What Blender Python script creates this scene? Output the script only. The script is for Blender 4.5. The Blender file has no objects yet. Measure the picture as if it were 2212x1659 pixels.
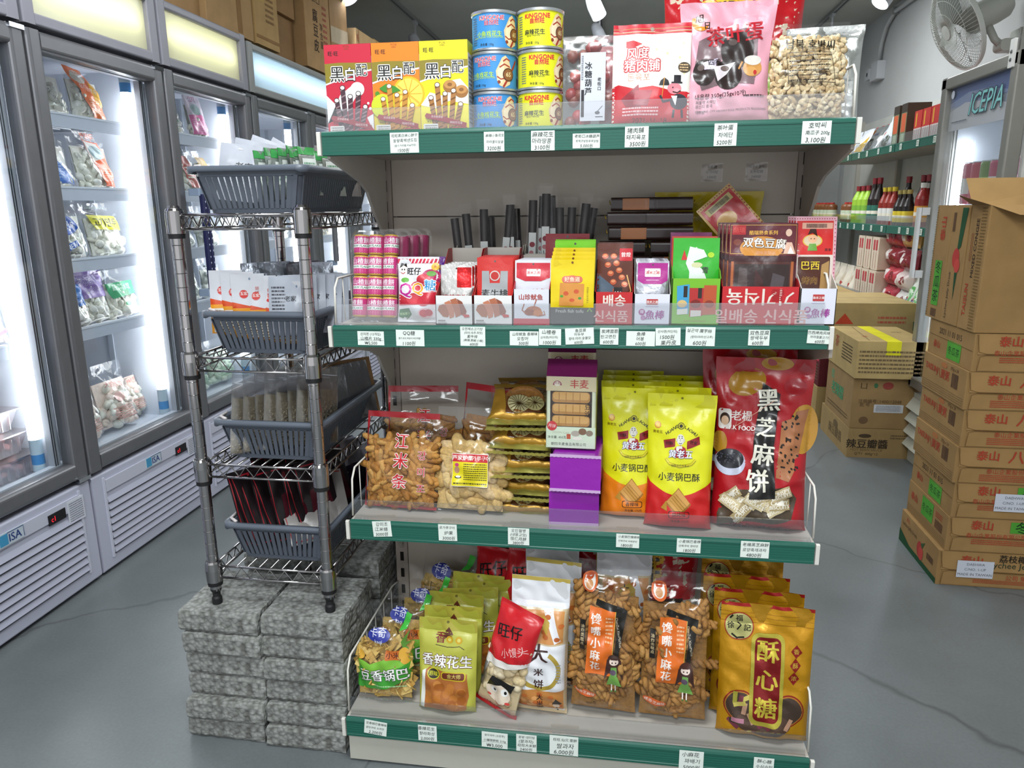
import bpy, math, random
from math import sin, cos, pi, radians as R
from mathutils import Vector, Matrix, Euler, noise
from mathutils.geometry import tessellate_polygon
S = bpy.context.scene
COL = S.collection

# ------------------------------------------------------------------ camera, world, lights
cd = bpy.data.cameras.new('camera'); cam = bpy.data.objects.new('camera', cd); COL.objects.link(cam); S.camera = cam
FPX, YAW, PITCH, ROLL = 1594.4, -0.1473, 0.2347, -0.0083
cd.sensor_fit = 'HORIZONTAL'; cd.sensor_width = 36; cd.lens = FPX*36/2212; cd.clip_start = .02; cd.clip_end = 60
_f = Vector((sin(YAW)*cos(PITCH), cos(YAW)*cos(PITCH), -sin(PITCH))); _r = Vector((cos(YAW), -sin(YAW), 0)); _u = _r.cross(_f)
_r2 = cos(ROLL)*_r + sin(ROLL)*_u; _u2 = -sin(ROLL)*_r + cos(ROLL)*_u
cam.matrix_world = Matrix(((_r2.x, _u2.x, -_f.x, .5298), (_r2.y, _u2.y, -_f.y, -1.6491), (_r2.z, _u2.z, -_f.z, 1.1140), (0, 0, 0, 1)))
S.view_settings.view_transform = 'Standard'; S.view_settings.look = 'None'; S.view_settings.gamma = 1
S.view_settings.use_curve_mapping = False; S.view_settings.exposure = 0.28
W = bpy.data.worlds.new('shop_surroundings'); S.world = W; W.use_nodes = True
W.node_tree.nodes['Background'].inputs[0].default_value = (.93, .96, 1.0, 1); W.node_tree.nodes['Background'].inputs[1].default_value = .95
try:
    S.cycles.max_bounces = 8; S.cycles.diffuse_bounces = 3; S.cycles.glossy_bounces = 3; S.cycles.transparent_max_bounces = 24
    S.cycles.transmission_bounces = 4; S.cycles.caustics_reflective = False; S.cycles.caustics_refractive = False
    S.cycles.use_denoising = True; S.cycles.sample_clamp_indirect = 4
except Exception: pass

def area(name, loc, target, sx, sy, power, col=(1, 1, 1)):
    l = bpy.data.lights.new(name, 'AREA'); l.shape = 'RECTANGLE'; l.size = sx; l.size_y = sy; l.energy = power; l.color = col
    o = bpy.data.objects.new(name, l); COL.objects.link(o); o.location = loc
    o.rotation_euler = (Vector(target)-Vector(loc)).to_track_quat('-Z', 'Y').to_euler(); return o
LCOL = (.93, .98, 1)
area('ceiling_panel_light', (.35, -1.15, 2.46), (.35, -1.15, 0), .6, .6, 30, LCOL)
area('ceiling_panel_light', (.35, -2.9, 2.46), (.35, -2.9, 0), 1.2, .6, 55, LCOL)
area('ceiling_panel_light', (-.5, .1, 2.46), (-.5, .1, 0), .6, .6, 13, LCOL)
area('ceiling_panel_light', (1.3, .6, 2.46), (1.3, .6, 0), .6, .6, 12, LCOL)
area('ceiling_panel_light', (.4, 3.2, 2.46), (.4, 3.2, 0), 1.2, .6, 26, LCOL)
area('ceiling_panel_light', (1.5, 3.4, 2.46), (1.6, 3.4, 0), .6, .6, 16, LCOL)

# ------------------------------------------------------------------ colour and materials
_cc = {}
def hexc(h):
    if not isinstance(h, str): return h
    if h in _cc: return _cc[h]
    s = h.lstrip('#'); o = []
    if len(s) == 3: s = ''.join(x*2 for x in s)
    for i in (0, 2, 4):
        x = int(s[i:i+2], 16)/255; o.append(x/12.92 if x <= .04045 else ((x+.055)/1.055)**2.4)
    _cc[h] = (*o, 1.0); return _cc[h]

def newmat(name):
    m = bpy.data.materials.new(name); m.use_nodes = True; nt = m.node_tree; b = nt.nodes['Principled BSDF']
    return m, nt, b
def nd(nt, typ, **kw):
    n = nt.nodes.new(typ)
    for k, v in kw.items():
        if k.startswith('i_'): n.inputs[k[2:].replace('_', ' ')].default_value = v
        else: setattr(n, k, v)
    return n
MATS = {}
def mk(name, rough=.5, metal=0, bump=None, var=0.0, vscale=30, spec=.5, coat=0, tr=0, emit=0):
    m, nt, b = newmat(name); L = nt.links.new
    a = nd(nt, 'ShaderNodeAttribute', attribute_name='Col')
    b.inputs['Roughness'].default_value = rough; b.inputs['Metallic'].default_value = metal
    b.inputs['Specular IOR Level'].default_value = spec
    if coat: b.inputs['Coat Weight'].default_value = coat; b.inputs['Coat Roughness'].default_value = .15
    tc = nd(nt, 'ShaderNodeTexCoord')
    src = a.outputs['Color']
    if var:
        n = nd(nt, 'ShaderNodeTexNoise', i_Scale=vscale, i_Detail=5.0); L(tc.outputs['Object'], n.inputs['Vector'])
        mr = nd(nt, 'ShaderNodeMapRange'); mr.inputs[1].default_value = .3; mr.inputs[2].default_value = .7
        mr.inputs[3].default_value = 1-var; mr.inputs[4].default_value = 1+var; L(n.outputs[0], mr.inputs[0])
        mx = nd(nt, 'ShaderNodeVectorMath', operation='SCALE'); L(src, mx.inputs[0]); L(mr.outputs[0], mx.inputs['Scale']); src = mx.outputs[0]
    L(src, b.inputs['Base Color'])
    if bump:
        n = nd(nt, 'ShaderNodeTexNoise', i_Scale=bump[0], i_Detail=bump[2] if len(bump) > 2 else 3.0); L(tc.outputs['Object'], n.inputs['Vector'])
        bp = nd(nt, 'ShaderNodeBump', i_Strength=bump[1], i_Distance=bump[3] if len(bump) > 3 else .002); L(n.outputs[0], bp.inputs['Height']); L(bp.outputs[0], b.inputs['Normal'])
    if emit:
        L(a.outputs['Color'], b.inputs['Emission Color']); b.inputs['Emission Strength'].default_value = emit
        try: m.cycles.emission_sampling = 'FRONT_BACK'
        except Exception: pass
    MATS[name] = m; return m
mk('painted_metal', .45, 0, (60, .05), .05, 8)
mk('printed_card', .5, 0)
mk('paper', .7, 0)
mk('plastic_film_print', .28, 0, (28, .35, 3, .004))
mk('gold_foil', .32, .4, (30, .6, 3, .004))
mk('silver_foil', .28, .85, (45, .7, 3, .004))
mk('smooth_plastic', .38, 0)
mk('food', .75, 0, (260, .5, 4, .002), .22, 160)
mk('smooth_food', .45, 0, (90, .3, 3, .002), .12, 60)
mk('cardboard', .82, 0, (180, .12, 3, .001), .09, 14, .25)
mk('chrome', .09, 1)
mk('galvanised', .35, .9)
mk('black_rubber', .6, 0)
mk('aluminium', .38, .55, None, .04, 20)
mk('wall_paint', .8, 0, (90, .15), .04, 3, .3)
mk('glow', .5, 0, emit=1.0)
mk('glow_strong', .5, 0, emit=14.0)
mk('tin', .3, .9)
def film(name, rough=.08, base=.05, gain=.55, bump=(26, .5, .006), tint=(1, 1, 1, 1)):
    m, nt, b = newmat(name); L = nt.links.new; out = nt.nodes['Material Output']; nt.nodes.remove(b)
    t = nd(nt, 'ShaderNodeBsdfTransparent'); t.inputs[0].default_value = tint
    g = nd(nt, 'ShaderNodeBsdfGlossy', i_Roughness=rough); g.inputs[0].default_value = (1, 1, 1, 1)
    lw = nd(nt, 'ShaderNodeLayerWeight'); pw = nd(nt, 'ShaderNodeMath', operation='POWER'); pw.inputs[1].default_value = 4.0; L(lw.outputs['Facing'], pw.inputs[0]); mr = nd(nt, 'ShaderNodeMapRange')
    mr.inputs[1].default_value = 0; mr.inputs[2].default_value = 1; mr.inputs[3].default_value = base; mr.inputs[4].default_value = base+gain
    tc = nd(nt, 'ShaderNodeTexCoord')
    if bump:
        n = nd(nt, 'ShaderNodeTexNoise', i_Scale=bump[0], i_Detail=2.0); L(tc.outputs['Object'], n.inputs['Vector'])
        bp = nd(nt, 'ShaderNodeBump', i_Strength=bump[1], i_Distance=bump[2]); L(n.outputs[0], bp.inputs['Height'])
        L(bp.outputs[0], g.inputs['Normal']); L(bp.outputs[0], lw.inputs['Normal'])
    L(pw.outputs[0], mr.inputs[0]); mx = nd(nt, 'ShaderNodeMixShader'); L(mr.outputs[0], mx.inputs[0]); L(t.outputs[0], mx.inputs[1]); L(g.outputs[0], mx.inputs[2])
    L(mx.outputs[0], out.inputs[0]); MATS[name] = m; return m
film('clear_film', .12, .028, .8)
film('thin_wrap', .15, .015, .4, (40, .15, .002))
film('milky_film', .3, .22, .6, tint=(.93, .93, .94, 1))
film('clear_acrylic', .06, .10, .7, None, (.94, .95, .96, 1))
film('door_glass', .02, .03, .9, None, (.95, .97, .98, 1))
film('hazy_plastic', .35, .38, .5, None, (.97, .93, .94, 1))

def concrete_block_mat():
    m, nt, b = newmat('porous_concrete'); L = nt.links.new; tc = nd(nt, 'ShaderNodeTexCoord')
    v = nd(nt, 'ShaderNodeTexVoronoi', i_Scale=105.0); L(tc.outputs['Object'], v.inputs['Vector'])
    n = nd(nt, 'ShaderNodeTexNoise', i_Scale=60.0, i_Detail=6.0); L(tc.outputs['Object'], n.inputs['Vector'])
    mixv = nd(nt, 'ShaderNodeMath', operation='MULTIPLY'); L(v.outputs['Distance'], mixv.inputs[0]); L(n.outputs[0], mixv.inputs[1])
    cr = nd(nt, 'ShaderNodeValToRGB'); e = cr.color_ramp.elements
    e[0].position = .02; e[0].color = (.33, .34, .32, 1); e[1].position = .5; e[1].color = (.115, .115, .105, 1); L(mixv.outputs[0], cr.inputs[0])
    n2 = nd(nt, 'ShaderNodeTexNoise', i_Scale=9.0, i_Detail=3.0); L(tc.outputs['Object'], n2.inputs['Vector'])
    mr = nd(nt, 'ShaderNodeMapRange'); mr.inputs[3].default_value = .7; mr.inputs[4].default_value = 1.35; L(n2.outputs[0], mr.inputs[0])
    mx = nd(nt, 'ShaderNodeVectorMath', operation='SCALE'); L(cr.outputs[0], mx.inputs[0]); L(mr.outputs[0], mx.inputs['Scale']); L(mx.outputs[0], b.inputs['Base Color'])
    bp = nd(nt, 'ShaderNodeBump', i_Strength=.9, i_Distance=-.005); L(mixv.outputs[0], bp.inputs['Height']); L(bp.outputs[0], b.inputs['Normal'])
    b.inputs['Roughness'].default_value = .95; b.inputs['Specular IOR Level'].default_value = .2; MATS['porous_concrete'] = m
concrete_block_mat()
def floor_mat():
    m, nt, b = newmat('polished_concrete'); L = nt.links.new; tc = nd(nt, 'ShaderNodeTexCoord')
    n = nd(nt, 'ShaderNodeTexNoise', i_Scale=1.7, i_Detail=9.0, i_Roughness=.62); L(tc.outputs['Object'], n.inputs['Vector'])
    cr = nd(nt, 'ShaderNodeValToRGB'); e = cr.color_ramp.elements
    e[0].position = .3; e[0].color = (.115, .128, .131, 1); e[1].position = .72; e[1].color = (.168, .185, .19, 1); L(n.outputs[0], cr.inputs[0])
    # hairline cracks
    n3 = nd(nt, 'ShaderNodeTexNoise', i_Scale=2.2, i_Detail=4.0); L(tc.outputs['Object'], n3.inputs['Vector'])
    ad = nd(nt, 'ShaderNodeVectorMath', operation='MULTIPLY_ADD'); ad.inputs[1].default_value = (.35, .35, 0); L(n3.outputs['Color'], ad.inputs[0]); L(tc.outputs['Object'], ad.inputs[2])
    v = nd(nt, 'ShaderNodeTexVoronoi', feature='DISTANCE_TO_EDGE', i_Scale=.85); L(ad.outputs[0], v.inputs['Vector'])
    mr = nd(nt, 'ShaderNodeMapRange'); mr.inputs[1].default_value = 0; mr.inputs[2].default_value = .006; mr.inputs[3].default_value = .62; mr.inputs[4].default_value = 1; L(v.outputs['Distance'], mr.inputs[0])
    n2 = nd(nt, 'ShaderNodeTexNoise', i_Scale=140.0, i_Detail=2.0); L(tc.outputs['Object'], n2.inputs['Vector'])
    m2 = nd(nt, 'ShaderNodeMapRange'); m2.inputs[3].default_value = .86; m2.inputs[4].default_value = 1.14; L(n2.outputs[0], m2.inputs[0])
    mu = nd(nt, 'ShaderNodeMath', operation='MULTIPLY'); L(mr.outputs[0], mu.inputs[0]); L(m2.outputs[0], mu.inputs[1])
    mx = nd(nt, 'ShaderNodeVectorMath', operation='SCALE'); L(cr.outputs[0], mx.inputs[0]); L(mu.outputs[0], mx.inputs['Scale']); L(mx.outputs[0], b.inputs['Base Color'])
    r = nd(nt, 'ShaderNodeMapRange'); r.inputs[3].default_value = .22; r.inputs[4].default_value = .48; L(n.outputs[0], r.inputs[0]); L(r.outputs[0], b.inputs['Roughness'])
    MATS['polished_concrete'] = m
floor_mat()

# ------------------------------------------------------------------ mesh builder
class MB:
    def __init__(s): s.v = []; s.f = []; s.c = []; s.m = []; s.s = []; s.xf = Matrix()
    def add(s, vs, fs, col, mi=0, sm=False):
        n = len(s.v); c = hexc(col); x = s.xf
        s.v += [tuple(x @ Vector(v)) for v in vs]; s.f += [tuple(i+n for i in f) for f in fs]
        k = len(fs); s.c += [c]*k; s.m += [mi]*k; s.s += [sm]*k; return s
    def box(s, x0, y0, z0, x1, y1, z1, col, mi=0):
        return s.add([(x0, y0, z0), (x1, y0, z0), (x1, y1, z0), (x0, y1, z0), (x0, y0, z1), (x1, y0, z1), (x1, y1, z1), (x0, y1, z1)],
                     [(0, 3, 2, 1), (4, 5, 6, 7), (0, 1, 5, 4), (1, 2, 6, 5), (2, 3, 7, 6), (3, 0, 4, 7)], col, mi)
    def rbox(s, x0, y0, z0, x1, y1, z1, r, col, mi=0, ax='z', n=4):
        # box with rounded corners about one axis
        d = {'z': ((x0, x1), (y0, y1), (z0, z1)), 'y': ((x0, x1), (z0, z1), (y0, y1)), 'x': ((y0, y1), (z0, z1), (x0, x1))}[ax]
        (a0, a1), (b0, b1), (c0, c1) = d; P = []
        for (ca, cb, t0) in ((a1-r, b1-r, 0), (a0+r, b1-r, pi/2), (a0+r, b0+r, pi), (a1-r, b0+r, 3*pi/2)):
            for i in range(n+1): t = t0+pi/2*i/n; P.append((ca+r*cos(t), cb+r*sin(t)))
        return s.prism(P, c0, c1, ax, col, mi)
    def prism(s, P, c0, c1, ax, col, mi=0, sm=False):
        f = {'z': lambda a, b, c: (a, b, c), 'y': lambda a, b, c: (a, c, b), 'x': lambda a, b, c: (c, a, b)}[ax]
        n = len(P); vs = [f(a, b, c0) for a, b in P]+[f(a, b, c1) for a, b in P]
        tr = tessellate_polygon([[Vector((a, b, 0)) for a, b in P]])
        fs = [tuple(t) for t in tr]+[(t[0]+n, t[1]+n, t[2]+n) for t in tr]
        return s.add(vs, fs+[(i, (i+1) % n, (i+1) % n+n, i+n) for i in range(n)], col, mi, sm)
    def lathe(s, prof, col, n=24, mi=0, sm=True, cols=None):
        vs = []; fs = []
        for r, z in prof: vs += [(r*cos(2*pi*i/n), r*sin(2*pi*i/n), z) for i in range(n)]
        for k in range(len(prof)-1):
            fs = [(k*n+i, k*n+(i+1) % n, (k+1)*n+(i+1) % n, (k+1)*n+i) for i in range(n)]
            s.add(vs[k*n:(k+2)*n], [tuple(i-k*n for i in f) for f in fs], (cols[k] if cols else col), mi, sm)
        return s
    def tube(s, pts, r, col, n=6, mi=0, closed=False, sm=True):
        pts = [Vector(p) for p in pts]; m = len(pts); vs = []; prev = None
        for i, p in enumerate(pts):
            a = pts[(i-1) % m] if (closed or i > 0) else p; b = pts[(i+1) % m] if (closed or i < m-1) else p
            t = (b-a).normalized()
            if prev is None: u = t.orthogonal().normalized()
            else: u = (prev - t*prev.dot(t)); u = u.normalized() if u.length > 1e-6 else t.orthogonal().normalized()
            prev = u; w = t.cross(u); rr = r[i] if isinstance(r, (list, tuple)) else r
            vs += [p+rr*(cos(2*pi*k/n)*u+sin(2*pi*k/n)*w) for k in range(n)]
        fs = []
        for i in range(m if closed else m-1):
            j = (i+1) % m
            fs += [(i*n+k, i*n+(k+1) % n, j*n+(k+1) % n, j*n+k) for k in range(n)]
        if not closed: fs += [tuple(range(n-1, -1, -1)), tuple((m-1)*n+k for k in range(n))]
        return s.add([tuple(v) for v in vs], fs, col, mi, sm)
    def ball(s, c, rx, ry, rz, col, nu=8, nv=6, mi=0, rot=None, jit=0, rnd=None, p=1.0):
        vs = []; fs = []; M3 = rot or Matrix.Identity(3)
        for j in range(nv+1):
            t = pi*j/nv
            for i in range(nu):
                a = 2*pi*i/nu; k = 1+(rnd.uniform(-jit, jit) if jit else 0)
                v = Vector((rx*k*sin(t)**p*cos(a), ry*k*sin(t)**p*sin(a), rz*k*cos(t))); vs.append(tuple(M3 @ v+Vector(c)))
        for j in range(nv):
            fs += [(j*nu+i, j*nu+(i+1) % nu, (j+1)*nu+(i+1) % nu, (j+1)*nu+i) for i in range(nu)]
        return s.add(vs, fs, col, mi, True)
    def build(s, name, mats, parent=None, **kw):
        me = bpy.data.meshes.new(name); me.from_pydata(s.v, [], s.f)
        if isinstance(mats, str): mats = [mats]
        for m in mats: me.materials.append(MATS[m])
        at = me.attributes.new('Col', 'FLOAT_COLOR', 'FACE'); at.data.foreach_set('color', [x for c in s.c for x in c])
        me.polygons.foreach_set('material_index', s.m); me.polygons.foreach_set('use_smooth', s.s); me.update()
        o = bpy.data.objects.new(name, me); COL.objects.link(o)
        if parent: o.parent = parent
        for k, v in kw.items(): o[k] = v
        return o
def place(o, loc=(0, 0, 0), rz=0, lean=0, roll=0):
    o.location = loc; o.rotation_euler = (R(-lean), R(roll), R(rz)); return o
def tag(o, label, cat, group=None, kind=None):
    o['label'] = label; o['category'] = cat
    if group: o['group'] = group
    if kind: o['kind'] = kind
    return o
def thing(name, label, cat, loc=(0, 0, 0), rz=0, group=None, lean=0):
    o = bpy.data.objects.new(name, None); o.empty_display_size = .05; COL.objects.link(o); place(o, loc, rz, lean); return tag(o, label, cat, group)
def dup(o, loc=None, rz=None, label=None, lean=None, parent=None, group=None):
    c = o.copy(); COL.objects.link(c)
    if parent: c.parent = parent
    if loc is not None: c.location = loc
    if rz is not None: c.rotation_euler.z = R(rz)
    if lean is not None: c.rotation_euler.x = R(-lean)
    if label: c['label'] = label
    if group: c['group'] = group
    for ch in list(o.children): dup(ch, parent=c)
    return c
def struct(o): o['kind'] = 'structure'; return o

# ------------------------------------------------------------------ lettering and printed artwork
_gl = {}
def glyphs(txt, off=0.0):
    k = txt
    if k in _gl: return _gl[k]
    c = bpy.data.curves.new('g', 'FONT'); c.body = txt; c.resolution_u = 2; c.offset = off; c.align_x = 'CENTER'
    o = bpy.data.objects.new('g', c); COL.objects.link(o)
    m = bpy.data.meshes.new_from_object(o.evaluated_get(bpy.context.evaluated_depsgraph_get()))
    vs = [(v.co.x, v.co.y-.36) for v in m.vertices]; fs = [tuple(p.vertices) for p in m.polygons]
    bpy.data.objects.remove(o); bpy.data.curves.remove(c); bpy.data.meshes.remove(m)
    _gl[k] = (vs, fs); return _gl[k]
def art_shapes(art, w, h, seed=1):
    # every entry drawn in percent of the face (sizes in percent of its width); yields (verts, faces, colour)
    out = []; X = lambda x: (x-50)/100*w; Y = lambda y: y/100*h; rnd = random.Random(seed)
    def poly(P, col):
        tr = tessellate_polygon([[Vector((a, b, 0)) for a, b in P]]); out.append((P, [tuple(t) for t in tr], col))
    for a in art:
        k = a[0]
        if k == 'r': _, x0, y0, x1, y1, c = a[:6]; poly([(X(x0), Y(y0)), (X(x1), Y(y0)), (X(x1), Y(y1)), (X(x0), Y(y1))], c)
        elif k == 'e':
            _, cx, cy, rx, ry, c = a[:6]; rt = R(a[6]) if len(a) > 6 else 0; rx *= w/100; ry *= w/100
            poly([(X(cx)+rx*cos(t)*cos(rt)-ry*sin(t)*sin(rt), Y(cy)+rx*cos(t)*sin(rt)+ry*sin(t)*cos(rt)) for t in [2*pi*i/28 for i in range(28)]], c)
        elif k == 'p': poly([(X(x), Y(y)) for x, y in a[1]], a[2])
        elif k == 'rr':
            _, x0, y0, x1, y1, r, c = a[:7]; x0, x1, y0, y1, r = X(x0), X(x1), Y(y0), Y(y1), r*w/100; P = []
            for ca, cb, t0 in ((x1-r, y1-r, 0), (x0+r, y1-r, pi/2), (x0+r, y0+r, pi), (x1-r, y0+r, 3*pi/2)):
                P += [(ca+r*cos(t0+pi/2*i/5), cb+r*sin(t0+pi/2*i/5)) for i in range(6)]
            poly(P, c)
        elif k == 't':
            _, s, cx, cy, sz, c = a[:6]; o = a[6] if len(a) > 6 else {}
            sz *= w/100; rt = R(o.get('rot', 0)); sx = o.get('sx', 1); sl = o.get('sl', 0)
            lines = list(s) if o.get('v') else [s]; lh = o.get('lh', 1.08)*sz
            ow, bb = min(o.get('ow', .05), .12), min(o.get('b', 0), .035)
            ringo = [(ow*cos(q*pi/4), ow*sin(q*pi/4)) for q in range(8)]; ringb = [(-bb*.7, 0), (bb*.7, 0), (0, bb*.5)] if bb > .012 else [(0, 0)]
            for cc, offs in ((o.get('o'), ringo), (c, ringb)):
                if cc is None: continue
                for sub, (ax_, ay_) in enumerate(offs):
                    V = []; F = []
                    for i, ln in enumerate(lines):
                        if ln == ' ': continue
                        vs, fs = glyphs(ln); dy = ((len(lines)-1)/2-i)*lh
                        n = len(V); V += [((x+ax_)*sz*sx+y*sz*sl, (y+ay_)*sz+dy) for x, y in vs]; F += [tuple(q+n for q in f) for f in fs]
                    out.append(([(X(cx)+x*cos(rt)-y*sin(rt), Y(cy)+x*sin(rt)+y*cos(rt)) for x, y in V], F, cc, sub))
        elif k == 'g':   # fine print too small to read
            _, x0, y0, x1, y1, n, c = a[:7]; V = []; F = []
            for i in range(n):
                y = Y(y1+(y0-y1)*(i+.5)/n); t = abs(Y(y1)-Y(y0))/n*.45; x = X(x0)
                while x < X(x1):
                    l = rnd.uniform(.5, 2.2)*t; q = min(x+l, X(x1)); m = len(V)
                    V += [(x, y-t/2), (q, y-t/2), (q, y+t/2), (x, y+t/2)]; F.append((m, m+1, m+2, m+3)); x += l+t*.35
                if rnd.random() < .3: pass
            out.append((V, F, c))
        elif k == 'b':   # bar code
            _, x0, y0, x1, y1, c = a[:6]; x = X(x0); V = []; F = []
            while x < X(x1):
                l = rnd.choice((.008, .014, .02))*w*.5; m = len(V); q = min(x+l, X(x1)); V += [(x, Y(y0)), (q, Y(y0)), (q, Y(y1)), (x, Y(y1))]; F.append((m, m+1, m+2, m+3)); x += l+rnd.choice((.008, .012))*w*.5
            out.append((V, F, c))
        elif k == 'l':   # line as thin strip through points
            _, P, wd, c = a[:4]; wd *= w/200; Q = [Vector((X(x), Y(y))) for x, y in P]; V = []; F = []
            for i, q in enumerate(Q):
                t = (Q[min(i+1, len(Q)-1)]-Q[max(i-1, 0)]).normalized(); nn = Vector((-t.y, t.x)); V += [tuple(q-nn*wd), tuple(q+nn*wd)]
            F = [(2*i, 2*i+2, 2*i+3, 2*i+1) for i in range(len(Q)-1)]; out.append((V, F, c))
    return out
def ring(cx, cy, r, a0=0, a1=360, n=24, ar=1.0):
    return [(cx+r*cos(R(a0+(a1-a0)*i/n)), cy+r*ar*sin(R(a0+(a1-a0)*i/n))) for i in range(n+1)]
def split(V, F, L):
    if L is None: return V, F
    V = list(V); out = []; st = []
    for f in F:
        for i in range(1, len(f)-1): st.append((f[0], f[i], f[i+1]))
    mid = {}
    while st:
        a, b, c = st.pop(); A, B, C = V[a], V[b], V[c]
        d = [(A[0]-B[0])**2+(A[1]-B[1])**2, (B[0]-C[0])**2+(B[1]-C[1])**2, (C[0]-A[0])**2+(C[1]-A[1])**2]; m = max(d)
        if m <= L*L: out.append((a, b, c)); continue
        i = d.index(m)
        if i == 1: a, b, c = b, c, a
        elif i == 2: a, b, c = c, a, b
        k = (a, b) if a < b else (b, a)
        if k not in mid: mid[k] = len(V); V.append(((V[a][0]+V[b][0])/2, (V[a][1]+V[b][1])/2))
        n = mid[k]; st.append((a, n, c)); st.append((n, b, c))
    return V, out
def print_art(mb, art, w, h, P, mi=0, L=None, eps=.0004, step=.00016, seed=1):
    boxes = []; lv = 0
    for sh_ in art_shapes(art, w, h, seed):
        V, F, c = sh_[:3]; sub = sh_[3] if len(sh_) > 3 else 0
        if not F: continue
        xs = [v[0] for v in V]; ys = [v[1] for v in V]; bb = (min(xs), min(ys), max(xs), max(ys))
        if not sub: lv = 1+max([q[4] for q in boxes if q[0] < bb[2] and bb[0] < q[2] and q[1] < bb[3] and bb[1] < q[3]] or [-1])
        boxes.append((*bb, lv))
        V, F = split(V, F, L)
        mb.add([P(x, y, eps+step*lv+sub*.000013) for x, y in V], F, c, mi, L is not None)
def flat_front(y=0.0, x=0.0, z=0.0): return lambda a, b, e: (a+x, y-e, b+z)
def card_box(mb, w, d, h, side, front=None, art=None, mi=0, art_mi=None, top=None, seed=1, x=0, y=0, z=0):
    mb.box(x-w/2, y, z, x+w/2, y+d, z+h, side, mi)
    if front: mb.add([(x-w/2, y-.0002, z), (x+w/2, y-.0002, z), (x+w/2, y-.0002, z+h), (x-w/2, y-.0002, z+h)], [(0, 1, 2, 3)], front, mi)
    if top: mb.add([(x-w/2, y, z+h+.0002), (x+w/2, y, z+h+.0002), (x+w/2, y+d, z+h+.0002), (x-w/2, y+d, z+h+.0002)], [(0, 1, 2, 3)], top, mi)
    if art: print_art(mb, art, w, h, flat_front(y, x, z), mi if art_mi is None else art_mi, seed=seed)
    return mb

class Pouch:
    """front surface of a filled bag: w wide, h tall, t thick; P(x, y, e) lifts artwork onto it"""
    def __init__(s, w, h, t, kind='stand', seal=.1, bseal=.04, p=2.6, pinch=.06, cr=.0012, seed=1, waist=0, skew=0, tipx=0, curl=0):
        s.w, s.h, s.t, s.k, s.se, s.bs, s.p, s.pi, s.cr, s.wa, s.sk, s.curl = w, h, t, kind, seal, bseal, p, pinch, cr, waist, skew, curl
        r = random.Random(seed); s.ph = [r.uniform(0, 6.28) for _ in range(8)]; s.fr = [r.uniform(.7, 1.3) for _ in range(8)]
    def vert(s, v):
        if s.k == 'stand':
            a = min(1, max(0, v/.10)); a = (1-(1-a)**2)**.5
            q = max(0, 1-v/(1-s.se)) if v < 1-s.se else 0
            return a*min(1, (q*1.15)**.62) if q > 0 else 0
        z = (v-s.bs)/(1-s.se-s.bs)
        if z <= 0 or z >= 1: return 0
        return (4*z*(1-z))**.42
    def side(s, u): return max(0, 1-abs(2*u)**s.p)**.55
    def n(s, u, v):
        f, p = s.fr, s.ph; a = u*s.w*60; b = v*s.h*60
        return (sin(a*f[0]*1.1+p[0]+sin(b*f[1]+p[1])*1.3)+sin(b*f[2]*1.4+p[2]+sin(a*f[3]*1.6+p[3])*1.2)+.6*sin((a+b)*f[4]*2.1+p[4]+1.5*sin((a-b)*f[5]+p[5])))*s.cr
    def P(s, x, y, e, front=True):
        u = x/s.w; v = y/s.h; u = max(-.5, min(.5, u)); v = max(0, min(1, v)); pv = s.vert(v); k = pv*s.side(u); edge = min(1, (1-abs(2*u))*6)
        th = s.t/2*k; c = s.n(u, v)*(edge if s.k == 'stand' else edge*min(1, v*12, (1-v)*12+.2))
        xx = x*(1-s.pi*pv-s.wa*sin(pi*min(1, v*1.05)))+s.sk*v*s.h
        zz = y*(1-.03*pv*(1 if s.k != 'stand' else 0))
        yy = s.t/2*(1 if s.k == 'stand' else 1)
        yy += s.curl*v*v
        return (xx, yy-th-c-e, zz) if front else (xx, yy+th-c*.3+e+.0004, zz)
    def body(s, mb, col, mi=0, back=None, cell=.006, colf=None):
        nu = max(8, min(40, int(s.w/cell))); nv = max(8, min(60, int(s.h/cell)))
        for fr in (True, False):
            vs = [s.P((i/nu-.5)*s.w, j/nv*s.h, 0, fr) for j in range(nv+1) for i in range(nu+1)]
            fs = [(j*(nu+1)+i, j*(nu+1)+i+1, (j+1)*(nu+1)+i+1, (j+1)*(nu+1)+i) for j in range(nv) for i in range(nu)]
            if not fr: fs = [f[::-1] for f in fs]
            mb.add(vs, fs, (back or col) if not fr else col, mi, True)
        return s
    def art(s, mb, art, mi=0, L=.005, seed=1, eps=.0005): print_art(mb, art, s.w, s.h, s.P, mi, L, eps, .00017, seed); return s
    def inside(s, rnd, v0=.04, v1=.8, depth=.7):
        while True:
            u = rnd.uniform(-.47, .47); v = rnd.uniform(v0, v1); k = s.vert(v)*s.side(u)
            if k < .45: continue
            x, y, z = s.P(u*s.w, v*s.h, 0); th = s.t/2*k; f = rnd.random()
            return (x, s.t/2-th*(1-2*(1-f**2)*.0)+th*2*f*depth, z, th)
def rot3(rnd, a=pi): return Euler((rnd.uniform(-a, a), rnd.uniform(-a, a), rnd.uniform(-a, a))).to_matrix()
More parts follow.
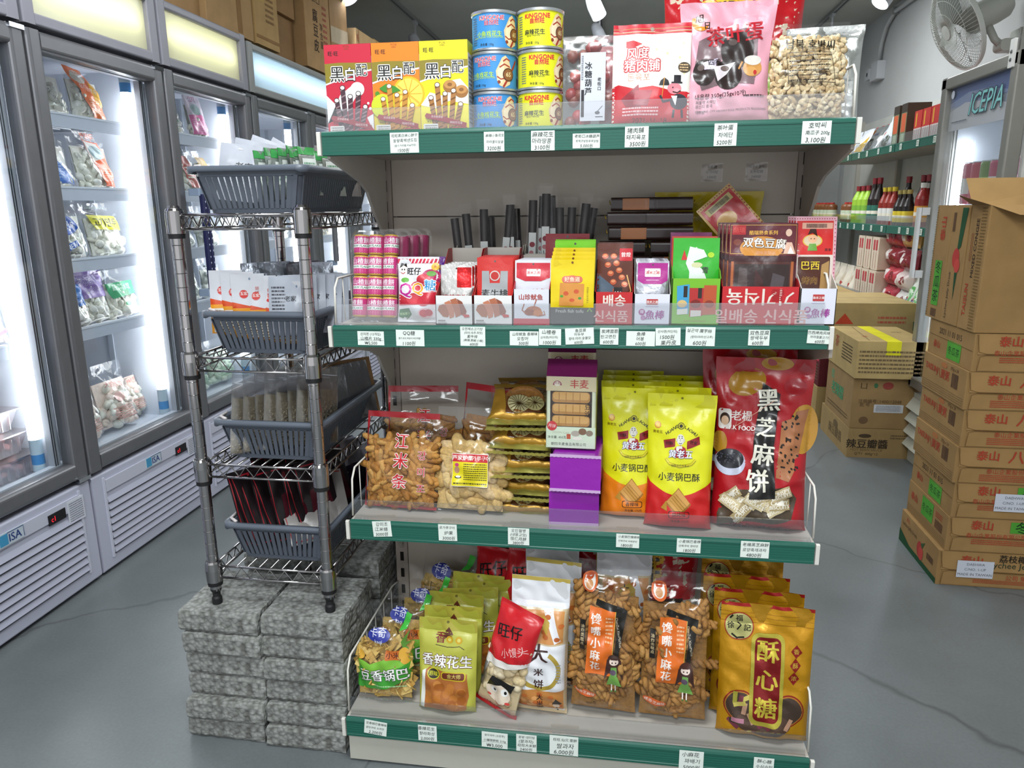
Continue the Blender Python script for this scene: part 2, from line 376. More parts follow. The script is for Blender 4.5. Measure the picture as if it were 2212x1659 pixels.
# ------------------------------------------------------------------ the room
WX0, WX1, WY1, WY0, CZ = -1.85, 2.42, 5.5, -3.6, 2.5
def slab(name, mat, col, *b):
    m = MB(); m.box(*b, col); return struct(m.build(name, mat))
slab('floor', 'polished_concrete', '#888888', WX0, WY0, -.05, WX1, WY1, 0)
slab('ceiling', 'wall_paint', '#b9bab3', WX0, WY0, CZ, WX1, WY1, CZ+.05)
slab('wall_left', 'wall_paint', '#c0c0bd', WX0-.06, WY0, 0, WX0, WY1, CZ)
slab('wall_right', 'wall_paint', '#c6c7c6', WX1, WY0, 0, WX1+.06, WY1, CZ)
slab('wall_back', 'wall_paint', '#b5b7b5', WX0, WY1, 0, WX1, WY1+.06, CZ)

# ------------------------------------------------------------------ centre shelving
FY = [-.3276, -.3135, -.3146, -.4058]; RZ = [1.2478, .8984, .5019, .1109]; TILT = [.003, .0126, .003, .003]
CREAM = '#aea297'; GREEN = '#17594a'; WIRE = '#d8d5cc'
gond = thing('gondola_shelving', 'cream metal gondola shelving with green price rails in the middle of the shop', 'shelving')
def upright(x0, sx):
    m = MB(); m.box(x0, .0, 0, x0+.03, .06, 1.245, CREAM)
    xa = x0+.011 if sx > 0 else x0+.009
    z = .07
    while z < 1.22: m.box(xa, -.0006, z, xa+.009, .002, z+.024, '#151311'); z += .045
    return m.build('upright', 'painted_metal', gond)
upright(-.014, 1); upright(.884, -1)
for z0, z1 in ((.10, .46), (.462, .80), (.802, 1.094), (1.097, 1.243)):
    m = MB(); m.box(.017, .004, z0, .883, .02, z1, '#cbc0b2'); m.build('back_panel', 'painted_metal', gond)
def wire_side(x, f, z, par, h=.10):
    m = MB(); y1 = -.03; P = [(x, f+.004, z), (x, f+.012, z+h*.8), (x, f+.03, z+h), (x, y1-.05, z+h), (x, y1, z+h*.9), (x, y1, z)]
    m.tube(P, .0022, WIRE, 6)
    for k in range(1, 6): y = f+.012+(y1-f-.012)*k/6; m.tube([(x, y, z), (x, y, z+h)], .0013, WIRE, 5)
    return m.build('side_guard', 'smooth_plastic', par)
def clip(x, f, z, par):
    m = MB(); m.rbox(x-.0035, f-.012, z-.042, x+.0035, f-.004, z-.001, .002, WIRE, ax='x'); return m.build('end_clip', 'smooth_plastic', par)
m = MB(); m.box(.02, .022, .1, .88, .03, 1.24, '#8f867c'); m.build('seam_light_block', 'painted_metal', gond)  # unseen sheet added behind the back panels to stop light through their seams
for i in range(4):
    f, z, t = FY[i], RZ[i], TILT[i]
    m = MB(); d = .0025
    m.box(0, f+.004, z-.03 if i < 3 else z-.02, .9, .0, z-d, '#b9b2a8'); m.box(0, f, z-.036, .9, f+.004, z-d, '#cfcac2')
    sh = m.build('shelf', 'painted_metal', gond); sh.rotation_euler.y = -math.atan(t/.9)
    m = MB(); P = [(f-.001, z-.001), (f-.004, z), (f-.008, z-.002), (f-.0095, z-.006), (f-.0095, z-.0085), (f-.0085, z-.009), (f-.0085, z-.036), (f-.0095, z-.037), (f-.0095, z-.041), (f-.006, z-.042), (f-.001, z-.042)]
    m.prism(P, .001, .899, 'x', GREEN)
    for k in range(5): m.box(.001, f-.0088, z-.014-.005*k, .899, f-.0084, z-.0135-.005*k, '#2a7060')
    m.build('price_rail', 'smooth_plastic', sh)
    m = MB(); m.box(.006, f+.006, z-.002, .894, f+.0078, z+.038, '#ffffff'); m.box(.006, f+.006, z+.037, .894, f+.0085, z+.0385, '#ffffff')
    m.box(.006, f-.002, z-.002, .894, f+.006, z, '#ffffff'); m.build('shelf_guard', 'clear_acrylic', sh)
    clip(-.004, f, z, sh); clip(.904, f, z, sh)
    (i > 0) and wire_side(-.001, f+.01, z, sh, (.085, .085, .095, .11)[i]); wire_side(.901, f+.01, z, sh, (.085, .085, .095, .11)[i])
    if i < 3:
        for x in (.0, .894):
            m = MB(); m.prism([(f+.004, z-.004), (f+.004, z-.046), (f+.10, z-.068), (f+.16, z-.082), (f+.2, z-.10), (f+.235, z-.14), (-.004, z-.215), (-.004, z-.004)], x, x+.006, 'x', '#c9c4ba' if x < .5 else CREAM)
            m.build('shelf_bracket', 'painted_metal', gond)
m = MB(); m.box(0, FY[3]+.002, .006, .9, FY[3]+.012, .07, '#b7b5a9'); m.box(0, FY[3]+.012, .0, .012, 0, .088, '#b7b5a9'); m.box(.888, FY[3]+.012, .0, .9, 0, .088, '#b7b5a9')
m.box(.012, -.006, 0, .888, 0, .088, '#a9a79c'); m.build('kick_board', 'painted_metal', gond)
m = MB(); m.box(0, .06, 1.215, .9, .34, 1.245, '#b9b2a8'); m.build('rear_shelf', 'painted_metal', gond)
SH = lambda s, x: RZ[s-1]-.002+TILT[s-1]*x/.9

# price tags
TAGS = [
(1,0.1486,1.2088,0.0517,0.0339,0,['旺旺黑白夹心餅干','왕왕흑백샌드킹','(딸기,카라멜,바닐라맛)','1500원'],'1500 won under the orange wafer box'),
(1,0.3076,1.2082,0.0354,0.0325,0,['麻辣小鱼花生','마라멸치땅콩','3200원'],'3200 won under the blue cans'),
(1,0.3917,1.2082,0.0403,0.0322,0,['麻辣花生','마라땅콩','3100원'],'3100 won under the yellow cans'),
(1,0.4654,1.2106,0.0459,0.0238,0,['老街口冰糖葫芦','로제코빙탕후루알림','5,000원'],'5,000 won under the candied fruit tray'),
(1,0.5491,1.2105,0.0389,0.0331,0,['猪肉鋪','돼지육포','3500원'],'3500 won under the pork jerky bag'),
(1,0.6929,1.2099,0.0361,0.0354,0,['茶叶蛋','차에단','5200원'],'5200 won under the pink egg pouch'),
(1,0.8354,1.2108,0.0449,0.0348,0,['호박씨','南瓜子 200g','3,100원'],'3,100 won under the pumpkin seeds'),
(2,0.0637,0.8622,0.0519,0.0266,0,['산자편 (12개입)','山楂片 330g','₩2,500'],'2,500 won, printed and ruled, under the haw rolls'),
(2,0.1405,0.8619,0.0546,0.0308,0,['QQ糖','딸기.포도.복숭아.파인애플','1100원'],'1100 won under the gummy candy bag'),
(2,0.2604,0.8642,0.0471,0.0364,0,['오현제소고기맛','(마라.숙주.파맛)','素牛排','(麻辣.黑椒.小椒)','600원'],'600 won in five lines below the steak picture boxes'),
(2,0.3562,0.8669,0.0530,0.0266,0,['山珍魷鱼 香辣味','오징어','500원'],'500 won below the squid display box'),
(2,0.4039,0.8686,0.0406,0.0299,0,['山楂卷','산자편(허단피)','1000원'],'1000 won overlapping the squid tag'),
(2,0.4585,0.8714,0.0518,0.0297,3,['鱼豆腐','어두부','향라.마라.숯불맛','600원'],'600 won, tilted, below the fish tofu box'),
(2,0.5110,0.8715,0.0331,0.0304,0,['炭烤面筋','탄고면진','600원'],'600 won below the skewer packets'),
(2,0.5669,0.8700,0.0506,0.0269,0,['魚棒','어봉','600원'],'600 won below the white fish stick box'),
(2,0.6155,0.8718,0.0436,0.0317,2,['산사편(허단피)','1500원','果丹皮'],'1500 won left of the green box tag'),
(2,0.6709,0.8720,0.0510,0.0340,0,['실곤약 魔芋絲','(향라/마라/산고추)','600원'],'600 won below the green konjac box'),
(2,0.7712,0.8747,0.0359,0.0279,0,['双色豆腐','쌍색두부','600원'],'600 won below the red tape wrapped box'),
(2,0.8720,0.8799,0.0411,0.0235,-2,['巴西烤肉风味','브라질불고기맛','600원'],'600 won at the right end of its rail'),
(3,0.0675,0.4701,0.0387,0.0332,4,['강미조','江米條','3000원'],'3000 won, tilted, under the red edged puff bag'),
(3,0.2019,0.4692,0.0377,0.0348,1,['로가루구어','炉果','3000원'],'3000 won under the tan biscuit bag'),
(3,0.3438,0.4691,0.0421,0.0353,0,['오인월병','(내몽고맛)','伍仁月餅','3800원'],'3800 won under the moon cakes'),
(3,0.5550,0.4764,0.0437,0.0278,0,['小麦锅巴慢燒味','만복쿠바 바베큐맛','1800원'],'1800 won under the yellow and orange pouch'),
(3,0.6695,0.4731,0.0444,0.0285,0,['小麦锅巴香辣','만복쿠바 향라맛','1800원'],'1800 won under the yellow and red pouch'),
(3,0.7905,0.4704,0.0516,0.0328,0,['老楊黑芝麻餅','로양흑깨과자','4800원'],'4800 won under the sesame cookie bag'),
(4,0.0608,0.0788,0.0468,0.0315,-6,['豆香锅巴香辣味','콩맛쿠바 소라맛','2,200원'],'2,200 won, askew, at the left end of the lowest rail'),
(4,0.1702,0.0757,0.0381,0.0355,0,['香辣花生','향라화성','2,000원'],'2,000 won under the yellow-green peanut bag'),
(4,0.3060,0.0748,0.0519,0.0350,-1,['왕자과자 (소만투)','小饅頭餅乾 210g','₩3,000'],'3,000 won, printed, on the lowest rail'),
(4,0.3695,0.0735,0.0402,0.0380,0,['왕왕 대미빙','(쌀과자)','旺旺大米餅','2400원'],'2400 won under the white rice cracker bag'),
(4,0.4429,0.0734,0.0557,0.0429,0,['旺旺.仙贝.雪餅','쌀과자','6,000원'],'6,000 won left of the twisted dough bags'),
(4,0.6851,0.0672,0.0452,0.0430,0,['小麻花','꽈배기','5000원'],'5000 won under the twisted dough bags'),
(4,0.8174,0.0727,0.0364,0.0373,0,['酥心糖','수심수탕','6500원'],'for the gold candy bags, at the right end of the lowest rail'),
]
RN = random.Random(5)
for s, x, z, w, h, rot, tx, lb in TAGS:
    m = MB(); printed = '₩' in tx[-1]
    m.box(-w/2, 0, 0, w/2, .0005, h, '#e3eae2'); n = len(tx); art = []
    for i, t in enumerate(tx):
        y = 100-(i+.6)*100/(n+.1); long = sum(.96 if ord(c) > 0x2000 else .52 for c in t)
        sz = min(88/max(long, 1), 100*h/w/(n+.35)*.98, 24)
        art.append(('t', t, 50+(0 if printed else RN.uniform(-5, 5)), y, sz, '#1c1c20', {'rot': 0 if printed else RN.uniform(-2, 2), 'sl': 0 if printed else .12}))
    if printed: art.append(('l', [(2, 36), (98, 36)], .7, '#444'))
    print_art(m, art, w, h, flat_front(), 0)
    o = m.build('price_tag', 'paper'); place(o, (x, FY[s-1]-.0102, z), 0); o.rotation_euler = (0, R(-rot), 0)
    tag(o, ('printed' if printed else 'handwritten')+' price tag, '+lb, 'price tag', 'price tags on the green shelf rails')

# notes left on the cream back panel
for x, z, tx, lb in ((.712, 1.185, ['牛乳糖', '누가사탕', '1500원'], 'crumpled taped note on the back panel, left of the other note'), (.802, 1.185, ['옥수수젤리', '玉米软糖', '2400원'], 'flat handwritten note taped on the cream back panel at right')):
    m = MB(); m.box(-.02, 0, 0, .02, .0008, .034, '#b9aea3'); print_art(m, [('t', t, 50, 82-i*30, 17, '#221e1c', {'sl': .1}) for i, t in enumerate(tx)], .04, .034, flat_front())
    nt_ = thing('taped_note', lb, 'note', (x, .0028, z-.02), 0, 'taped notes on the back panel'); m.build('paper', 'paper', nt_)
    m = MB(); m.box(-.022, -.0012, -.002, .022, -.0009, .036, '#fff'); m.build('tape', 'clear_film', nt_)

# ------------------------------------------------------------------ concrete blocks
def block_mesh(seed, L=.176, D=.39, H=.049):
    m = MB(); r = random.Random(seed); nx, ny, nz = 18, 30, 6; idx = {}; vs = []; fs = []
    def vid(i, j, k):
        if (i, j, k) not in idx:
            x, y, z = i/nx*L, j/ny*D, k/nz*H; e = .006
            # soften edges
            dx = min(x, L-x); dy = min(y, D-y); dz = min(z, H-z); q = Vector((x, y, z)); c = Vector((L/2, D/2, H/2))
            nse = noise.noise(Vector((x*70+seed*9, y*70, z*70)))*.0022+noise.noise(Vector((x*25+seed*3, y*25, z*25)))*.0015
            top = (k == nz or k == 0)
            if i in (0, nx): q.x += (1 if i == nx else -1)*(nse if not top else nse-.002)
            if j in (0, ny): q.y += (1 if j == ny else -1)*(nse*1.3 if not top else nse-.003)
            if k in (0, nz) and (i in (0, nx) or j in (0, ny)): q.z += (-1 if k == nz else 1)*.0015
            idx[(i, j, k)] = len(vs); vs.append(tuple(q))
        return idx[(i, j, k)]
    for a in range(nx):
        for b in range(ny):
            for k in (0, nz): f = (vid(a, b, k), vid(a+1, b, k), vid(a+1, b+1, k), vid(a, b+1, k)); fs.append(f if k else f[::-1])
    for a in range(nx):
        for b in range(nz):
            for j in (0, ny): f = (vid(a, j, b), vid(a+1, j, b), vid(a+1, j, b+1), vid(a, j, b+1)); fs.append(f if j == 0 else f[::-1])
    for a in range(ny):
        for b in range(nz):
            for i in (0, nx): f = (vid(i, a, b), vid(i, a, b+1), vid(i, a+1, b+1), vid(i, a+1, b)); fs.append(f if i == 0 else f[::-1])
    return m.add(vs, fs, '#777777', 0, False)
bl = [block_mesh(k, .176, .182, .049).build('concrete_block', 'porous_concrete') for k in (1, 2, 3)]+[block_mesh(k, .168, .38, .049).build('concrete_block', 'porous_concrete') for k in (4, 5)]
BR_ = random.Random(8); used = set(); names_l = ['topmost', 'second from the top', 'third from the top', 'third from the floor', 'second from the floor', 'lowest']
def put_block(x, y, z, rz, lab, grp, k):
    src = bl[k]
    o = src if k not in used else dup(src)
    used.add(k); place(o, (x, y, z), rz); tag(o, lab, 'concrete block', grp)
for col in range(2):
    for k in range(6):
        j = 5-k
        put_block(-.372+.184*col+BR_.uniform(-.004, .002)+(.008 if 0 < j < 5 and col == 0 else 0), -.372+BR_.uniform(-.008, .006)-(.012 if k < 2 else 0), .0502*k, BR_.uniform(-.8, .4)-.5, 'rough concrete block, %s in the %s front stack' % (names_l[j], ('left', 'right')[col]), 'concrete blocks under the wire rack', BR_.randint(0, 2))
for col in range(2):
    for k in range(6):
        put_block(-.366+.174*col+BR_.uniform(-.002, .002), -.105+BR_.uniform(-.006, .004), .0502*k, BR_.uniform(-.3, .3), 'shaded concrete block, %s in the %s rear stack' % (names_l[5-k], ('left', 'right')[col]), 'concrete blocks behind the front stacks', 3+BR_.randint(0, 1))

# ------------------------------------------------------------------ chrome wire rack with baskets
rack = thing('wire_rack', 'narrow chrome wire rack of four tiers standing on stacked concrete blocks', 'rack', (0, 0, 0))
RXL, RXR, RYF, RYB = -.303, -.051, -.335, .095; TZ = [1.105, .833, .612, .387]; CH = '#aaa7a7'
for nm, px, py, zb in (('fl', RXL, RYF, .302), ('fr', RXR, RYF, .302), ('bl', RXL, RYB, .302), ('br', RXR, RYB, .302)):
    m = MB(); m.lathe([(0, zb+.03), (.0115, zb+.03), (.0115, 1.118), (.010, 1.122), (0, 1.122)], CH, 14)
    z = .36
    while z < 1.09: m.lathe([(.01155, z), (.01185, z+.0008), (.01155, z+.0016)], '#8f8c8c', 14); z += .0265
    m.xf = Matrix(); o = m.build('post', 'chrome', rack); o.location = (px, py, 0)
    m = MB(); m.lathe([(0, zb), (.0105, zb), (.0105, zb+.012), (.008, zb+.016), (.008, zb+.024), (.0118, zb+.03), (.0118, zb+.034), (0, zb+.034)], '#101012', 10)
    fo = m.build('foot', 'black_rubber', rack); fo.location = (px, py, 0)
def tier(z):
    m = MB()
    for dz in (0, -.026):
        for (a, b) in (((RXL, RYF), (RXR, RYF)), ((RXL, RYB), (RXR, RYB)), ((RXL, RYF), (RXL, RYB)), ((RXR, RYF), (RXR, RYB))): m.tube([(a[0], a[1], z+dz), (b[0], b[1], z+dz)], .0026, CH, 6)
    def zig(a, b, n):
        P = [(a[0]+(b[0]-a[0])*i/n, a[1]+(b[1]-a[1])*i/n, z-(.002 if i % 2 else .024)) for i in range(n+1)]; m.tube(P, .0017, CH, 5)
    zig((RXL+.014, RYF), (RXR-.014, RYF), 14); zig((RXL+.014, RYB), (RXR-.014, RYB), 14); zig((RXL, RYF+.014), (RXL, RYB-.014), 26); zig((RXR, RYF+.014), (RXR, RYB-.014), 26)
    for k in range(1, 10): x = RXL+(RXR-RXL)*k/10; m.tube([(x, RYF, z), (x, RYB, z)], .0017, CH, 5)
    for y in (RYF+.14, RYB-.14): m.tube([(RXL, y, z-.004), (RXR, y, z-.004)], .0024, CH, 6)
    w = m.build('wire_shelf', 'chrome', rack)
    for px in (RXL, RXR):
        for py in (RYF, RYB):
            m = MB(); m.lathe([(.0118, -.034), (.0165, -.034), (.0172, -.008), (.0165, .008), (.0145, .012), (.0118, .012)], CH, 14); c = m.build('collar', 'chrome', w); c.location = (px, py, z)
            m = MB(); m.lathe([(.012, -.043), (.0152, -.043), (.0157, -.034), (.012, -.034)], '#0e0e10', 14); c = m.build('sleeve', 'black_rubber', w); c.location = (px, py, z)
for z in TZ: tier(z)

def basket(z, label, n=1):
    # long slatted basket; origin at its base centre front
    m = MB(); H = .082; c = '#555b66'; hw0, hw1, L0, L1 = .090, .110, .345, .375
    def ringp(k, ex=0, rr=.02):
        hw = hw0+(hw1-hw0)*k+ex; y0 = -(L1-L0)/2*k-ex; y1 = L0+(L1-L0)/2*k+ex; P = []
        for ca, cb, t0 in ((hw-rr, y1-rr, 0), (-hw+rr, y1-rr, pi/2), (-hw+rr, y0+rr, pi), (hw-rr, y0+rr, 3*pi/2)):
            P += [(ca+rr*cos(t0+pi/2*i/4), cb+rr*sin(t0+pi/2*i/4)) for i in range(5)]
        return P
    def wall(k0, k1, th=.0022, holes=False):
        for ex, flip in ((0, False), (-th, True)):
            A, B = ringp(k0, ex), ringp(k1, ex); nn = len(A); vs = [(x, y, H*k0) for x, y in A]+[(x, y, H*k1) for x, y in B]
            fs = [(i, (i+1) % nn, (i+1) % nn+nn, i+nn) for i in range(nn)]; m.add(vs, [f[::-1] for f in fs] if flip else fs, c, 0, True)
        A, Ai = ringp(k1), ringp(k1, -th); nn = len(A); m.add([(x, y, H*k1) for x, y in A]+[(x, y, H*k1) for x, y in Ai], [(i, (i+1) % nn, (i+1) % nn+nn, i+nn) for i in range(nn)], c)
    wall(0, .1); wall(.8, 1)
    P0 = ringp(0, -.001); m.add([(x, y, .0015) for x, y in P0], [tuple(range(len(P0)))], c); m.add([(x, y, 0) for x, y in P0], [tuple(range(len(P0)))[::-1]], c)
    # slats
    def slats(a0, b0, a1, b1, n, nx, ny):
        for i in range(n):
            t0, t1 = (i+.0)/n, (i+.68)/n; k0, k1 = .08, .82
            def pt(t, k): A = (a0[0]+(b0[0]-a0[0])*t, a0[1]+(b0[1]-a0[1])*t); B = (a1[0]+(b1[0]-a1[0])*t, a1[1]+(b1[1]-a1[1])*t); return (A[0]+(B[0]-A[0])*k, A[1]+(B[1]-A[1])*k, H*k)
            q = [pt(t0, k0), pt(t1, k0), pt(t1, k1), pt(t0, k1)]; d = .0022; vs = q+[(x-nx*d, y-ny*d, zz) for x, y, zz in q]
            m.add(vs, [(0, 1, 2, 3), (7, 6, 5, 4), (0, 4, 5, 1), (1, 5, 6, 2), (2, 6, 7, 3), (3, 7, 4, 0)], c)
    e = (L1-L0)/2
    slats((-hw0+.012, 0), (hw0-.004, 0), (-hw1+.012, -e), (hw1-.004, -e), 16, 0, -1)
    slats((hw0-.012, L0), (-hw0+.004, L0), (hw1-.012, L0+e), (-hw1+.004, L0+e), 16, 0, 1)
    slats((hw0, .012), (hw0, L0-.004), (hw1, .012-e), (hw1, L0-.004+e), 32, 1, 0)
    slats((-hw0, L0-.012), (-hw0, .004), (-hw1, L0-.012+e), (-hw1, .004-e), 32, -1, 0)
    for cx, cy, kx, ky in ((-hw0, 0, -1, -1), (hw0, 0, 1, -1), (hw0, L0, 1, 1), (-hw0, L0, -1, 1)):   # solid corners
        rr = .02; P = []
        for k in (.08, .82):
            hw = hw0+(hw1-hw0)*k; yy = (-e*k if ky < 0 else L0+e*k); ox, oy = kx*hw-kx*rr, yy-ky*rr
            t0 = {(1, 1): 0, (-1, 1): pi/2, (-1, -1): pi, (1, -1): 3*pi/2}[(kx, ky)]
            P.append([(ox+rr*cos(t0+pi/2*i/4), oy+rr*sin(t0+pi/2*i/4), H*k) for i in range(5)])
        m.add(P[0]+P[1], [(i, i+1, i+6, i+5) for i in range(4)], c, 0, True)
    b = thing('storage_basket', label, 'basket', (-.160 if z > 1 else -.167, -.305 if z > 1 else -.293, z+.003), 0, 'grey baskets on the wire rack')
    m.build('basket_body', 'smooth_plastic', b)
    m = MB(); A = ringp(1, .001); B = ringp(1, .010); C = ringp(1, .010)
    nn = len(A); Z = [(A, H-.004), (A, H+.004), (B, H+.003), (C, H-.010), (ringp(1, .0078), H-.010), (ringp(1, .0078), H), ]
    vs = []
    for Q, zz in Z: vs += [(x, y, zz+(.004*cos(pi*x/.12) if y < .02 and abs(x) < .1 and zz < H else 0)*-1) for x, y in Q]
    fs = []
    for r_ in range(len(Z)-1): fs += [(r_*nn+i, r_*nn+(i+1) % nn, (r_+1)*nn+(i+1) % nn, (r_+1)*nn+i) for i in range(nn)]
    m.add(vs, fs, '#5b626d', 0, True); m.build('rim', 'smooth_plastic', b)
    m = MB(); m.tube([(-.092, -.012, H+.0035), (-.112, .004, H+.0035), (-.115, .034, H+.0035)], .0035, '#c9c1c0', 6); m.build('handle_rest', 'smooth_plastic', b)
    return b
basket(TZ[0]+.0, 'grey slatted basket on the top tier of the wire rack')
basket(TZ[1], 'grey slatted basket on the second tier holding white seasoning packets')
basket(TZ[2], 'grey slatted basket on the third tier holding clear herb bags')
basket(TZ[3], 'grey slatted basket on the lowest tier full of dark glossy packets')

# ------------------------------------------------------------------ filled bags (used in the freezers and on the shelves)
def lumps(p, rnd, n, r, cols, kind='ball', v0=.05, v1=.75, mats='food', depth=.6, name='filling'):
    m = MB()
    # opaque inner core, added so light doesn't pass through the filling
    nu, nv = 10, 14; vs = []
    for j in range(nv+1):
        for i in range(nu+1):
            x, y, z = p.P((i/nu-.5)*p.w*.93, p.h*(v0*.5+(v1-v0*.5)*j/nv), 0); vs.append((x, y+(p.t/2-y)*.82, z))
    fs = [(j*(nu+1)+i, j*(nu+1)+i+1, (j+1)*(nu+1)+i+1, (j+1)*(nu+1)+i) for j in range(nv) for i in range(nu)]
    m.add(vs, fs, cols[0], 0, True); m.add([(x, 2*p.t/2-y+.001, z) for x, y, z in vs], [f[::-1] for f in fs], cols[0], 0, True)
    for _ in range(n):
        x, y, z, th = p.inside(rnd, v0, v1, depth); s = r*rnd.uniform(.8, 1.2); c = rnd.choice(cols)
        y = max(y, p.t/2-th+s*{'ball': 1.0, 'dumpling': .75, 'stick': .85, 'chip': .95, 'seed': .6, 'cake': .95}[kind]+.002); y = min(y, p.t-.004)
        if kind == 'ball': m.ball((x, y, z), s, s*.8, s*.8, c, 8, 6, rot=rot3(rnd))
        elif kind == 'dumpling': m.ball((x, y, z), s*1.15, s*.6, s*.75, c, 8, 6, rot=rot3(rnd, 1.0), p=.8)
        elif kind == 'stick': m.ball((x, y, z), s*.5, s*.5, s*1.6, c, 8, 8, rot=Euler((rnd.uniform(-.4, .4), rnd.uniform(-1.7, 1.7), 0)).to_matrix(), jit=.05, rnd=rnd, p=.45)
        elif kind == 'chip':
            q = s*1.1; Mx = rot3(rnd, .9); vv = [Mx @ Vector(k) for k in ((-q, -.0012, -q*.8), (q, -.0012, -q*.8), (q, -.0012, q*.8), (-q, -.0012, q*.8), (-q, .0012, -q*.8), (q, .0012, -q*.8), (q, .0012, q*.8), (-q, .0012, q*.8))]
            m.add([(v.x+x, v.y+y, v.z+z) for v in vv], [(0, 1, 2, 3), (7, 6, 5, 4), (0, 4, 5, 1), (1, 5, 6, 2), (2, 6, 7, 3), (3, 7, 4, 0)], c)
        elif kind == 'seed': m.ball((x, y, z), s, s*.28, s*.62, c, 8, 5, rot=Euler((rnd.uniform(-.5, .5), rnd.uniform(-1.6, 1.6), rnd.uniform(-.5, .5))).to_matrix())
        elif kind == 'cake': m.ball((x, y, z), s*1.5, s*.62, s*.72, c, 10, 8, rot=Euler((rnd.uniform(-.3, .3), rnd.uniform(-1.5, 1.5), 0)).to_matrix(), p=.5)
    return m
def clear_bag(name, label, cat, p, rnd, fill, art, loc, rz=0, lean=0, group=None, filmmat='clear_film', fmat='food', fillname='filling', back=None, fkind='stuff'):
    t = thing(name, label, cat, loc, rz, group, lean)
    f = fill.build(fillname, fmat, t); 
    if fkind: f['kind'] = fkind
    m = MB(); p.body(m, '#ffffff', 0, cell=.009)
    if art: p.art(m, art, 1, L=.006)
    m.build('film', [filmmat, 'plastic_film_print'], t)
    return t
def solid_bag(name, label, cat, p, col, art, loc, rz=0, lean=0, group=None, mat='plastic_film_print', back=None, amat=None, cell=.006, L=.005):
    m = MB(); p.body(m, col, 0, back, cell); p.art(m, art, 1 if amat else 0, L)
    o = m.build(name, [mat]+([amat] if amat else [])); place(o, loc, rz, lean)
    if label: tag(o, label, cat, group)
    return o

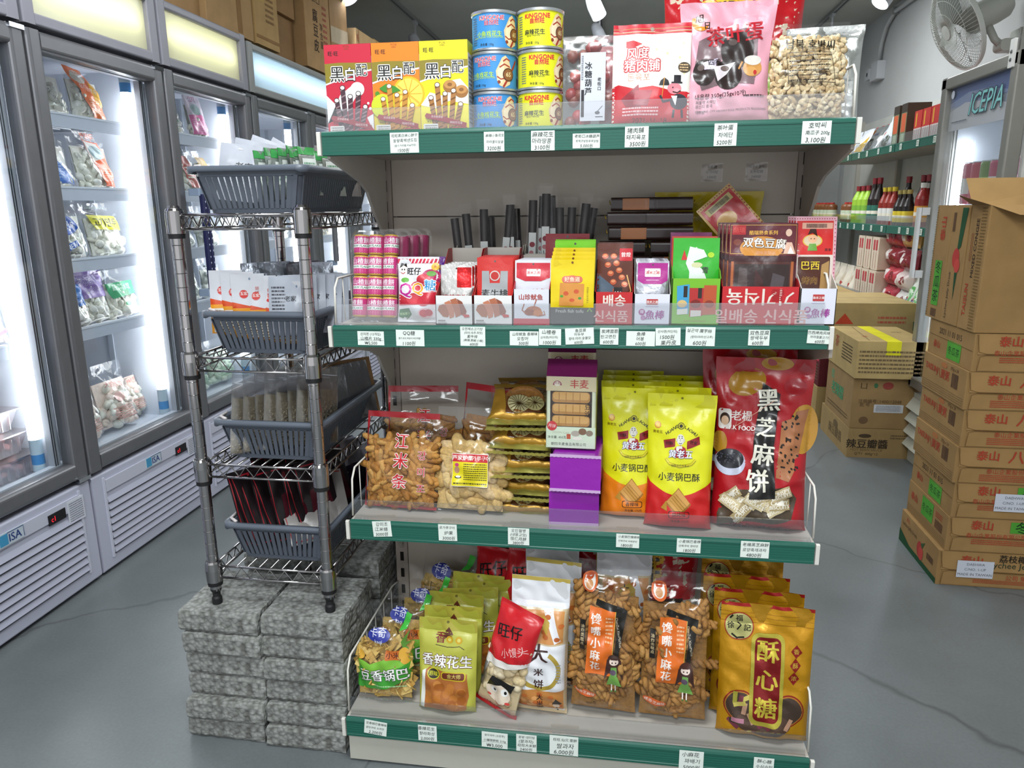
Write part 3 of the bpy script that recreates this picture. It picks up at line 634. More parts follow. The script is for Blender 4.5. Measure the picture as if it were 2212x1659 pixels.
# ------------------------------------------------------------------ upright freezers along the left wall
DOUGH = ['#f0efe4', '#eceadb', '#f4f3ec', '#e8e8da']
def freezer(y0, w, label, glow, trim='#8d8c96', ndoor=1, zt=1.815, shelves=(1.385, 1.172, .955, .742), skew=0, body='#b4b5c6', side_rail='#cfd6e6', label_badge=True, frame='#77777b'):
    F = thing('display_freezer', label, 'freezer', (-1.04, y0, 0), 90, 'upright display freezers along the left wall')
    g = .006; D = .70
    m = MB(); IN = '#dfe6f2'
    m.box(g, .07, .34, .03, D, 1.60, IN); m.box(w-.03, .07, .34, w-g, D, 1.60, IN); m.box(g, D-.03, .34, w-g, D, 1.6, IN)
    m.box(g, .055, .325, w-g, D, .36, IN); m.box(g, .055, 1.575, w-g, D, 1.60, '#e8eefc')
    for yy in (.30, .52): 
        for x in (.03, w-.034): m.box(x, yy, .36, x+.004, yy+.02, 1.57, '#b9c2d0')
    m.build('cabinet', 'painted_metal', F)
    # header light box with a lamp behind a translucent panel
    m = MB(); m.box(g, .02, 1.60, w-g, D*.6, 1.612, trim); m.box(g, .02, zt-.012, w-g, D*.6, zt, trim); m.box(g, .25, 1.612, w-g, .26, zt-.012, '#ffffff')
    m.box(g, .02, 1.612, g+.012, .26, zt-.012, trim); m.box(w-g-.012, .02, 1.612, w-g, .26, zt-.012, trim)
    hz0, hz1 = 1.632, zt-.03
    m.rbox(.048, .001, 1.60, w-.048, .021, hz0, .006, trim, ax='x'); m.rbox(.048, .001, hz1, w-.048, .021, zt, .008, trim, ax='x')
    m.rbox(g, .0, 1.60, .05, .022, zt, .006, trim, ax='z'); m.rbox(w-.05, .0, 1.60, w-g, .022, zt, .006, trim, ax='z')
    hd = m.build('header', 'painted_metal', F)
    m = MB(); m.box(.045, .016, hz0-.004, w-.045, .019, hz1+.004, glow[0]); m.build('light_panel', 'translucent_panel', hd)
    m = MB(); m.xf = Matrix.Translation((.07, .055, (hz0+hz1)/2+.01)) @ Matrix.Rotation(pi/2, 4, 'Y'); m.lathe([(0, 0), (.013, 0), (.013, w-.14), (0, w-.14)], glow[1], 12); m.build('lamp_tube', 'header_lamp', hd)
    # base grille
    m = MB(); m.rbox(g, .004, .012, w-g, .03, .325, .006, body, ax='x'); m.box(g, .03, .0, w-g, D, .325, '#9fa0ad')
    m.box(.06, -.001, .262, w-.06, .004, .30, '#bdbecd')
    k = 0; z = .235
    while z > .05:
        m.prism([(-.004, z-.008), (.004, z+.008), (.006, z-.010)], .06, w-.06, 'x', '#a6a7b8'); m.box(.06, .003, z-.016, w-.06, .0045, z-.008, '#55565f'); z -= .024
    m.box(.05, .0, .045, .058, .004, .31, '#c4c5d4'); m.box(w-.058, .0, .045, w-.05, .004, .31, '#c4c5d4')
    bp = m.build('base_grille', 'smooth_plastic', F)
    if label_badge:
        bx = w*.42 if ndoor == 1 else w*.2
        m = MB(); m.box(bx, -.003, .266, bx+.085, .0, .302, '#b9c3cc'); m.box(bx+.003, -.0034, .269, bx+.03, -.003, .299, '#3f8fb8')
        print_art(m, [('t', 'ISA', 62, 50, 36, '#27407a', {'b': .03}), ('l', [(34, 92), (97, 92), (97, 8)], 2.5, '#27407a')], .085, .036, flat_front(-.003, bx+.0425, .266)); m.build('badge', 'smooth_plastic', bp)
        m = MB(); m.box(bx+.17, -.003, .255, bx+.235, .0, .285, '#0d0a10')
        print_art(m, [('t', 'c1', 28, 50, 32, '#ff2030')], .065, .03, flat_front(-.0032, bx+.2025, .255), 1); m.build('temperature_display', ['smooth_plastic', 'glow'], bp)
        m = MB(); m.box(bx+.245, -.002, .225, bx+.31, .0, .295, '#c9cbd4'); print_art(m, [('g', 8, 8, 92, 92, 9, '#77798a')], .065, .07, flat_front(-.002, bx+.2775, .225)); m.build('notice_sticker', 'paper', bp)
    dw = w/ndoor
    for d in range(ndoor):
        x0, x1 = d*dw+g, (d+1)*dw-g*.5; fw = .052; zb, ztp = .34, 1.588
        m = MB()
        for a in ((x0, zb, x0+fw, ztp), (x1-fw, zb, x1, ztp)): m.rbox(a[0], -.002, a[1], a[2], .045, a[3], .012, frame, ax='z')
        m.rbox(x0+fw-.003, -.001, zb, x1-fw+.003, .044, zb+fw, .012, frame, ax='x'); m.rbox(x0+fw-.003, -.001, ztp-fw, x1-fw+.003, .044, ztp, .012, frame, ax='x')
        dr = m.build('door', 'aluminium', F)
        m = MB(); q = x0+fw; r_ = x1-fw
        for a in ((q, q+.012), (r_-.02, r_)): m.box(a[0], .045, zb+fw, a[1], .066, ztp-fw, '#aeb2bb')
        for x in (r_-.02, r_-.012, q+.004): m.box(x, .0435, zb+fw, x+.003, .0455, ztp-fw, '#2b2d35')
        m.box(x0+.01, .045, zb+.01, x1-.01, .066, zb+fw, '#cdd2dc'); m.box(x0+.01, .045, ztp-fw, x1-.01, .066, ztp-.01, '#cdd2dc'); m.build('gasket', 'smooth_plastic', dr)
        m = MB(); m.box(q, .02, zb+fw, r_, .026, ztp-fw, '#fff'); m.build('glass_pane', 'door_glass', dr)
        for zz in (zb, ztp-.004): m = MB(); m.box(x1-.05, -.006, zz-.008, x1-.001, .03, zz+.004, '#cfd3da'); m.build('hinge', 'chrome', dr)
        # interior lamp tube at the far side
        m = MB(); tx = x1-.075; m.lathe([(0, .47), (.0165, .47), (.0165, 1.50), (0, 1.50)], '#ffffff', 14); o = m.build('lamp_tube', 'freezer_lamp', F); o.location = (tx, .095, 0)
        m = MB(); m.lathe([(.0172, .38), (.0172, .40), (.0172, .43), (.0172, .47), (.0172, .475)], '#c6dbe9', 14, cols=['#c6dbe9', '#3f8fd0', '#c6dbe9', '#c6dbe9']); m.lathe([(.0172, 1.50), (.0175, 1.53), (.0172, 1.56), (0, 1.56)], '#3f8fd0', 14, cols=['#3f8fd0', '#c6dbe9', '#c6dbe9']); o = m.build('lamp_holder', 'smooth_plastic', F); o.location = (tx, .095, 0)
        for z in shelves:
            m = MB(); a, b = d*dw+.034, (d+1)*dw-(.115 if ndoor == 1 else .10)
            for k in range(14): y = .12+k*.04; m.box(a, y, z-.004, b, y+.006, z, '#d9e0ea')
            m.box(a, .11, z-.012, a+.01, .68, z, '#d9e0ea'); m.box(b-.01, .11, z-.012, b, .68, z, '#d9e0ea'); s_ = m.build('shelf', 'smooth_plastic', F)
            m = MB(); m.box(a, .100, z-.026, b, .108, z+.014, side_rail); m.box(a, .098, z+.010, b, .11, z+.016, '#e6ecf8'); m.build('shelf_rail', 'smooth_plastic', s_)
    return F
def special_mats():
    m, nt, b = newmat('translucent_panel'); L = nt.links.new; out = nt.nodes['Material Output']; a = nd(nt, 'ShaderNodeAttribute', attribute_name='Col')
    t = nd(nt, 'ShaderNodeBsdfTranslucent'); L(a.outputs['Color'], t.inputs[0]); g = nd(nt, 'ShaderNodeBsdfPrincipled'); g.inputs['Roughness'].default_value = .15; L(a.outputs['Color'], g.inputs['Base Color'])
    mx = nd(nt, 'ShaderNodeMixShader'); mx.inputs[0].default_value = .25; L(t.outputs[0], mx.inputs[1]); L(g.outputs[0], mx.inputs[2]); L(mx.outputs[0], out.inputs[0]); MATS['translucent_panel'] = m
    mk('header_lamp', .5, 0, emit=10); mk('freezer_lamp', .5, 0, emit=11); mk('spot_lamp', .5, 0, emit=20)
special_mats()
FR = [
 freezer(-.975, .61, 'display freezer cut by the left edge of the photo, nearest of the row', ('#d9d8f0', '#e8e6ff')),
 freezer(-.365, .61, 'display freezer with stacked meat trays, left of the dumpling freezer', ('#dddcf4', '#ecebff')),
 freezer(.245, .61, 'display freezer full of dumplings behind a yellowish lit header', ('#f4f4e4', '#f8f8dc')),
 freezer(.857, .615, 'display freezer behind the chrome rack with a pale yellow lit header', ('#f4f4e4', '#f8f8dc')),
 freezer(1.477, 1.24, 'wide two door freezer with a pale blue lit header', ('#e8f2f8', '#e2f2fb'), '#8f918f', 2, 1.80, body='#a9adb6', frame='#747678'),
 freezer(2.725, 1.24, 'farthest two door freezer, mostly hidden behind the centre shelving', ('#e8f2f8', '#e2f2fb'), '#8f918f', 2, 1.80, body='#a9adb6', frame='#747678'),
]
# door handles
def wrap_handle(fz, x, z0, z1, col, name='door_handle', dots=True):
    door = [c for c in fz.children if c.name.startswith('door')][0 if x < .6 else 1]
    m = MB(); m.rbox(x-.012, -.05, z0-.02, x+.03, -.004, z0+.005, .006, '#8fa0b8', ax='z'); m.rbox(x-.012, -.05, z1-.005, x+.03, -.004, z1+.02, .006, '#8fa0b8', ax='z')
    for dx in (0, .022):
        m.rbox(x+dx-.008, -.062, z0, x+dx+.008, -.042, z1, .006, col, ax='z')
        if dots:
            z = z0+.015
            while z < z1-.01: m.ball((x+dx, -.0622, z), .0022, .001, .004, '#cfd6f0', 6, 4); z += .022
    m.build(name, 'smooth_plastic', door)
wrap_handle(FR[3], .075, .82, 1.17, '#23264f'); wrap_handle(FR[4], .70, .84, 1.16, '#77787c', dots=False)

# what is in the freezers: fx, fz are along the front and up
def fbag(fr, x, z, w, h, t, cols, art, label, yd=.125, kind='dumpling', n=46, r=.0155, lean=8, rz=0, group='bagged frozen food in the freezers', film_='clear_film', name='frozen_food_bag', v1=.72):
    rnd = random.Random(hash((round(x*997), round(z*991))) % 9999); y0 = fr.location.y; x = .235+(x-.115)*1.12
    p = Pouch(w, h, t, 'stand', .14, seed=rnd.randint(0, 999), cr=.0018, pinch=.05)
    return clear_bag(name, label, 'frozen food bag', p, rnd, lumps(p, rnd, n, r, cols, kind, .04, v1, 'smooth_food'), art, (-1.04-yd, y0+x, z+.003+t*.16), 90+rz, lean, group, filmmat=film_, fmat='smooth_food')
O_ = {'o': '#ffffff'}
WT = ('#dfe3e6', '#e8ecee', '#d8dcdf')
f2 = FR[2]
fbag(f2, .115, 1.386, .17, .165, .07, DOUGH, [('t', '老东北', 40, 62, 15, '#26282c', {'rot': -38, 'b': .01}), ('t', '手工水饺', 58, 36, 13, '#2e3034', {'rot': -55})], 'clear bag of white dumplings with black brush lettering, top freezer shelf')
fbag(f2, .275, 1.386, .15, .175, .06, DOUGH, [('p', [(6, 96), (62, 92), (98, 6), (42, 4), (30, 50)], '#e8763a'), ('p', [(62, 70), (84, 66), (96, 28), (70, 32)], '#e9b23c'), ('e', 40, 78, 20, 14, '#e9e2cf', -10), ('t', '김치손만두', 55, 58, 12, '#ffffff', {'rot': -12}), ('g', 46, 12, 84, 40, 6, '#f3c4a0')], 'bag of dumplings with a slanted orange label, right on the top freezer shelf')
fbag(f2, .105, 1.173, .16, .175, .07, DOUGH, [('p', [(2, 70), (44, 56), (98, 6), (10, 6)], '#3f74c8'), ('e', 16, 66, 22, 16, '#cfd9e4', 10), ('g', 20, 14, 68, 44, 6, '#9dbbe8')], 'bag of dumplings with a blue corner label on the second freezer shelf')
fbag(f2, .275, 1.173, .175, .19, .07, DOUGH, [('p', [(34, 84), (76, 80), (98, 4), (54, 4)], '#e6673d'), ('p', [(36, 82), (72, 78), (80, 54), (44, 46)], '#e8e6e0'), ('e', 58, 62, 17, 13, '#9db4b8', -10), ('t', '찐만두', 55, 90, 13, '#e25a30', {'rot': -4, 'b': .03}), ('g', 58, 12, 86, 36, 6, '#f3b6a0')], 'bag of round dumplings with an orange-red label on the second freezer shelf')
fbag(f2, .12, .956, .18, .185, .075, DOUGH, [('e', 45, 56, 38, 17, '#2f5fc0', 4), ('t', '부추만두', 46, 56, 16, '#e8ecf6', {'rot': -4, 'b': .02}), ('p', [(24, 22), (62, 30), (60, 20), (26, 10)], '#2f5fc0'), ('t', 'NEW', 44, 20, 13, '#eef2fb', {'rot': 14, 'b': .03})], 'bag of dumplings with a blue oval reading in white, third freezer shelf')
fbag(f2, .29, .956, .18, .175, .075, DOUGH, [('p', [(10, 78), (86, 74), (92, 46), (18, 50)], '#e9e34a'), ('t', '고기만두', 50, 62, 18, '#2a2a2a', {'rot': -2, 'b': .03}), ('g', 18, 82, 70, 94, 2, '#9aa')], 'bag of dumplings with a yellow label beside the blue oval bag')
fbag(f2, .095, .743, .16, .165, .07, DOUGH, [('p', [(4, 76), (90, 80), (94, 38), (6, 36)], '#2f78cc'), ('t', '汤水', 48, 66, 24, '#e8f0fa', {'b': .03}), ('t', '물만두', 50, 46, 18, '#16305c', {'b': .02})], 'bag of dumplings with a square blue label, left on the fourth freezer shelf')
fbag(f2, .20, .743, .15, .185, .06, DOUGH, [('r', 0, 44, 100, 98, '#8a6db4'), ('t', '荠猪肉', 46, 76, 24, '#5a3f8a', {'o': '#c9b8e0', 'rot': 6}), ('t', '배추만두', 56, 56, 16, '#5a3f8a', {'rot': 6, 'o': '#c9b8e0'})], 'bag of dumplings with a purple header in the middle of the fourth freezer shelf', yd=.135)
fbag(f2, .325, .743, .16, .165, .07, DOUGH, [('p', [(4, 72), (92, 74), (96, 46), (10, 40)], '#3f9a6a'), ('t', '蔬菜水饺', 50, 62, 15, '#d6efe0'), ('t', '야채', 50, 48, 16, '#1d5c3c', {'b': .02}), ('e', 46, 26, 9, 5, '#3f9a6a')], 'bag of dumplings with a green label, right on the fourth freezer shelf')
PK = ['#efdccf', '#eae6d6', '#e8d6c8', '#f0eee2']
RT = lambda a: [('t', '大娘水饺', 50, 66, 13, '#c9685e', {'rot': a}), ('e', 50, 46, 13, 10, '#e2b7ae'), ('g', 20, 12, 80, 32, 6, '#c98a80')]
fbag(f2, .095, .362, .17, .20, .10, PK, RT(8), 'big clear sack of dumplings with red print lying at the freezer bottom, left', n=60, r=.018)
fbag(f2, .248, .362, .175, .225, .11, PK, RT(-8), 'big clear sack of dumplings with red print at the freezer bottom, middle', n=64, r=.018)
fbag(f2, .376, .362, .105, .20, .09, PK, RT(5), 'big clear sack of dumplings with red print beside the lamp tube', n=44, r=.018, yd=.17)
fbag(f2, .16, .55, .20, .11, .10, ['#b5705e', '#c88a74', '#a85a4c'], [('g', 20, 30, 80, 80, 4, '#e8b0a0')], 'bag of reddish frozen meat lying on top of the dumpling sacks', n=30, yd=.25)
f3 = FR[3]
fbag(f3, .13, 1.386, .17, .17, .07, DOUGH, [('p', [(0, 98), (40, 96), (22, 4), (0, 4)], '#d97a3c'), ('p', [(8, 60), (40, 42), (36, 4), (4, 4)], '#8cc24c'), ('rr', 52, 28, 72, 52, 3, '#3f9a50'), ('t', '白菜', 62, 40, 9, '#e6f6e6'), ('t', '전통만두', 20, 74, 12, '#e8582c', {'b': .03, 'o': '#fff'})], 'bag of frozen dumplings with orange and green print behind the rack')
fbag(f3, .30, 1.386, .135, .18, .05, DOUGH, [('rr', 4, 8, 96, 94, 5, '#e9dfe6'), ('p', [(6, 8), (94, 8), (92, 46), (60, 54), (8, 50)], '#dd6aa4'), ('e', 48, 64, 24, 16, '#9fb7b0'), ('t', '김치', 50, 88, 20, '#b9447c', {'b': .02}), ('g', 14, 14, 84, 42, 7, '#efb4d2')], 'bag with a pink and white label in the freezer behind the rack')
for i, (x, cc) in enumerate(((.10, '#5aa04c'), (.21, '#b8544a'), (.33, '#a8893e'))):
    fbag(f3, x, 1.173, .13, .17, .06, DOUGH, [('p', [(10, 90), (60, 84), (90, 10), (30, 10)], cc), ('g', 30, 30, 70, 60, 4, '#e6ead8')], 'frozen food bag with a slanted %s label behind the top basket' % ('green', 'red', 'olive')[i], n=30)
for i, (x, z) in enumerate(((.13, .956), (.30, .956), (.14, .743), (.31, .743))):
    fbag(f3, x, z, .16, .165, .07, ['#d8ddd6', '#cfd6cf', '#e2e5de'], [('g', 20, 60, 80, 84, 3, '#8f9a9a'), ('t', '만두', 50, 44, 18, ('#6a7a78', '#5c7a90', '#b0605a', '#6c8a5a')[i])], 'cloudy bag of pale frozen balls, %s of the third freezer' % ('left on the middle shelf', 'right on the middle shelf', 'left on the lower shelf', 'right on the lower shelf')[i], n=36)
for i, x in enumerate((.13, .32)):
    fbag(f3, x, .362, .2, .19, .1, ['#cfe0cc', '#dfe8d8', '#c4d8c2'], [('t', '냉동', 40, 50, 12, '#5a9a6a'), ('g', 20, 16, 80, 36, 5, '#86b490')], 'pale green bag at the bottom of the third freezer, %s' % ('left', 'right')[i], n=30)
f4 = FR[4]
fbag(f4, .16, 1.20, .17, .20, .06, ['#d9ddd0', '#e3e4da'], [('p', [(58, 92), (96, 92), (96, 30), (50, 30)], '#d99a6a'), ('r', 8, 6, 96, 28, '#5fb35a')], 'bag with orange and green bands in the two door freezer', n=14)
fbag(f4, .40, 1.20, .13, .18, .05, ['#e3ddda', '#c9a8a4'], [('g', 20, 30, 80, 70, 6, '#b08080')], 'white bag beside the orange and green one in the two door freezer', n=24)
for i, (x, z, c_) in enumerate(((.15, .956, '#c9a09c'), (.36, .956, '#b9c7b4'), (.18, .743, '#a8c0a8'), (.75, 1.173, '#cc9a94'), (.90, .956, '#b9ad88'), (.80, 1.386, '#8a7a9c'), (.95, 1.386, '#a84c58'))):
    fbag(f4, x, z, .15, .18, .06, [c_, '#dcdcd8', '#e6e6e2'], [('g', 20, 34, 80, 74, 6, '#8a8a90'), ('e', 50, 80, 18, 8, c_)], 'frozen bag in the two door freezer, %s' % ('pinkish by the first far lamp', 'greenish by the first far lamp', 'green tinted on the lower shelf', 'pink on the right hand side', 'tan on the right hand side', 'purple at the top right', 'dark red at the top right')[i], n=24)
# meat trays and red bags in the nearer freezer
f1 = FR[1]
mt = None
for k in range(4):
    zz = .362+.068*k
    if mt is None:
        mt = thing('meat_tray', '', 'meat tray', (0, 0, 0), 90, 'stacked clear meat trays')
        m = MB(); w, l, h = .20, .30, .062; A = [(-w/2+.02, .02), (w/2-.02, .02), (w/2-.02, l-.02), (-w/2+.02, l-.02)]; B = [(-w/2, 0), (w/2, 0), (w/2, l), (-w/2, l)]
        m.add([(x, y, 0) for x, y in A]+[(x, y, h) for x, y in B], [(0, 1, 5, 4), (1, 2, 6, 5), (2, 3, 7, 6), (3, 0, 4, 7), (0, 3, 2, 1)], '#f0dfe2')
        for i in range(6): x = -w/2+.03+i*.028; m.box(x, .004, .008, x+.003, .012, h-.01, '#fff')
        m.add([(x*1.06, (y-l/2)*1.05+l/2, h) for x, y in B]+[(x*1.06, (y-l/2)*1.05+l/2, h+.004) for x, y in B], [(0, 1, 5, 4), (1, 2, 6, 5), (2, 3, 7, 6), (3, 0, 4, 7), (4, 5, 6, 7)], '#f2dcdc'); m.build('tray', 'hazy_plastic', mt)
        m = MB(); r2 = random.Random(4)
        for _ in range(60): m.ball((r2.uniform(-.07, .07), r2.uniform(.03, .26), r2.uniform(.012, .055)), .02, .02, .009, r2.choice(['#b05050', '#c87a74', '#d8a09a', '#a83c40']), 7, 5, rot=rot3(r2, .5))
        mm = m.build('meat', 'smooth_food', mt); mm['kind'] = 'stuff'; o = mt
    else: o = dup(mt)
    o.location = (-1.04-.125-.012*k, f1.location.y+.455+(.02, .0, -.01, -.06)[k], zz)
    o['label'] = 'clear tray of frozen red meat, %s of the freezer stack' % ('lowest', 'second', 'third', 'topmost')[k]
fbag(f1, .33, .743, .19, .16, .07, ['#e4e0e2', '#dcd6d8'], [('l', [(5, 20), (40, 10), (95, 22)], 5, '#d85a88'), ('t', '떡', 40, 60, 20, '#d85a88')], 'white bag with a pink stripe above the meat trays', n=30)
fbag(f1, .34, .956, .13, .10, .08, ['#c93a3c', '#b83034'], [('r', 0, 20, 100, 90, '#cc3a3e')], 'red bag lying on the middle shelf of the meat freezer', n=24)
for i, (x, c_) in enumerate(((.12, '#d8ccd0'), (.30, '#c9b0b4'))): fbag(f1, x, 1.173, .15, .17, .06, [c_, '#e0dadc'], [('g', 20, 30, 80, 70, 5, '#a88890')], 'pale bag on the upper shelf of the meat freezer, %s' % ('left', 'right')[i], n=24)

# ------------------------------------------------------------------ cartons stored on the freezers
CB = '#a3815a'
def carton(x0, y0, z0, sx, sy, sz, label, rz=0, col=CB, front=None, side=None, tape=None, group=None, name='cardboard_carton', flaps=None, cat='carton', topart=None, jit=.0):
    """front faces -Y (art), left face faces -X (side art)"""
    m = MB(); b = .002
    m.rbox(0, 0, 0, sx, sy, sz, .003, col, ax='z', n=2)
    m.box(.002, -.0004, sz/2-.0008, sx-.002, 0, sz/2+.0008, '#6e5436') if flaps else None
    if tape:
        tw = .03
        m.box(sx/2-tw, -.0006, sz-.06, sx/2+tw, .0, sz+.0004, tape); m.box(sx/2-tw, 0, sz, sx/2+tw, sy, sz+.0006, tape)
    m.box(.0, sy/2-.0006, sz-.0002, sx, sy/2+.0006, sz+.0003, '#6e5436') if not tape else None
    if front: print_art(m, front, sx, sz, flat_front(-.0007, sx/2, 0), 0)
    if side: print_art(m, side, sy, sz, lambda a, b_, e: (-.0007-e, sy/2-a, b_), 0)
    if topart: print_art(m, topart, sx, sy, lambda a, b_, e: (a+sx/2, b_, sz+.001+e), 0)
    o = m.build(name, 'cardboard'); place(o, (x0, y0, z0), rz); return tag(o, label, cat, group)
UPM = lambda x, c='#8a4a38': [('l', [(x, 30), (x, 60), (x+8, 60), (x+8, 30), (x, 30)], 1, c), ('p', [(x+1, 48), (x+7, 48), (x+4, 56)], c), ('r', x+3, 34, x+5, 48, c)]
ZF = 1.818
G_ = 'cartons stored on top of the freezers'
fr_rot = 90
carton(-1.075, .30, ZF, .30, .45, .28, 'white box on the freezer tops, leftmost and cut by the frame', fr_rot, '#b9b4ac', group=G_)
carton(-1.09, .93, ZF, .29, .45, .30, 'plain brown carton left of the fragile marked carton', fr_rot, CB, group=G_)
carton(-1.065, 1.225, ZF, .375, .45, .32, 'brown carton with fragile marks and brown tape over the freezers', fr_rot, '#ab8a60', [('t', 'Y', 30, 62, 12, '#a05a48', {'b': .02}), ('l', [(24, 44), (24, 78), (38, 78), (38, 44), (24, 44)], 1, '#a05a48'), ('p', [(48, 58), (58, 58), (53, 68)], '#a05a48'), ('l', [(46, 44), (46, 72), (58, 72), (58, 44), (46, 44)], 1, '#a05a48'), ('r', 64, 4, 74, 74, '#8c6a42'), ('g', 40, 80, 90, 92, 2, '#a06a50')], group=G_)
carton(-1.06, 1.615, ZF, .225, .42, .33, 'narrow brown carton with yellowed packing tape on the freezer tops', fr_rot, '#b0905f', [('r', 2, 55, 40, 96, '#b59a5c'), ('g', 45, 30, 80, 92, 9, '#8a6a48'), ('r', 0, 8, 100, 12, '#8c6a42')], group=G_)
carton(-1.12, 1.88, ZF, .26, .42, .20, 'dark brown carton set back under a smaller one', fr_rot, '#8d6d49', group=G_)
carton(-1.10, 1.87, ZF+.203, .25, .40, .20, 'small brown carton on top of the set back one', fr_rot, '#96744d', group=G_)
carton(-1.06, 2.15, ZF, .33, .42, .42, 'brown carton with black Chinese writing down its side', fr_rot, '#a8865c', [('t', '腐豆皮', 40, 45, 20, '#3a2d22', {'v': 1, 'b': .02}), ('t', '净含量', 62, 42, 12, '#4a3a2c', {'v': 1}), ('l', [(30, 78), (30, 92), (42, 92), (42, 78), (30, 78)], 1.2, '#3a2d22'), ('l', [(48, 78), (48, 92), (60, 92), (60, 78), (48, 78)], 1.2, '#3a2d22'), ('g', 70, 20, 86, 80, 9, '#a05a48')], group=G_)
carton(-1.06, 2.49, ZF, .26, .42, .45, 'brown carton wrapped in crinkled clear tape near the wafer boxes', fr_rot, '#a18059', [('g', 20, 10, 80, 50, 8, '#6c533a'), ('p', [(0, 40), (100, 44), (100, 62), (0, 58)], '#b5a58c')], group=G_)
carton(-1.02, 2.78, ZF, .36, .42, .31, 'light carton with a round green emblem behind the spotlight', fr_rot, '#c2a276', [('e', 28, 62, 10, 10, '#d8d8c8'), ('e', 28, 62, 8, 8, '#3f8a58'), ('t', '粉', 8, 84, 12, '#b05a48'), ('l', [(12, 0), (12, 100)], 1.2, '#a8503c'), ('g', 40, 20, 90, 44, 4, '#b07058')], group=G_)
carton(-1.04, 3.16, ZF, .32, .42, .33, 'carton beside the light one, partly hidden by the wafer boxes', fr_rot, '#b3925f', [('g', 10, 20, 60, 60, 5, '#9a6a4c')], group=G_)
carton(-1.02, 3.50, ZF, .30, .42, .37, 'farthest tall carton on the freezer tops', fr_rot, '#a3845c', group=G_)

# ------------------------------------------------------------------ right hand wall: shelving, drinks fridge, fan, carton pile
wsh = thing('wall_shelving', 'long shelving with green price rails along the right wall', 'shelving', (0, 0, 0))
SX, SY0, SY1 = 2.0, 2.05, 5.2
SZ = [(1.435, 2.0), (1.0, 2.0), (.545, 1.98), (.12, 1.9)]
m = MB(); m.box(2.375, SY0, .05, 2.395, SY1, 1.72, '#cfd0ca'); m.build('back_panel', 'painted_metal', wsh)
for y in (SY0+.9, SY0+1.8, SY0+2.7):
    m = MB(); m.box(2.345, y-.015, .02, 2.375, y+.015, 1.74, '#b5b0a6'); m.build('upright', 'painted_metal', wsh)
RN4 = random.Random(11)
for z, x in SZ:
    for k in range(4):
        y0 = SY0+k*.79; y1 = y0+.785
        if z > 1.3 and k == 3: continue
        m = MB(); m.box(x+.004, y0, z-.03, 2.372, y1, z-.003, '#a9a398'); sh = m.build('shelf', 'painted_metal', wsh)
        m = MB(); m.box(x-.008, y0+.002, z-.042, x+.003, y1-.002, z, GREEN)
        m.box(x-.0095, y0+.002, z-.004, x-.007, y1-.002, z, '#2b7463')
        m.build('price_rail', 'smooth_plastic', sh)
        m = MB(); m.box(x+.004, y0+.01, z-.003, x+.006, y1-.01, z+.05, '#fff'); m.build('shelf_guard', 'clear_acrylic', sh)
WT_ = None
for (z, x), n in zip(SZ[:3], (13, 14, 9)):
    for k in range(n):
        y = SY0+.25+k*(2.6/n)+RN4.uniform(-.05, .05); m = MB(); m.box(-.0012, -.016, 0, 0, .016, .03, '#d3ddd2')
        print_art(m, [('g', 12, 12, 88, 88, 3, '#55605a')], .032, .03, lambda a, b_, e: (-.0012-e, -a, b_))
        o = m.build('price_tag', 'paper'); o.location = (x-.0096, y, z-.036)
        tag(o, 'small white price tag on the %s rail of the right wall shelving' % {1.435: 'top', 1.0: 'middle', .545: 'low'}[z], 'price tag', 'price tags on the %s rail of the wall shelving' % {1.435: 'top', 1.0: 'middle', .545: 'low'}[z])
# goods on the wall shelving (seen from the end)
def put(o, x, y, z, rz=-90): place(o, (x, y, z), rz); return o
def bottle(h, r, glass, cap, lab, neck=.35, capz=.1):
    m = MB(); s_ = h*(1-neck); m.lathe([(0, 0), (r, 0), (r, s_*.9), (r*.85, s_), (r*.42, s_+h*neck*.45), (r*.36, h*(1-capz)), (0, h*(1-capz))], glass, 14)
    b = m.build('bottle', 'smooth_plastic')
    m = MB(); m.lathe([(r*.44, h*(1-capz)-.003), (r*.46, h), (0, h)], cap, 14); m.build('cap', 'smooth_plastic', b)
    m = MB(); m.lathe([(r*1.015, s_*.16), (r*1.015, s_*.68)], lab, 14); m.lathe([(r*1.02, s_*.36), (r*1.02, s_*.48)], '#e8e2d0', 14); m.build('label', 'printed_card', b)
    return b
BT = {'soy': bottle(.27, .034, '#1d0f0c', '#7c1a22', '#2a6a58', .4, .12), 'short': bottle(.19, .03, '#1a0e0b', '#a39250', '#d8c02c', .4, .1), 'green': bottle(.23, .036, '#9fc83c', '#8c2a30', '#7bb03a', .3, .12), 'chili': bottle(.21, .032, '#8c2418', '#c9b02e', '#e0e0dc', .35, .1), 'sauce': bottle(.22, .034, '#8c1d18', '#c9c6c0', '#d89a3c', .3, .1), 'jar': bottle(.13, .038, '#7a4a28', '#c22a2c', '#c5cfb2', .12, .12)}
GN = 'bottles on the middle wall shelf'
seen_b = set()
def bt(kind, x, y, z, lab, grp=GN):
    o = BT[kind] if kind not in seen_b else dup(BT[kind]); seen_b.add(kind); o.name = {'jar': 'jar'}.get(kind, 'sauce_bottle'); o.location = (x, y, z); tag(o, lab, {'jar': 'jar'}.get(kind, 'bottle'), grp)
Zm = 1.0
for i, y in enumerate((2.52, 2.62)): bt('sauce', 2.05+.05*i, y, Zm, 'squeeze sauce bottle with grey cap nearest the fridge, %s' % ('front', 'behind')[i])
for i, y in enumerate((2.70, 2.77, 2.84)): bt('short', 2.05, y, Zm, 'short dark bottle with a yellow label, %s of the three' % ('nearest', 'middle', 'farthest')[i])
for i, y in enumerate((2.93, 3.01, 3.09)): bt('chili', 2.05, y, Zm, 'red chilli sauce bottle with a white label, %s' % ('nearest', 'middle', 'farthest')[i])
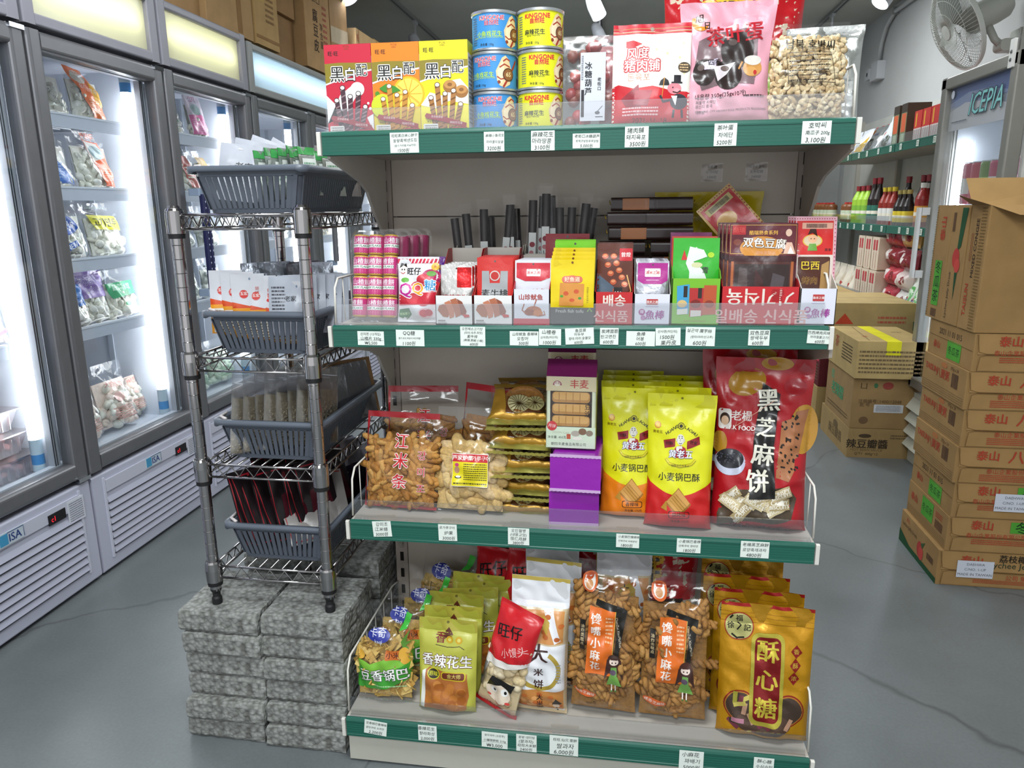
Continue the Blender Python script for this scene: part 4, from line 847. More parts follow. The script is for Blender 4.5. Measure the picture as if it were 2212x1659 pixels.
for i, y in enumerate((2.60, 2.78, 2.86, 3.08)): bt('soy', 2.17, y, Zm, 'tall dark soy sauce bottle in the back row, %s from the fridge' % ('first', 'second', 'third', 'fourth')[i])
for i, y in enumerate((3.20, 3.29)): bt('soy', 2.05, y, Zm, 'tall dark bottle with a teal label and red cap, %s' % ('nearer', 'farther')[i])
for i, y in enumerate((3.40, 3.50, 3.60)): bt('green', 2.05, y, Zm, 'lime green drink bottle with a dark red cap, %s of three' % ('nearest', 'middle', 'farthest')[i])
for i, y in enumerate((3.74, 3.84)): bt('jar', 2.05, y, Zm, 'red lidded jar beside the lime bottles, %s' % ('nearer', 'farther')[i])
for i in range(5): bt('jar', 2.06, 4.25+.1*i, Zm, 'small red lidded jar toward the back of the middle wall shelf', 'far jars on the middle wall shelf')
def simple_bag(name, label, cat, w, h, t, col, art, loc, rz, lean=6, group=None, kind='stand', mat='plastic_film_print', seed=3, cr=.002, seal=.12):
    p = Pouch(w, h, t, kind, seal, seed=seed, cr=cr); return solid_bag(name, label, cat, p, col, art, loc, rz, lean, group, mat, cell=.012, L=.014)
# top wall shelf
Zt = 1.435; GT = 'groceries on the top wall shelf'
for i, y in enumerate((2.32, 2.43, 2.54, 2.65)):
    m = MB(); card_box(m, .10, .18, .15, '#c4302c', '#c4302c', [('r', 0, 0, 100, 42, '#d9cfca'), ('p', [(20, 90), (34, 96), (34, 50), (20, 46)], '#e0b030'), ('l', [(10, 4), (20, 40)], 4, '#b02a38'), ('l', [(40, 4), (50, 40)], 4, '#b02a38'), ('l', [(70, 4), (80, 40)], 4, '#b02a38')])
    put(m.build('grocery_box', 'printed_card'), 2.03, y, Zt); tag(bpy.data.objects[-1] if False else COL.objects[-1], 'small red and white carton near the fridge top, %s' % ('nearest', 'second', 'third', 'fourth')[i], 'box', GT)
for i, y in enumerate((2.60, 2.72, 2.86, 2.98)):
    m = MB(); card_box(m, .085, .12, .21, '#5a4a3a', '#6f7d5c', [('r', 0, 78, 100, 100, '#3a3028'), ('rr', 12, 30, 88, 76, 8, '#c65c38'), ('r', 20, 6, 80, 26, '#b9c8a8')])
    put(m.build('noodle_box', 'printed_card'), 2.03+(.20 if i < 2 else 0), y, Zt); tag(COL.objects[-1], 'tall dark box with an orange label, %s' % ('in the back row by the fridge', 'second in the back row', 'front row, nearer', 'front row, farther')[i], 'box', GT)
simple_bag('grocery_bag', 'white and blue bag leaning on the top wall shelf', 'bag', .26, .20, .12, '#d5d9dd', [('p', [(5, 20), (30, 60), (36, 10)], '#c24a40'), ('r', 50, 70, 80, 86, '#5878b8'), ('e', 60, 20, 18, 14, '#4a5040')], (2.03, 3.20, Zt+.004), -90, 10, GT, seed=5)
simple_bag('grocery_bag', 'silver bag with a dark picture on the top wall shelf', 'bag', .24, .17, .12, '#cdd0cf', [('e', 50, 26, 26, 18, '#464a3a'), ('r', 30, 60, 70, 72, '#8a90a8')], (2.03, 3.50, Zt+.004), -90, 14, GT, mat='silver_foil', seed=6)
for i in range(3): simple_bag('grocery_bag', 'white pouch with a yellow corner on the top wall shelf, %s' % ('nearest', 'middle', 'farthest')[i], 'bag', .22, .18, .10, '#dfe3ea', [('p', [(60, 10), (96, 10), (96, 70)], '#d0a83c'), ('r', 10, 12, 30, 30, '#4668c0')], (2.03, 3.78+.24*i, Zt+.004), -90, 18, GT, seed=7+i)
for i in range(7): bt('jar', 2.27, 3.35+.115*i, Zt, 'yellow jar with a red lid behind the bags on the top wall shelf', 'jars behind the bags on the top wall shelf')
for o in list(COL.objects):
    if o.name.startswith('jar') and o.type == 'MESH' and o.get('group', '').startswith('jars behind'): o.scale = (1.0, 1.0, 1.5)
# low wall shelf
Zl = .545; GL = 'packages on the low wall shelf'
def noodle(loc, label, col='#d9c9b4', red=True):
    m = MB(); m.rbox(-.06, 0, 0, .06, .22, .19, .012, col, ax='y')
    if red: print_art(m, [('rr', 20, 60, 44, 92, 6, '#b8323c'), ('rr', 56, 60, 80, 92, 6, '#b8323c'), ('l', [(32, 4), (32, 56)], 4, '#b06a5c'), ('l', [(68, 4), (68, 56)], 4, '#b06a5c')], .12, .19, flat_front(-.0005))
    o = m.build('noodle_pack', 'plastic_film_print'); place(o, loc, -90); return tag(o, label, 'noodle pack', 'noodle packs stacked on the low wall shelf')
for i in range(3):
    for k in range(2): noodle((2.0+.004*k, 3.02+.135*i, Zl+.193*k), 'cream noodle pack with two red ovals, %s, %s' % (('lower', 'upper')[k], ('nearest', 'middle', 'farthest')[i]))
for i in range(5): simple_bag('noodle_bag', 'round cream noodle bag toward the back of the low wall shelf', 'bag', .16, .17, .09, '#d9cfbe', [('e', 50, 50, 16, 20, '#c8b49a'), ('e', 56, 26, 12, 8, '#a8403c')], (2.0, 3.52+.17*i, Zl+.012), -90, 10, 'cream noodle bags on the low wall shelf', seed=20+i)
for i, (y, z, w_, c_) in enumerate(((2.86, .34, .24, '#a83038'), (2.62, .34, .22, '#c9a060'), (2.84, .23, .24, '#8c2c34'), (2.62, .22, .22, '#7a2630'), (2.84, .12, .22, '#b8404a'), (2.66, .11, .2, '#d5c5c0'), (2.86, .004, .22, '#b03a48'), (2.64, .004, .2, '#d8d4d0'))):
    simple_bag('meat_pack', 'vacuum pack of red sausage, %s from the bottom, %s end' % (('fourth', 'fourth', 'third', 'third', 'second', 'second', 'first', 'first')[i], ('far', 'near')[i % 2]), 'sausage pack', w_, .11, .09, c_, [('r', 10, 30, 44, 80, '#d9d0cc'), ('e', 70, 50, 14, 12, '#7a1c22')], (2.02, y, Zl+z+.006), -90, 4, 'sausage packs on the low wall shelf', 'pillow', 'plastic_film_print', 30+i, .003)
for i in range(3): simple_bag('sauce_pouch', 'clear and green pouch with a red and blue badge, %s' % ('nearest', 'middle', 'farthest')[i], 'pouch', .088, .20, .06, '#dfe5dc', [('rr', 12, 8, 88, 74, 8, '#5aa85a'), ('rr', 24, 16, 76, 66, 6, '#d8e6d2'), ('e', 50, 40, 16, 16, '#a02c30'), ('e', 50, 36, 14, 10, '#34508c')], (2.01, 2.36+.092*i, Zl+.006), -90, 14, GL, seed=50+i)
for i in range(4): simple_bag('sauce_pouch', 'yellow-green pouch at the near end of the low wall shelf, %s' % ('nearest', 'second', 'third', 'fourth')[i], 'pouch', .068, .15, .06, '#a8bc2c', [('e', 50, 40, 30, 14, '#cfd84a'), ('p', [(10, 10), (50, 30), (90, 8)], '#7a9a24')], (2.0, 2.075+.072*i, Zl+.01), -90, 16, GL, seed=60+i)
# goods across the far end, seen under the top shelf bracket
fs_ = thing('end_shelving', 'short shelving across the far end with red and yellow packets', 'shelving', (0, 0, 0))
m = MB(); m.box(1.60, 5.0, 0, 1.96, 5.02, 1.62, '#a39a8e'); m.build('back_panel', 'painted_metal', fs_)
for z in (1.26, 1.0, .6, .12):
    m = MB(); m.box(1.60, 4.72, z-.03, 1.95, 5.0, z-.003, '#9c968b'); sh = m.build('shelf', 'painted_metal', fs_); m = MB(); m.box(1.60, 4.706, z-.045, 1.95, 4.718, z, GREEN); m.build('price_rail', 'smooth_plastic', sh)
for i in range(2): simple_bag('hotpot_packet', 'yellow and red soup packet on the far end shelving, %s from the left' % ('first', 'second', 'third', 'fourth')[i], 'packet', .18, .22, .06, '#d8a830', [('p', [(0, 40), (50, 70), (100, 40), (100, 60), (50, 90), (0, 62)], '#c8482c'), ('e', 24, 18, 20, 14, '#cfc9a0'), ('e', 72, 20, 20, 14, '#c9b890'), ('e', 20, 84, 12, 10, '#3f6a38')], (1.70+.185*i, 4.735, 1.262), 0, 4, 'soup packets on the far end shelving', seed=70+i)
for i in range(2): simple_bag('snack_bag', 'yellow bag below the soup packets at the far end, %s from the left' % ('first', 'second', 'third', 'fourth')[i], 'bag', .18, .15, .08, '#cdbb30', [('e', 50, 50, 34, 16, '#e0d860'), ('r', 30, 44, 70, 58, '#8a9a30')], (1.70+.185*i, 4.74, 1.003), 0, 8, 'yellow bags at the far end', seed=80+i)

# drinks fridge
dk = thing('drinks_fridge', 'glass door drinks fridge with a blue header by the right wall', 'fridge', (1.79, 1.745, 0), -90)
w = .60; D = .60; m = MB(); IN = '#dfe6ee'
m.box(0, .06, .33, .025, D, 1.60, '#c9c9c4'); m.box(w-.025, .06, .33, w, D, 1.60, '#c9c9c4'); m.box(0, D-.02, .33, w, D, 1.60, IN); m.box(0, .06, 1.57, w, D, 1.605, '#b9b8b0'); m.box(0, .055, .31, w, D, .345, IN)
m.box(.026, .07, .345, .03, D-.02, 1.57, IN); m.box(w-.03, .07, .345, w-.026, D-.02, 1.57, IN); m.build('cabinet', 'painted_metal', dk)
m = MB(); m.box(.01, .03, 0.0, w-.01, D, .31, '#bdbcae')
for k in range(4): z = .075+.056*k; m.prism([(.0, z), (.028, z+.045), (.03, z-.002)], .015, w-.015, 'x', '#c6c5b6'); m.box(.015, .028, z-.008, w-.015, .0305, z, '#4a4942')
m.build('base_grille', 'smooth_plastic', dk)
m = MB(); f_ = '#8f8d86'
for a in ((0, .34, .045, 1.60), (w-.045, .34, w, 1.60)): m.rbox(a[0], 0, a[1], a[2], .05, a[3], .006, f_, ax='z')
m.rbox(0, 0, .34, w, .05, .385, .006, f_, ax='x'); m.rbox(0, 0, 1.555, w, .05, 1.60, .006, f_, ax='x')
dr = m.build('door', 'aluminium', dk)
m = MB(); m.box(.045, .02, .385, w-.045, .026, 1.555, '#fff'); m.build('glass_pane', 'door_glass', dr)
m = MB(); m.box(.045, .0265, 1.395, w-.045, .028, 1.555, '#aeb0bd')
art = [('r', 0, 55, 100, 100, '#5a6a9c'), ('p', [(0, 55), (0, 66), (30, 82), (60, 78), (100, 56)], '#8a94b4'), ('p', [(0, 8), (0, 46), (26, 60), (55, 54), (100, 30), (100, 0), (0, 0)], '#c3c2c6')]
print_art(m, art, w-.09, .16, flat_front(.0262, w/2, 1.395)); m.build('header_sign', 'printed_card', dr)
m = MB(); print_art(m, [('t', 'ICEPIA', 62, 52, 21, '#7fc6c4', {'o': '#1f3a44', 'ow': .035, 'sl': .22, 'sx': .85, 'b': .01}), ('e', 5, 86, 3, 3, '#d8dce8'), ('g', 8, 16, 34, 22, 1, '#55606a')], w-.09, .16, flat_front(.0195, w/2, 1.395)); m.build('sign_lettering', 'printed_card', dr)
m = MB(); m.rbox(.004, -.045, .81, .034, -.03, 1.10, .006, '#c9c8c4', ax='z'); m.box(.004, -.03, .81, .034, 0, .84, '#c9c8c4'); m.box(.004, -.03, 1.07, .034, 0, 1.10, '#c9c8c4'); m.build('handle', 'smooth_plastic', dr)
m = MB(); m.rbox(w-.05, -.008, 1.55, w-.02, .0, 1.64, .003, '#d6d5d0', ax='y'); m.ball((w-.035, -.009, 1.575), .006, .003, .006, '#555'); m.ball((w-.035, -.009, 1.60), .006, .003, .006, '#555'); m.build('hinge_plate', 'painted_metal', dr)
m = MB(); m.lathe([(0, .42), (.014, .42), (.014, 1.36), (0, 1.36)], '#f4f8ff', 12); o = m.build('lamp_tube', 'freezer_lamp', dk); o.location = (.065, .10, 0); fill_tube = dup(o, parent=dk); fill_tube.location = (w-.065, .10, 0)  # second tube is an added light to brighten the fridge interior
for z in (.62, .86, 1.11):
    m = MB()
    for k in range(12): y = .09+.04*k; m.box(.03, y, z-.004, w-.03, y+.004, z, '#d3dae2')
    m.build('shelf', 'smooth_plastic', dk)
DK = ['#c23a5a', '#c03048', '#6a8a3a', '#b03a5c', '#c8b030', '#8a3a6a']
for i in range(6):
    m = MB(); m.lathe([(0, 0), (.03, 0), (.033, .006), (.033, .15), (.029, .158), (0, .158)], DK[i], 14); m.lathe([(.0334, .04), (.0334, .1)], ('#e2dcd2', '#d85a6a', '#a8c060', '#e8e0e0', '#e0d070', '#c98ab0')[i], 14); m.lathe([(.031, .158), (.031, .162), (0, .162)], '#c9ccd2', 14)
    o = m.build('juice_can', 'printed_card'); o.location = (1.79+.12, 1.66-.075*i, 1.112); tag(o, '%s fruit drink can on the upper drinks fridge shelf' % ('dark pink', 'red', 'green', 'white and magenta', 'yellow', 'purple')[i], 'can', 'cans in the drinks fridge')
# side wall panel of a further appliance beyond the fridge edge
m = MB(); m.box(1.96, .62, 0, 2.40, 1.12, 1.62, '#b3b2ad'); o = m.build('white_cabinet', 'painted_metal'); tag(o, 'plain pale cabinet side right of the drinks fridge', 'cabinet')
m2 = MB(); m2.box(1.956, .64, .05, 1.96, 1.10, 1.6, '#a9a8a3'); m2.build('door_panel', 'painted_metal', o)

# wall fan
fan = thing('wall_fan', 'pale grey wall mounted fan above the drinks fridge', 'fan', (2.415, 2.52, 1.83))
m = MB(); m.rbox(-.03, -.06, -.08, 0, .06, .10, .01, '#c3c5bd', ax='x'); m.rbox(-.11, -.04, .0, -.02, .04, .055, .02, '#c3c5bd', ax='y'); m.box(-.032, -.05, -.13, -.005, .05, -.08, '#2c2c2c'); m.build('wall_bracket', 'smooth_plastic', fan)
ax_o = Vector((-.18, .036, .175)); hd_ = Vector((-.88, -.06, -.42)).normalized(); Q = hd_.to_track_quat('Z', 'Y').to_matrix().to_4x4()
def fp(mb, off): mb.xf = Matrix.Translation(ax_o) @ Q @ Matrix.Translation((0, 0, off)); return mb
m = fp(MB(), -.03); m.lathe([(0, -.11), (.04, -.105), (.06, -.08), (.066, -.03), (.066, .08), (.05, .10), (0, .10)], '#c0c2ba', 20); m.build('motor_housing', 'smooth_plastic', fan)
m = MB(); m.tube([(-.09, 0, .03), (-.12, .01, .06), (-.15, .03, .13)], .018, '#b8bab2', 8); m.build('tilt_arm', 'smooth_plastic', fan)
RF = .205
m = fp(MB(), .12); ir = MATS
for k in range(64):
    a = 2*pi*k/64; 
    P = [(r_*cos(a+tw), r_*sin(a+tw), z) for r_, z, tw in ((.035, .055, 0), (.09, .058, .06), (.15, .045, .12), (.19, .022, .16), (RF, .0, .18))]; m.tube(P, .0011, '#c4c6be', 4)
    P = [(r_*cos(a), r_*sin(a), z) for r_, z in ((.05, -.05), (.12, -.05), (.18, -.03), (RF, .0))]; m.tube(P, .0011, '#b4b6ae', 4)
for r_, z in ((.09, .058), (.15, .045), (.12, -.05)): m.tube([(r_*cos(t), r_*sin(t), z) for t in [2*pi*i/40 for i in range(40)]], .0013, '#c4c6be', 4, closed=True)
m.build('wire_guard', 'smooth_plastic', fan)
m = fp(MB(), .12); m.lathe([(RF-.003, -.010), (RF+.006, -.010), (RF+.006, .010), (RF-.003, .010), (RF-.003, -.010)], '#d2d4ce', 48); m.build('guard_ring', 'smooth_plastic', fan)
m = fp(MB(), .12); m.lathe([(0, .060), (.034, .058), (.036, .052), (0, .050)], '#c9cbc4', 20); m.build('hub_cap', 'smooth_plastic', fan)
for b_ in range(4):
    m = fp(MB(), .12); vs = []
    for i in range(7):
        r_ = .03+.15*i/6; wd = .03+.055*sin(pi*(i+1)/8)
        for j in range(4):
            t = (j/3-.5); a = b_*pi/2+t*wd/r_*1.2+.1*i/6; vs.append((r_*cos(a), r_*sin(a), .022*t*2))
    m.add(vs, [(i*4+j, i*4+j+1, (i+1)*4+j+1, (i+1)*4+j) for i in range(6) for j in range(3)], '#8f938c', 0, True); m.build('blade', 'smooth_plastic', fan)
m = MB(); m.tube([(-.035, -.05, .1), (-.04, -.055, 0), (-.036, -.05, -.1), (-.03, -.05, -.25)], .004, '#c9cac6', 6); m.build('power_cord', 'smooth_plastic', fan)

# conduit, socket box
m = MB(); P = [(2.395, 4.62, 2.16), (2.395, 4.60, 2.28), (2.395, 4.52, 2.38), (2.395, 4.36, 2.44), (2.395, 3.6, 2.445), (2.395, 1.0, 2.45)]
m.tube(P, .016, '#b7b9b9', 8); o = m.build('conduit_pipe', 'smooth_plastic'); tag(o, 'grey conduit pipe running along the right wall under the ceiling', 'pipe')
for y in (4.36, 3.9, 3.2):
    m2 = MB(); m2.rbox(2.376, y-.008, 2.42, 2.4195, y+.008, 2.468, .004, '#8f9191', ax='z'); m2.build('pipe_clip', 'smooth_plastic', o)
m = MB(); m.rbox(2.36, 4.53, 2.02, 2.419, 4.68, 2.15, .008, '#c6c8cc', ax='x'); o = m.build('socket_box', 'smooth_plastic'); tag(o, 'pale socket box on the right wall below the bent conduit', 'socket')
m2 = MB(); m2.rbox(2.352, 4.69, 2.04, 2.419, 4.78, 2.12, .008, '#bfc1c5', ax='x'); m2.ball((2.351, 4.735, 2.08), .003, .016, .016, '#333'); m2.build('socket', 'smooth_plastic', o)
m = MB(); m.rbox(2.05, 5.36, 1.55, 2.33, 5.499, 2.22, .02, '#c2c4c8', ax='z'); o = m.build('wall_unit', 'smooth_plastic'); tag(o, 'tall pale unit on the back wall behind the pumpkin seeds', 'appliance')
m2 = MB(); m2.box(2.07, 5.355, 1.6, 2.31, 5.36, 1.75, '#9fa2a6'); m2.build('vent', 'smooth_plastic', o)

# carton pile by the fridge
KR = '#98784c'; RED = '#a8402c'; GRN = '#4f9a35'; GP = 'drink cartons piled by the drinks fridge'
def flapart(kind):
    A = [('l', [(1, 98), (3, 52), (8, 47), (100, 46)], .5, '#6f522e'), ('l', [(3, 2), (4, 40), (8, 44), (100, 43)], .4, '#6f522e')]
    if kind == 'tea': A += [('t', '泰山', 22, 80, 7.5, RED, {'b': .04}), ('r', 40, 62, 74, 94, GRN), ('t', '冬瓜茶', 57, 78, 9.5, '#1d3a1c', {'b': .02}), ('t', '泰山企業股份有限公司 榮譽出品', 40, 50, 3.9, RED), ('g', 16, 24, 78, 40, 3, RED)]
    elif kind == 'congee': A += [('t', '泰山', 20, 78, 7.5, RED, {'b': .04}), ('t', '八寶粥', 48, 77, 10, RED, {'b': .03, 'sl': .1}), ('rr', 62, 68, 72, 86, 1.5, '#b5652e'), ('t', '泰山企業股份有限公司', 40, 36, 4, RED), ('g', 16, 8, 66, 28, 4, RED)]
    else: A += [('t', '泰山', 22, 76, 7.5, RED, {'b': .04}), ('t', '荔枝椰果汁', 54, 86, 6, '#2b241c', {'b': .02}), ('t', 'Lychee Jelly Drink', 56, 68, 6.3, '#2b3a2c'), ('t', '公司 榮譽出品', 58, 32, 4.2, RED), ('g', 24, 12, 80, 24, 3, RED)]
    return A
def sideart(kind):
    if kind == 'tea': return [('t', '泰山', 18, 60, 9, RED, {'b': .04}), ('r', 38, 34, 66, 92, GRN), ('t', '冬瓜茶', 52, 62, 8.5, '#1d3a1c'), ('b', 72, 34, 90, 60, '#6a4a34'), ('g', 72, 66, 88, 84, 3, RED)]+[('g', 2, 6+6*i, 98, 9+6*i, 1, '#6f5a3a') for i in range(4)]
    if kind == 'date': return [('t', '2021 11 01 015', 50, 74, 8, '#40342a'), ('t', '泰山', 22, 32, 8, RED, {'b': .04}), ('r', 46, 6, 76, 56, GRN), ('t', '冬瓜茶', 61, 30, 8.5, '#1d3a1c'), ('l', [(2, 56), (98, 52)], .5, '#6f522e')]
    if kind == 'congee': return [('t', 'TAISUN', 22, 66, 8.5, RED, {'b': .04}), ('t', '八寶粥', 50, 62, 10, RED, {'b': .02}), ('rr', 44, 80, 58, 94, 4, '#a86a3e'), ('t', '375g x 24', 74, 88, 4.5, '#5a3a28'), ('b', 70, 40, 84, 78, '#5a4030')]+[('g', 2, 5+6*i, 98, 8+6*i, 1, '#6f5a3a') for i in range(4)]
    return [('r', 0, 0, 100, 16, '#1f4a2c'), ('p', [(0, 40), (30, 16), (0, 10)], '#1f4a2c'), ('e', 56, 42, 7, 8, '#a83a34'), ('e', 60, 34, 6, 7, '#b8443c'), ('p', [(58, 62), (68, 76), (62, 50)], '#3a5a34'), ('t', 'Lychee Jelly Drink', 26, 66, 5.5, '#5a4030'), ('t', '泰山', 20, 84, 5, RED), ('b', 74, 40, 90, 58, '#5a4030')]
def label_sheet(px, pz, rot, lines=('DAEHWA', 'C/NO. 1-UP', 'MADE IN TAIWAN')):
    return [px, pz, rot, lines]
zc = 0; kinds = [('lychee', 'lychee', .111, (.32, .52)), ('tea', 'tea', .107, None), ('tea', 'date', .107, (.5, .5)), ('congee', 'congee', .110, None), ('congee', 'congee', .110, None), ('congee', 'congee', .111, (.74, .52)), ('tea', 'date', .108, None)]
lbs = ['lychee drink carton at the very bottom of the pile', 'winter melon tea carton, second from the floor', 'dated winter melon tea carton, third from the floor', 'mixed congee carton, fourth from the floor', 'mixed congee carton, fifth from the floor', 'mixed congee carton carrying a white shipping sheet at right', 'winter melon tea carton on top of the lying pile']
ox = (-.014, .0, .004, -.004, .002, -.004, .004)
for (fk, sk, h, sheet), lb, dx in zip(kinds, lbs, ox):
    m = MB(); sx, sy = .42, .315
    m.rbox(0, 0, 0, sx, sy, h-.001, .003, KR, ax='z', n=2); m.prism([(-.0035, h*.46), (-.001, h*.98), (0, h*.98), (0, h*.46)], .01, sx-.01, 'x', '#a07e50'); m.prism([(-.0025, h*.03), (-.0015, h*.44), (0, h*.44), (0, h*.03)], .014, sx-.014, 'x', '#9b7a4d')
    print_art(m, flapart(fk), sx, h, flat_front(-.0037, sx/2, 0)); print_art(m, sideart(sk), sy, h, lambda a, b_, e: (-.0005-e, sy/2-a, b_))
    o = m.build('drink_carton', 'cardboard'); place(o, (1.503+dx, .538, zc), -.5+dx*30); tag(o, lb, 'carton', GP)
    if sheet:
        m2 = MB(); m2.box(-.05, 0, -.027, .05, .0008, .027, '#c9ccd6'); print_art(m2, [('t', t, 50, 80-i*30, 11.5, '#5a5c66') for i, t in enumerate(('DAEHWA', 'C/NO. 1-UP', 'MADE IN TAIWAN'))], .1, .054, lambda a, b_, e: (a, -e, b_-.027))
        q = m2.build('shipping_label', 'paper', o); q.location = (sheet[0]*.32, -.0065, h*sheet[1]); q.rotation_euler = (0, R(-1.5+3*sheet[0]), 0); q['label'] = 'white shipping label'
    zc += h
ZP = zc
# three cartons standing on end
def standing(y, label, art, z1, w_=.112, col=KR, h=.345, sx=.36):
    m = MB(); m.rbox(0, 0, 0, sx, w_, h, .003, col, ax='z', n=2); print_art(m, art, w_, h, lambda a, b_, e: (-.0005-e, w_/2-a, b_))
    o = m.build('standing_carton', 'cardboard'); place(o, (1.503, y, ZP+.001), 0); tag(o, label, 'carton', 'cartons standing on end on the pile'); return o
standing(.776, 'winter melon tea carton standing on end, farthest of three', [('t', '泰山', 56, 80, 34, RED, {'rot': 90, 'b': .04}), ('rr', 30, 12, 74, 52, 2, GRN), ('t', '冬瓜茶', 52, 33, 36, '#1d3a1c', {'v': 1, 'b': .02}), ('b', 34, 2, 70, 9, '#5a4030'), ('g', 2, 1, 12, 99, 46, '#7a6038')], 0)
standing(.662, 'lychee jelly drink carton standing on end, middle of three', [('p', [(60, 98), (92, 98), (74, 66), (54, 62)], '#1f4a2c'), ('e', 52, 56, 20, 26, '#b03a34'), ('e', 64, 50, 16, 18, '#c0463e'), ('p', [(54, 44), (62, 20), (70, 44)], '#1f4a2c'), ('t', 'Lychee Jelly Drink', 26, 24, 17, '#40342a', {'rot': 90}), ('b', 10, 78, 26, 94, '#5a4030')], 0)
oc = standing(.543, 'opened mixed congee carton standing on end, nearest and blank fronted', [('t', 'TAISUN', 28, 24, 24, RED, {'rot': 90, 'b': .03}), ('t', 'MIXED CONGEE', 46, 66, 20, '#3a2c22', {'rot': 90, 'b': .02}), ('g', 62, 1, 88, 99, 40, '#7a6038'), ('l', [(22, 56), (22, 78), (30, 78), (30, 56), (22, 56)], 2, '#8c4a30')], 0)
m = MB(); m.add([(.0, -.001, .345), (.36, -.001, .345), (.36, -.07, .305), (.05, -.05, .32)], [(0, 1, 2, 3)], '#a07e50'); m.add([(0, 0, .345), (0, .11, .345), (-.05, .10, .375), (-.055, .02, .365)], [(0, 1, 2, 3)], '#96744a')
m.add([(0, .112, .345), (.36, .112, .345), (.37, .16, .42), (-.01, .15, .42)], [(0, 1, 2, 3)], '#a58455'); m.build('flap', 'cardboard', oc)
m = MB(); m.box(.16, .148, .395, .27, .149, .42, '#cfd2d8'); print_art(m, [('t', 'MADE IN TAIWAN', 50, 36, 9, '#777', {'rot': 180}), ('t', 'C/NO.1-UP', 50, 76, 9, '#777', {'rot': 180})], .11, .025, lambda a, b_, e: (a+.215, .148-e, b_+.395)); m.build('shipping_label', 'paper', oc)
m = MB(); print_art(m, [('t', '110 01 21', 76, 32, 9, RED, {'rot': -90})], .36, .345, flat_front(-.0006, .18, 0)); m.build('stamped_date', 'cardboard', oc)

# cartons on the floor behind the centre shelving
GF = 'cartons stacked on the floor beyond the shelving'; KC = '#a58d62'
carton(1.560, 1.72, 0, .30, .46, .135, 'bottom carton marked hot bean sauce beyond the centre shelving', 0, '#9a8055', [('t', '辣豆瓣醬', 28, 48, 15, '#3a3026', {'b': .03}), ('t', 'HOT BEAN SAUCE', 28, 28, 5.5, '#6a583c'), ('t', "Q'TY  400g*12", 28, 14, 5.5, '#4a3e2c'), ('e', 24, 76, 9, 3, '#4a3c2c'), ('g', 60, 66, 88, 84, 2, '#6a583c')], [('t', '辣豆瓣醬', 56, 46, 12, '#6a583c'), ('e', 56, 74, 8, 4, '#6a583c')], group=GF)
carton(1.563, 1.725, .137, .28, .42, .232, 'tall carton of vinegar with a white sticker, middle of its stack', 0, '#92764e', [('t', '注册编号: 1400/12048', 42, 54, 7, '#5a4630'), ('t', '批 号', 20, 47, 7, '#5a4630'), ('rr', 34, 32, 78, 48, 1, '#c6c7c9'), ('g', 37, 34, 74, 46, 5, '#70727a'), ('t', '凵', 16, 84, 11, '#4a3a28', {'b': .02}), ('e', 34, 85, 3, 4, '#3f6a48'), ('e', 52, 85, 8, 6, '#8c4038'), ('e', 20, 16, 7, 6, '#6a5238')], [('t', '老陳醋', 46, 52, 16, '#3f8a60', {'b': .03}), ('t', '醋', 24, 78, 12, '#5a9a70'), ('g', 10, 10, 90, 22, 2, '#6a583c')], group=GF)
carton(1.556, 1.70, .371, .30, .43, .165, 'carton closed with bright yellow tape on top of its stack', 0, '#a8905f', [('g', 4, 12, 92, 78, 6, '#6a583c')], [('t', '茶', 30, 70, 14, '#a04a3a'), ('g', 50, 30, 86, 80, 6, '#5a4c36')], tape='#cfc61e', group=GF, topart=[('t', '(12)', 80, 60, 9, '#5a4c36'), ('l', [(18, 4), (30, 96)], .8, '#7a6848'), ('t', '囍', 22, 30, 8, '#b04a3a')])
carton(1.555, 2.28, 0, .36, .5, .19, 'low carton with a white strap under the red cartons', 0, '#a08858', None, [('l', [(20, 0), (20, 100)], 3, '#d5d0b8'), ('t', '包', 50, 60, 16, '#a04a3a')], group=GF)
carton(1.56, 2.29, .192, .17, .22, .29, 'red and white printed carton, nearer of the pair', 0, '#5a1f24', None, [('r', 0, 0, 30, 100, '#b8404a'), ('r', 30, 44, 92, 94, '#b8404a'), ('g', 36, 52, 86, 88, 6, '#d9b8a8'), ('g', 34, 8, 90, 40, 6, '#6a583c'), ('r', 2, 66, 24, 98, '#d8dae0')], group=GF)
carton(1.56, 2.515, .192, .17, .24, .29, 'red and white printed carton with a shield emblem, farther of the pair', 0, '#b8a288', None, [('r', 0, 0, 100, 70, '#b8404a'), ('e', 50, 62, 26, 22, '#c9b49c'), ('e', 50, 62, 18, 15, '#b8404a'), ('t', '红枣', 50, 24, 26, '#d9b8a8')], group=GF)
carton(1.54, 2.24, .485, .44, .5, .15, 'flat carton with a red arrow bridging the red cartons', 0, '#ab9466', [('p', [(14, 30), (34, 30), (24, 66)], '#b8442c'), ('g', 60, 30, 90, 60, 2, '#b05a48')], None, group=GF)
carton(1.54, 2.86, .0, .34, .4, .62, 'tall carton with a torn open top by the wall shelving', 0, '#9c8458', None, [('g', 20, 30, 80, 70, 5, '#8c4a3a')], tape='#b59a3c', group=GF)
carton(1.56, 3.32, .0, .34, .4, .45, 'pale carton with red print far down the aisle', 0, '#b5a284', None, [('t', '优', 40, 60, 26, '#b05a4c'), ('g', 20, 20, 80, 40, 3, '#8a7a60')], group=GF)

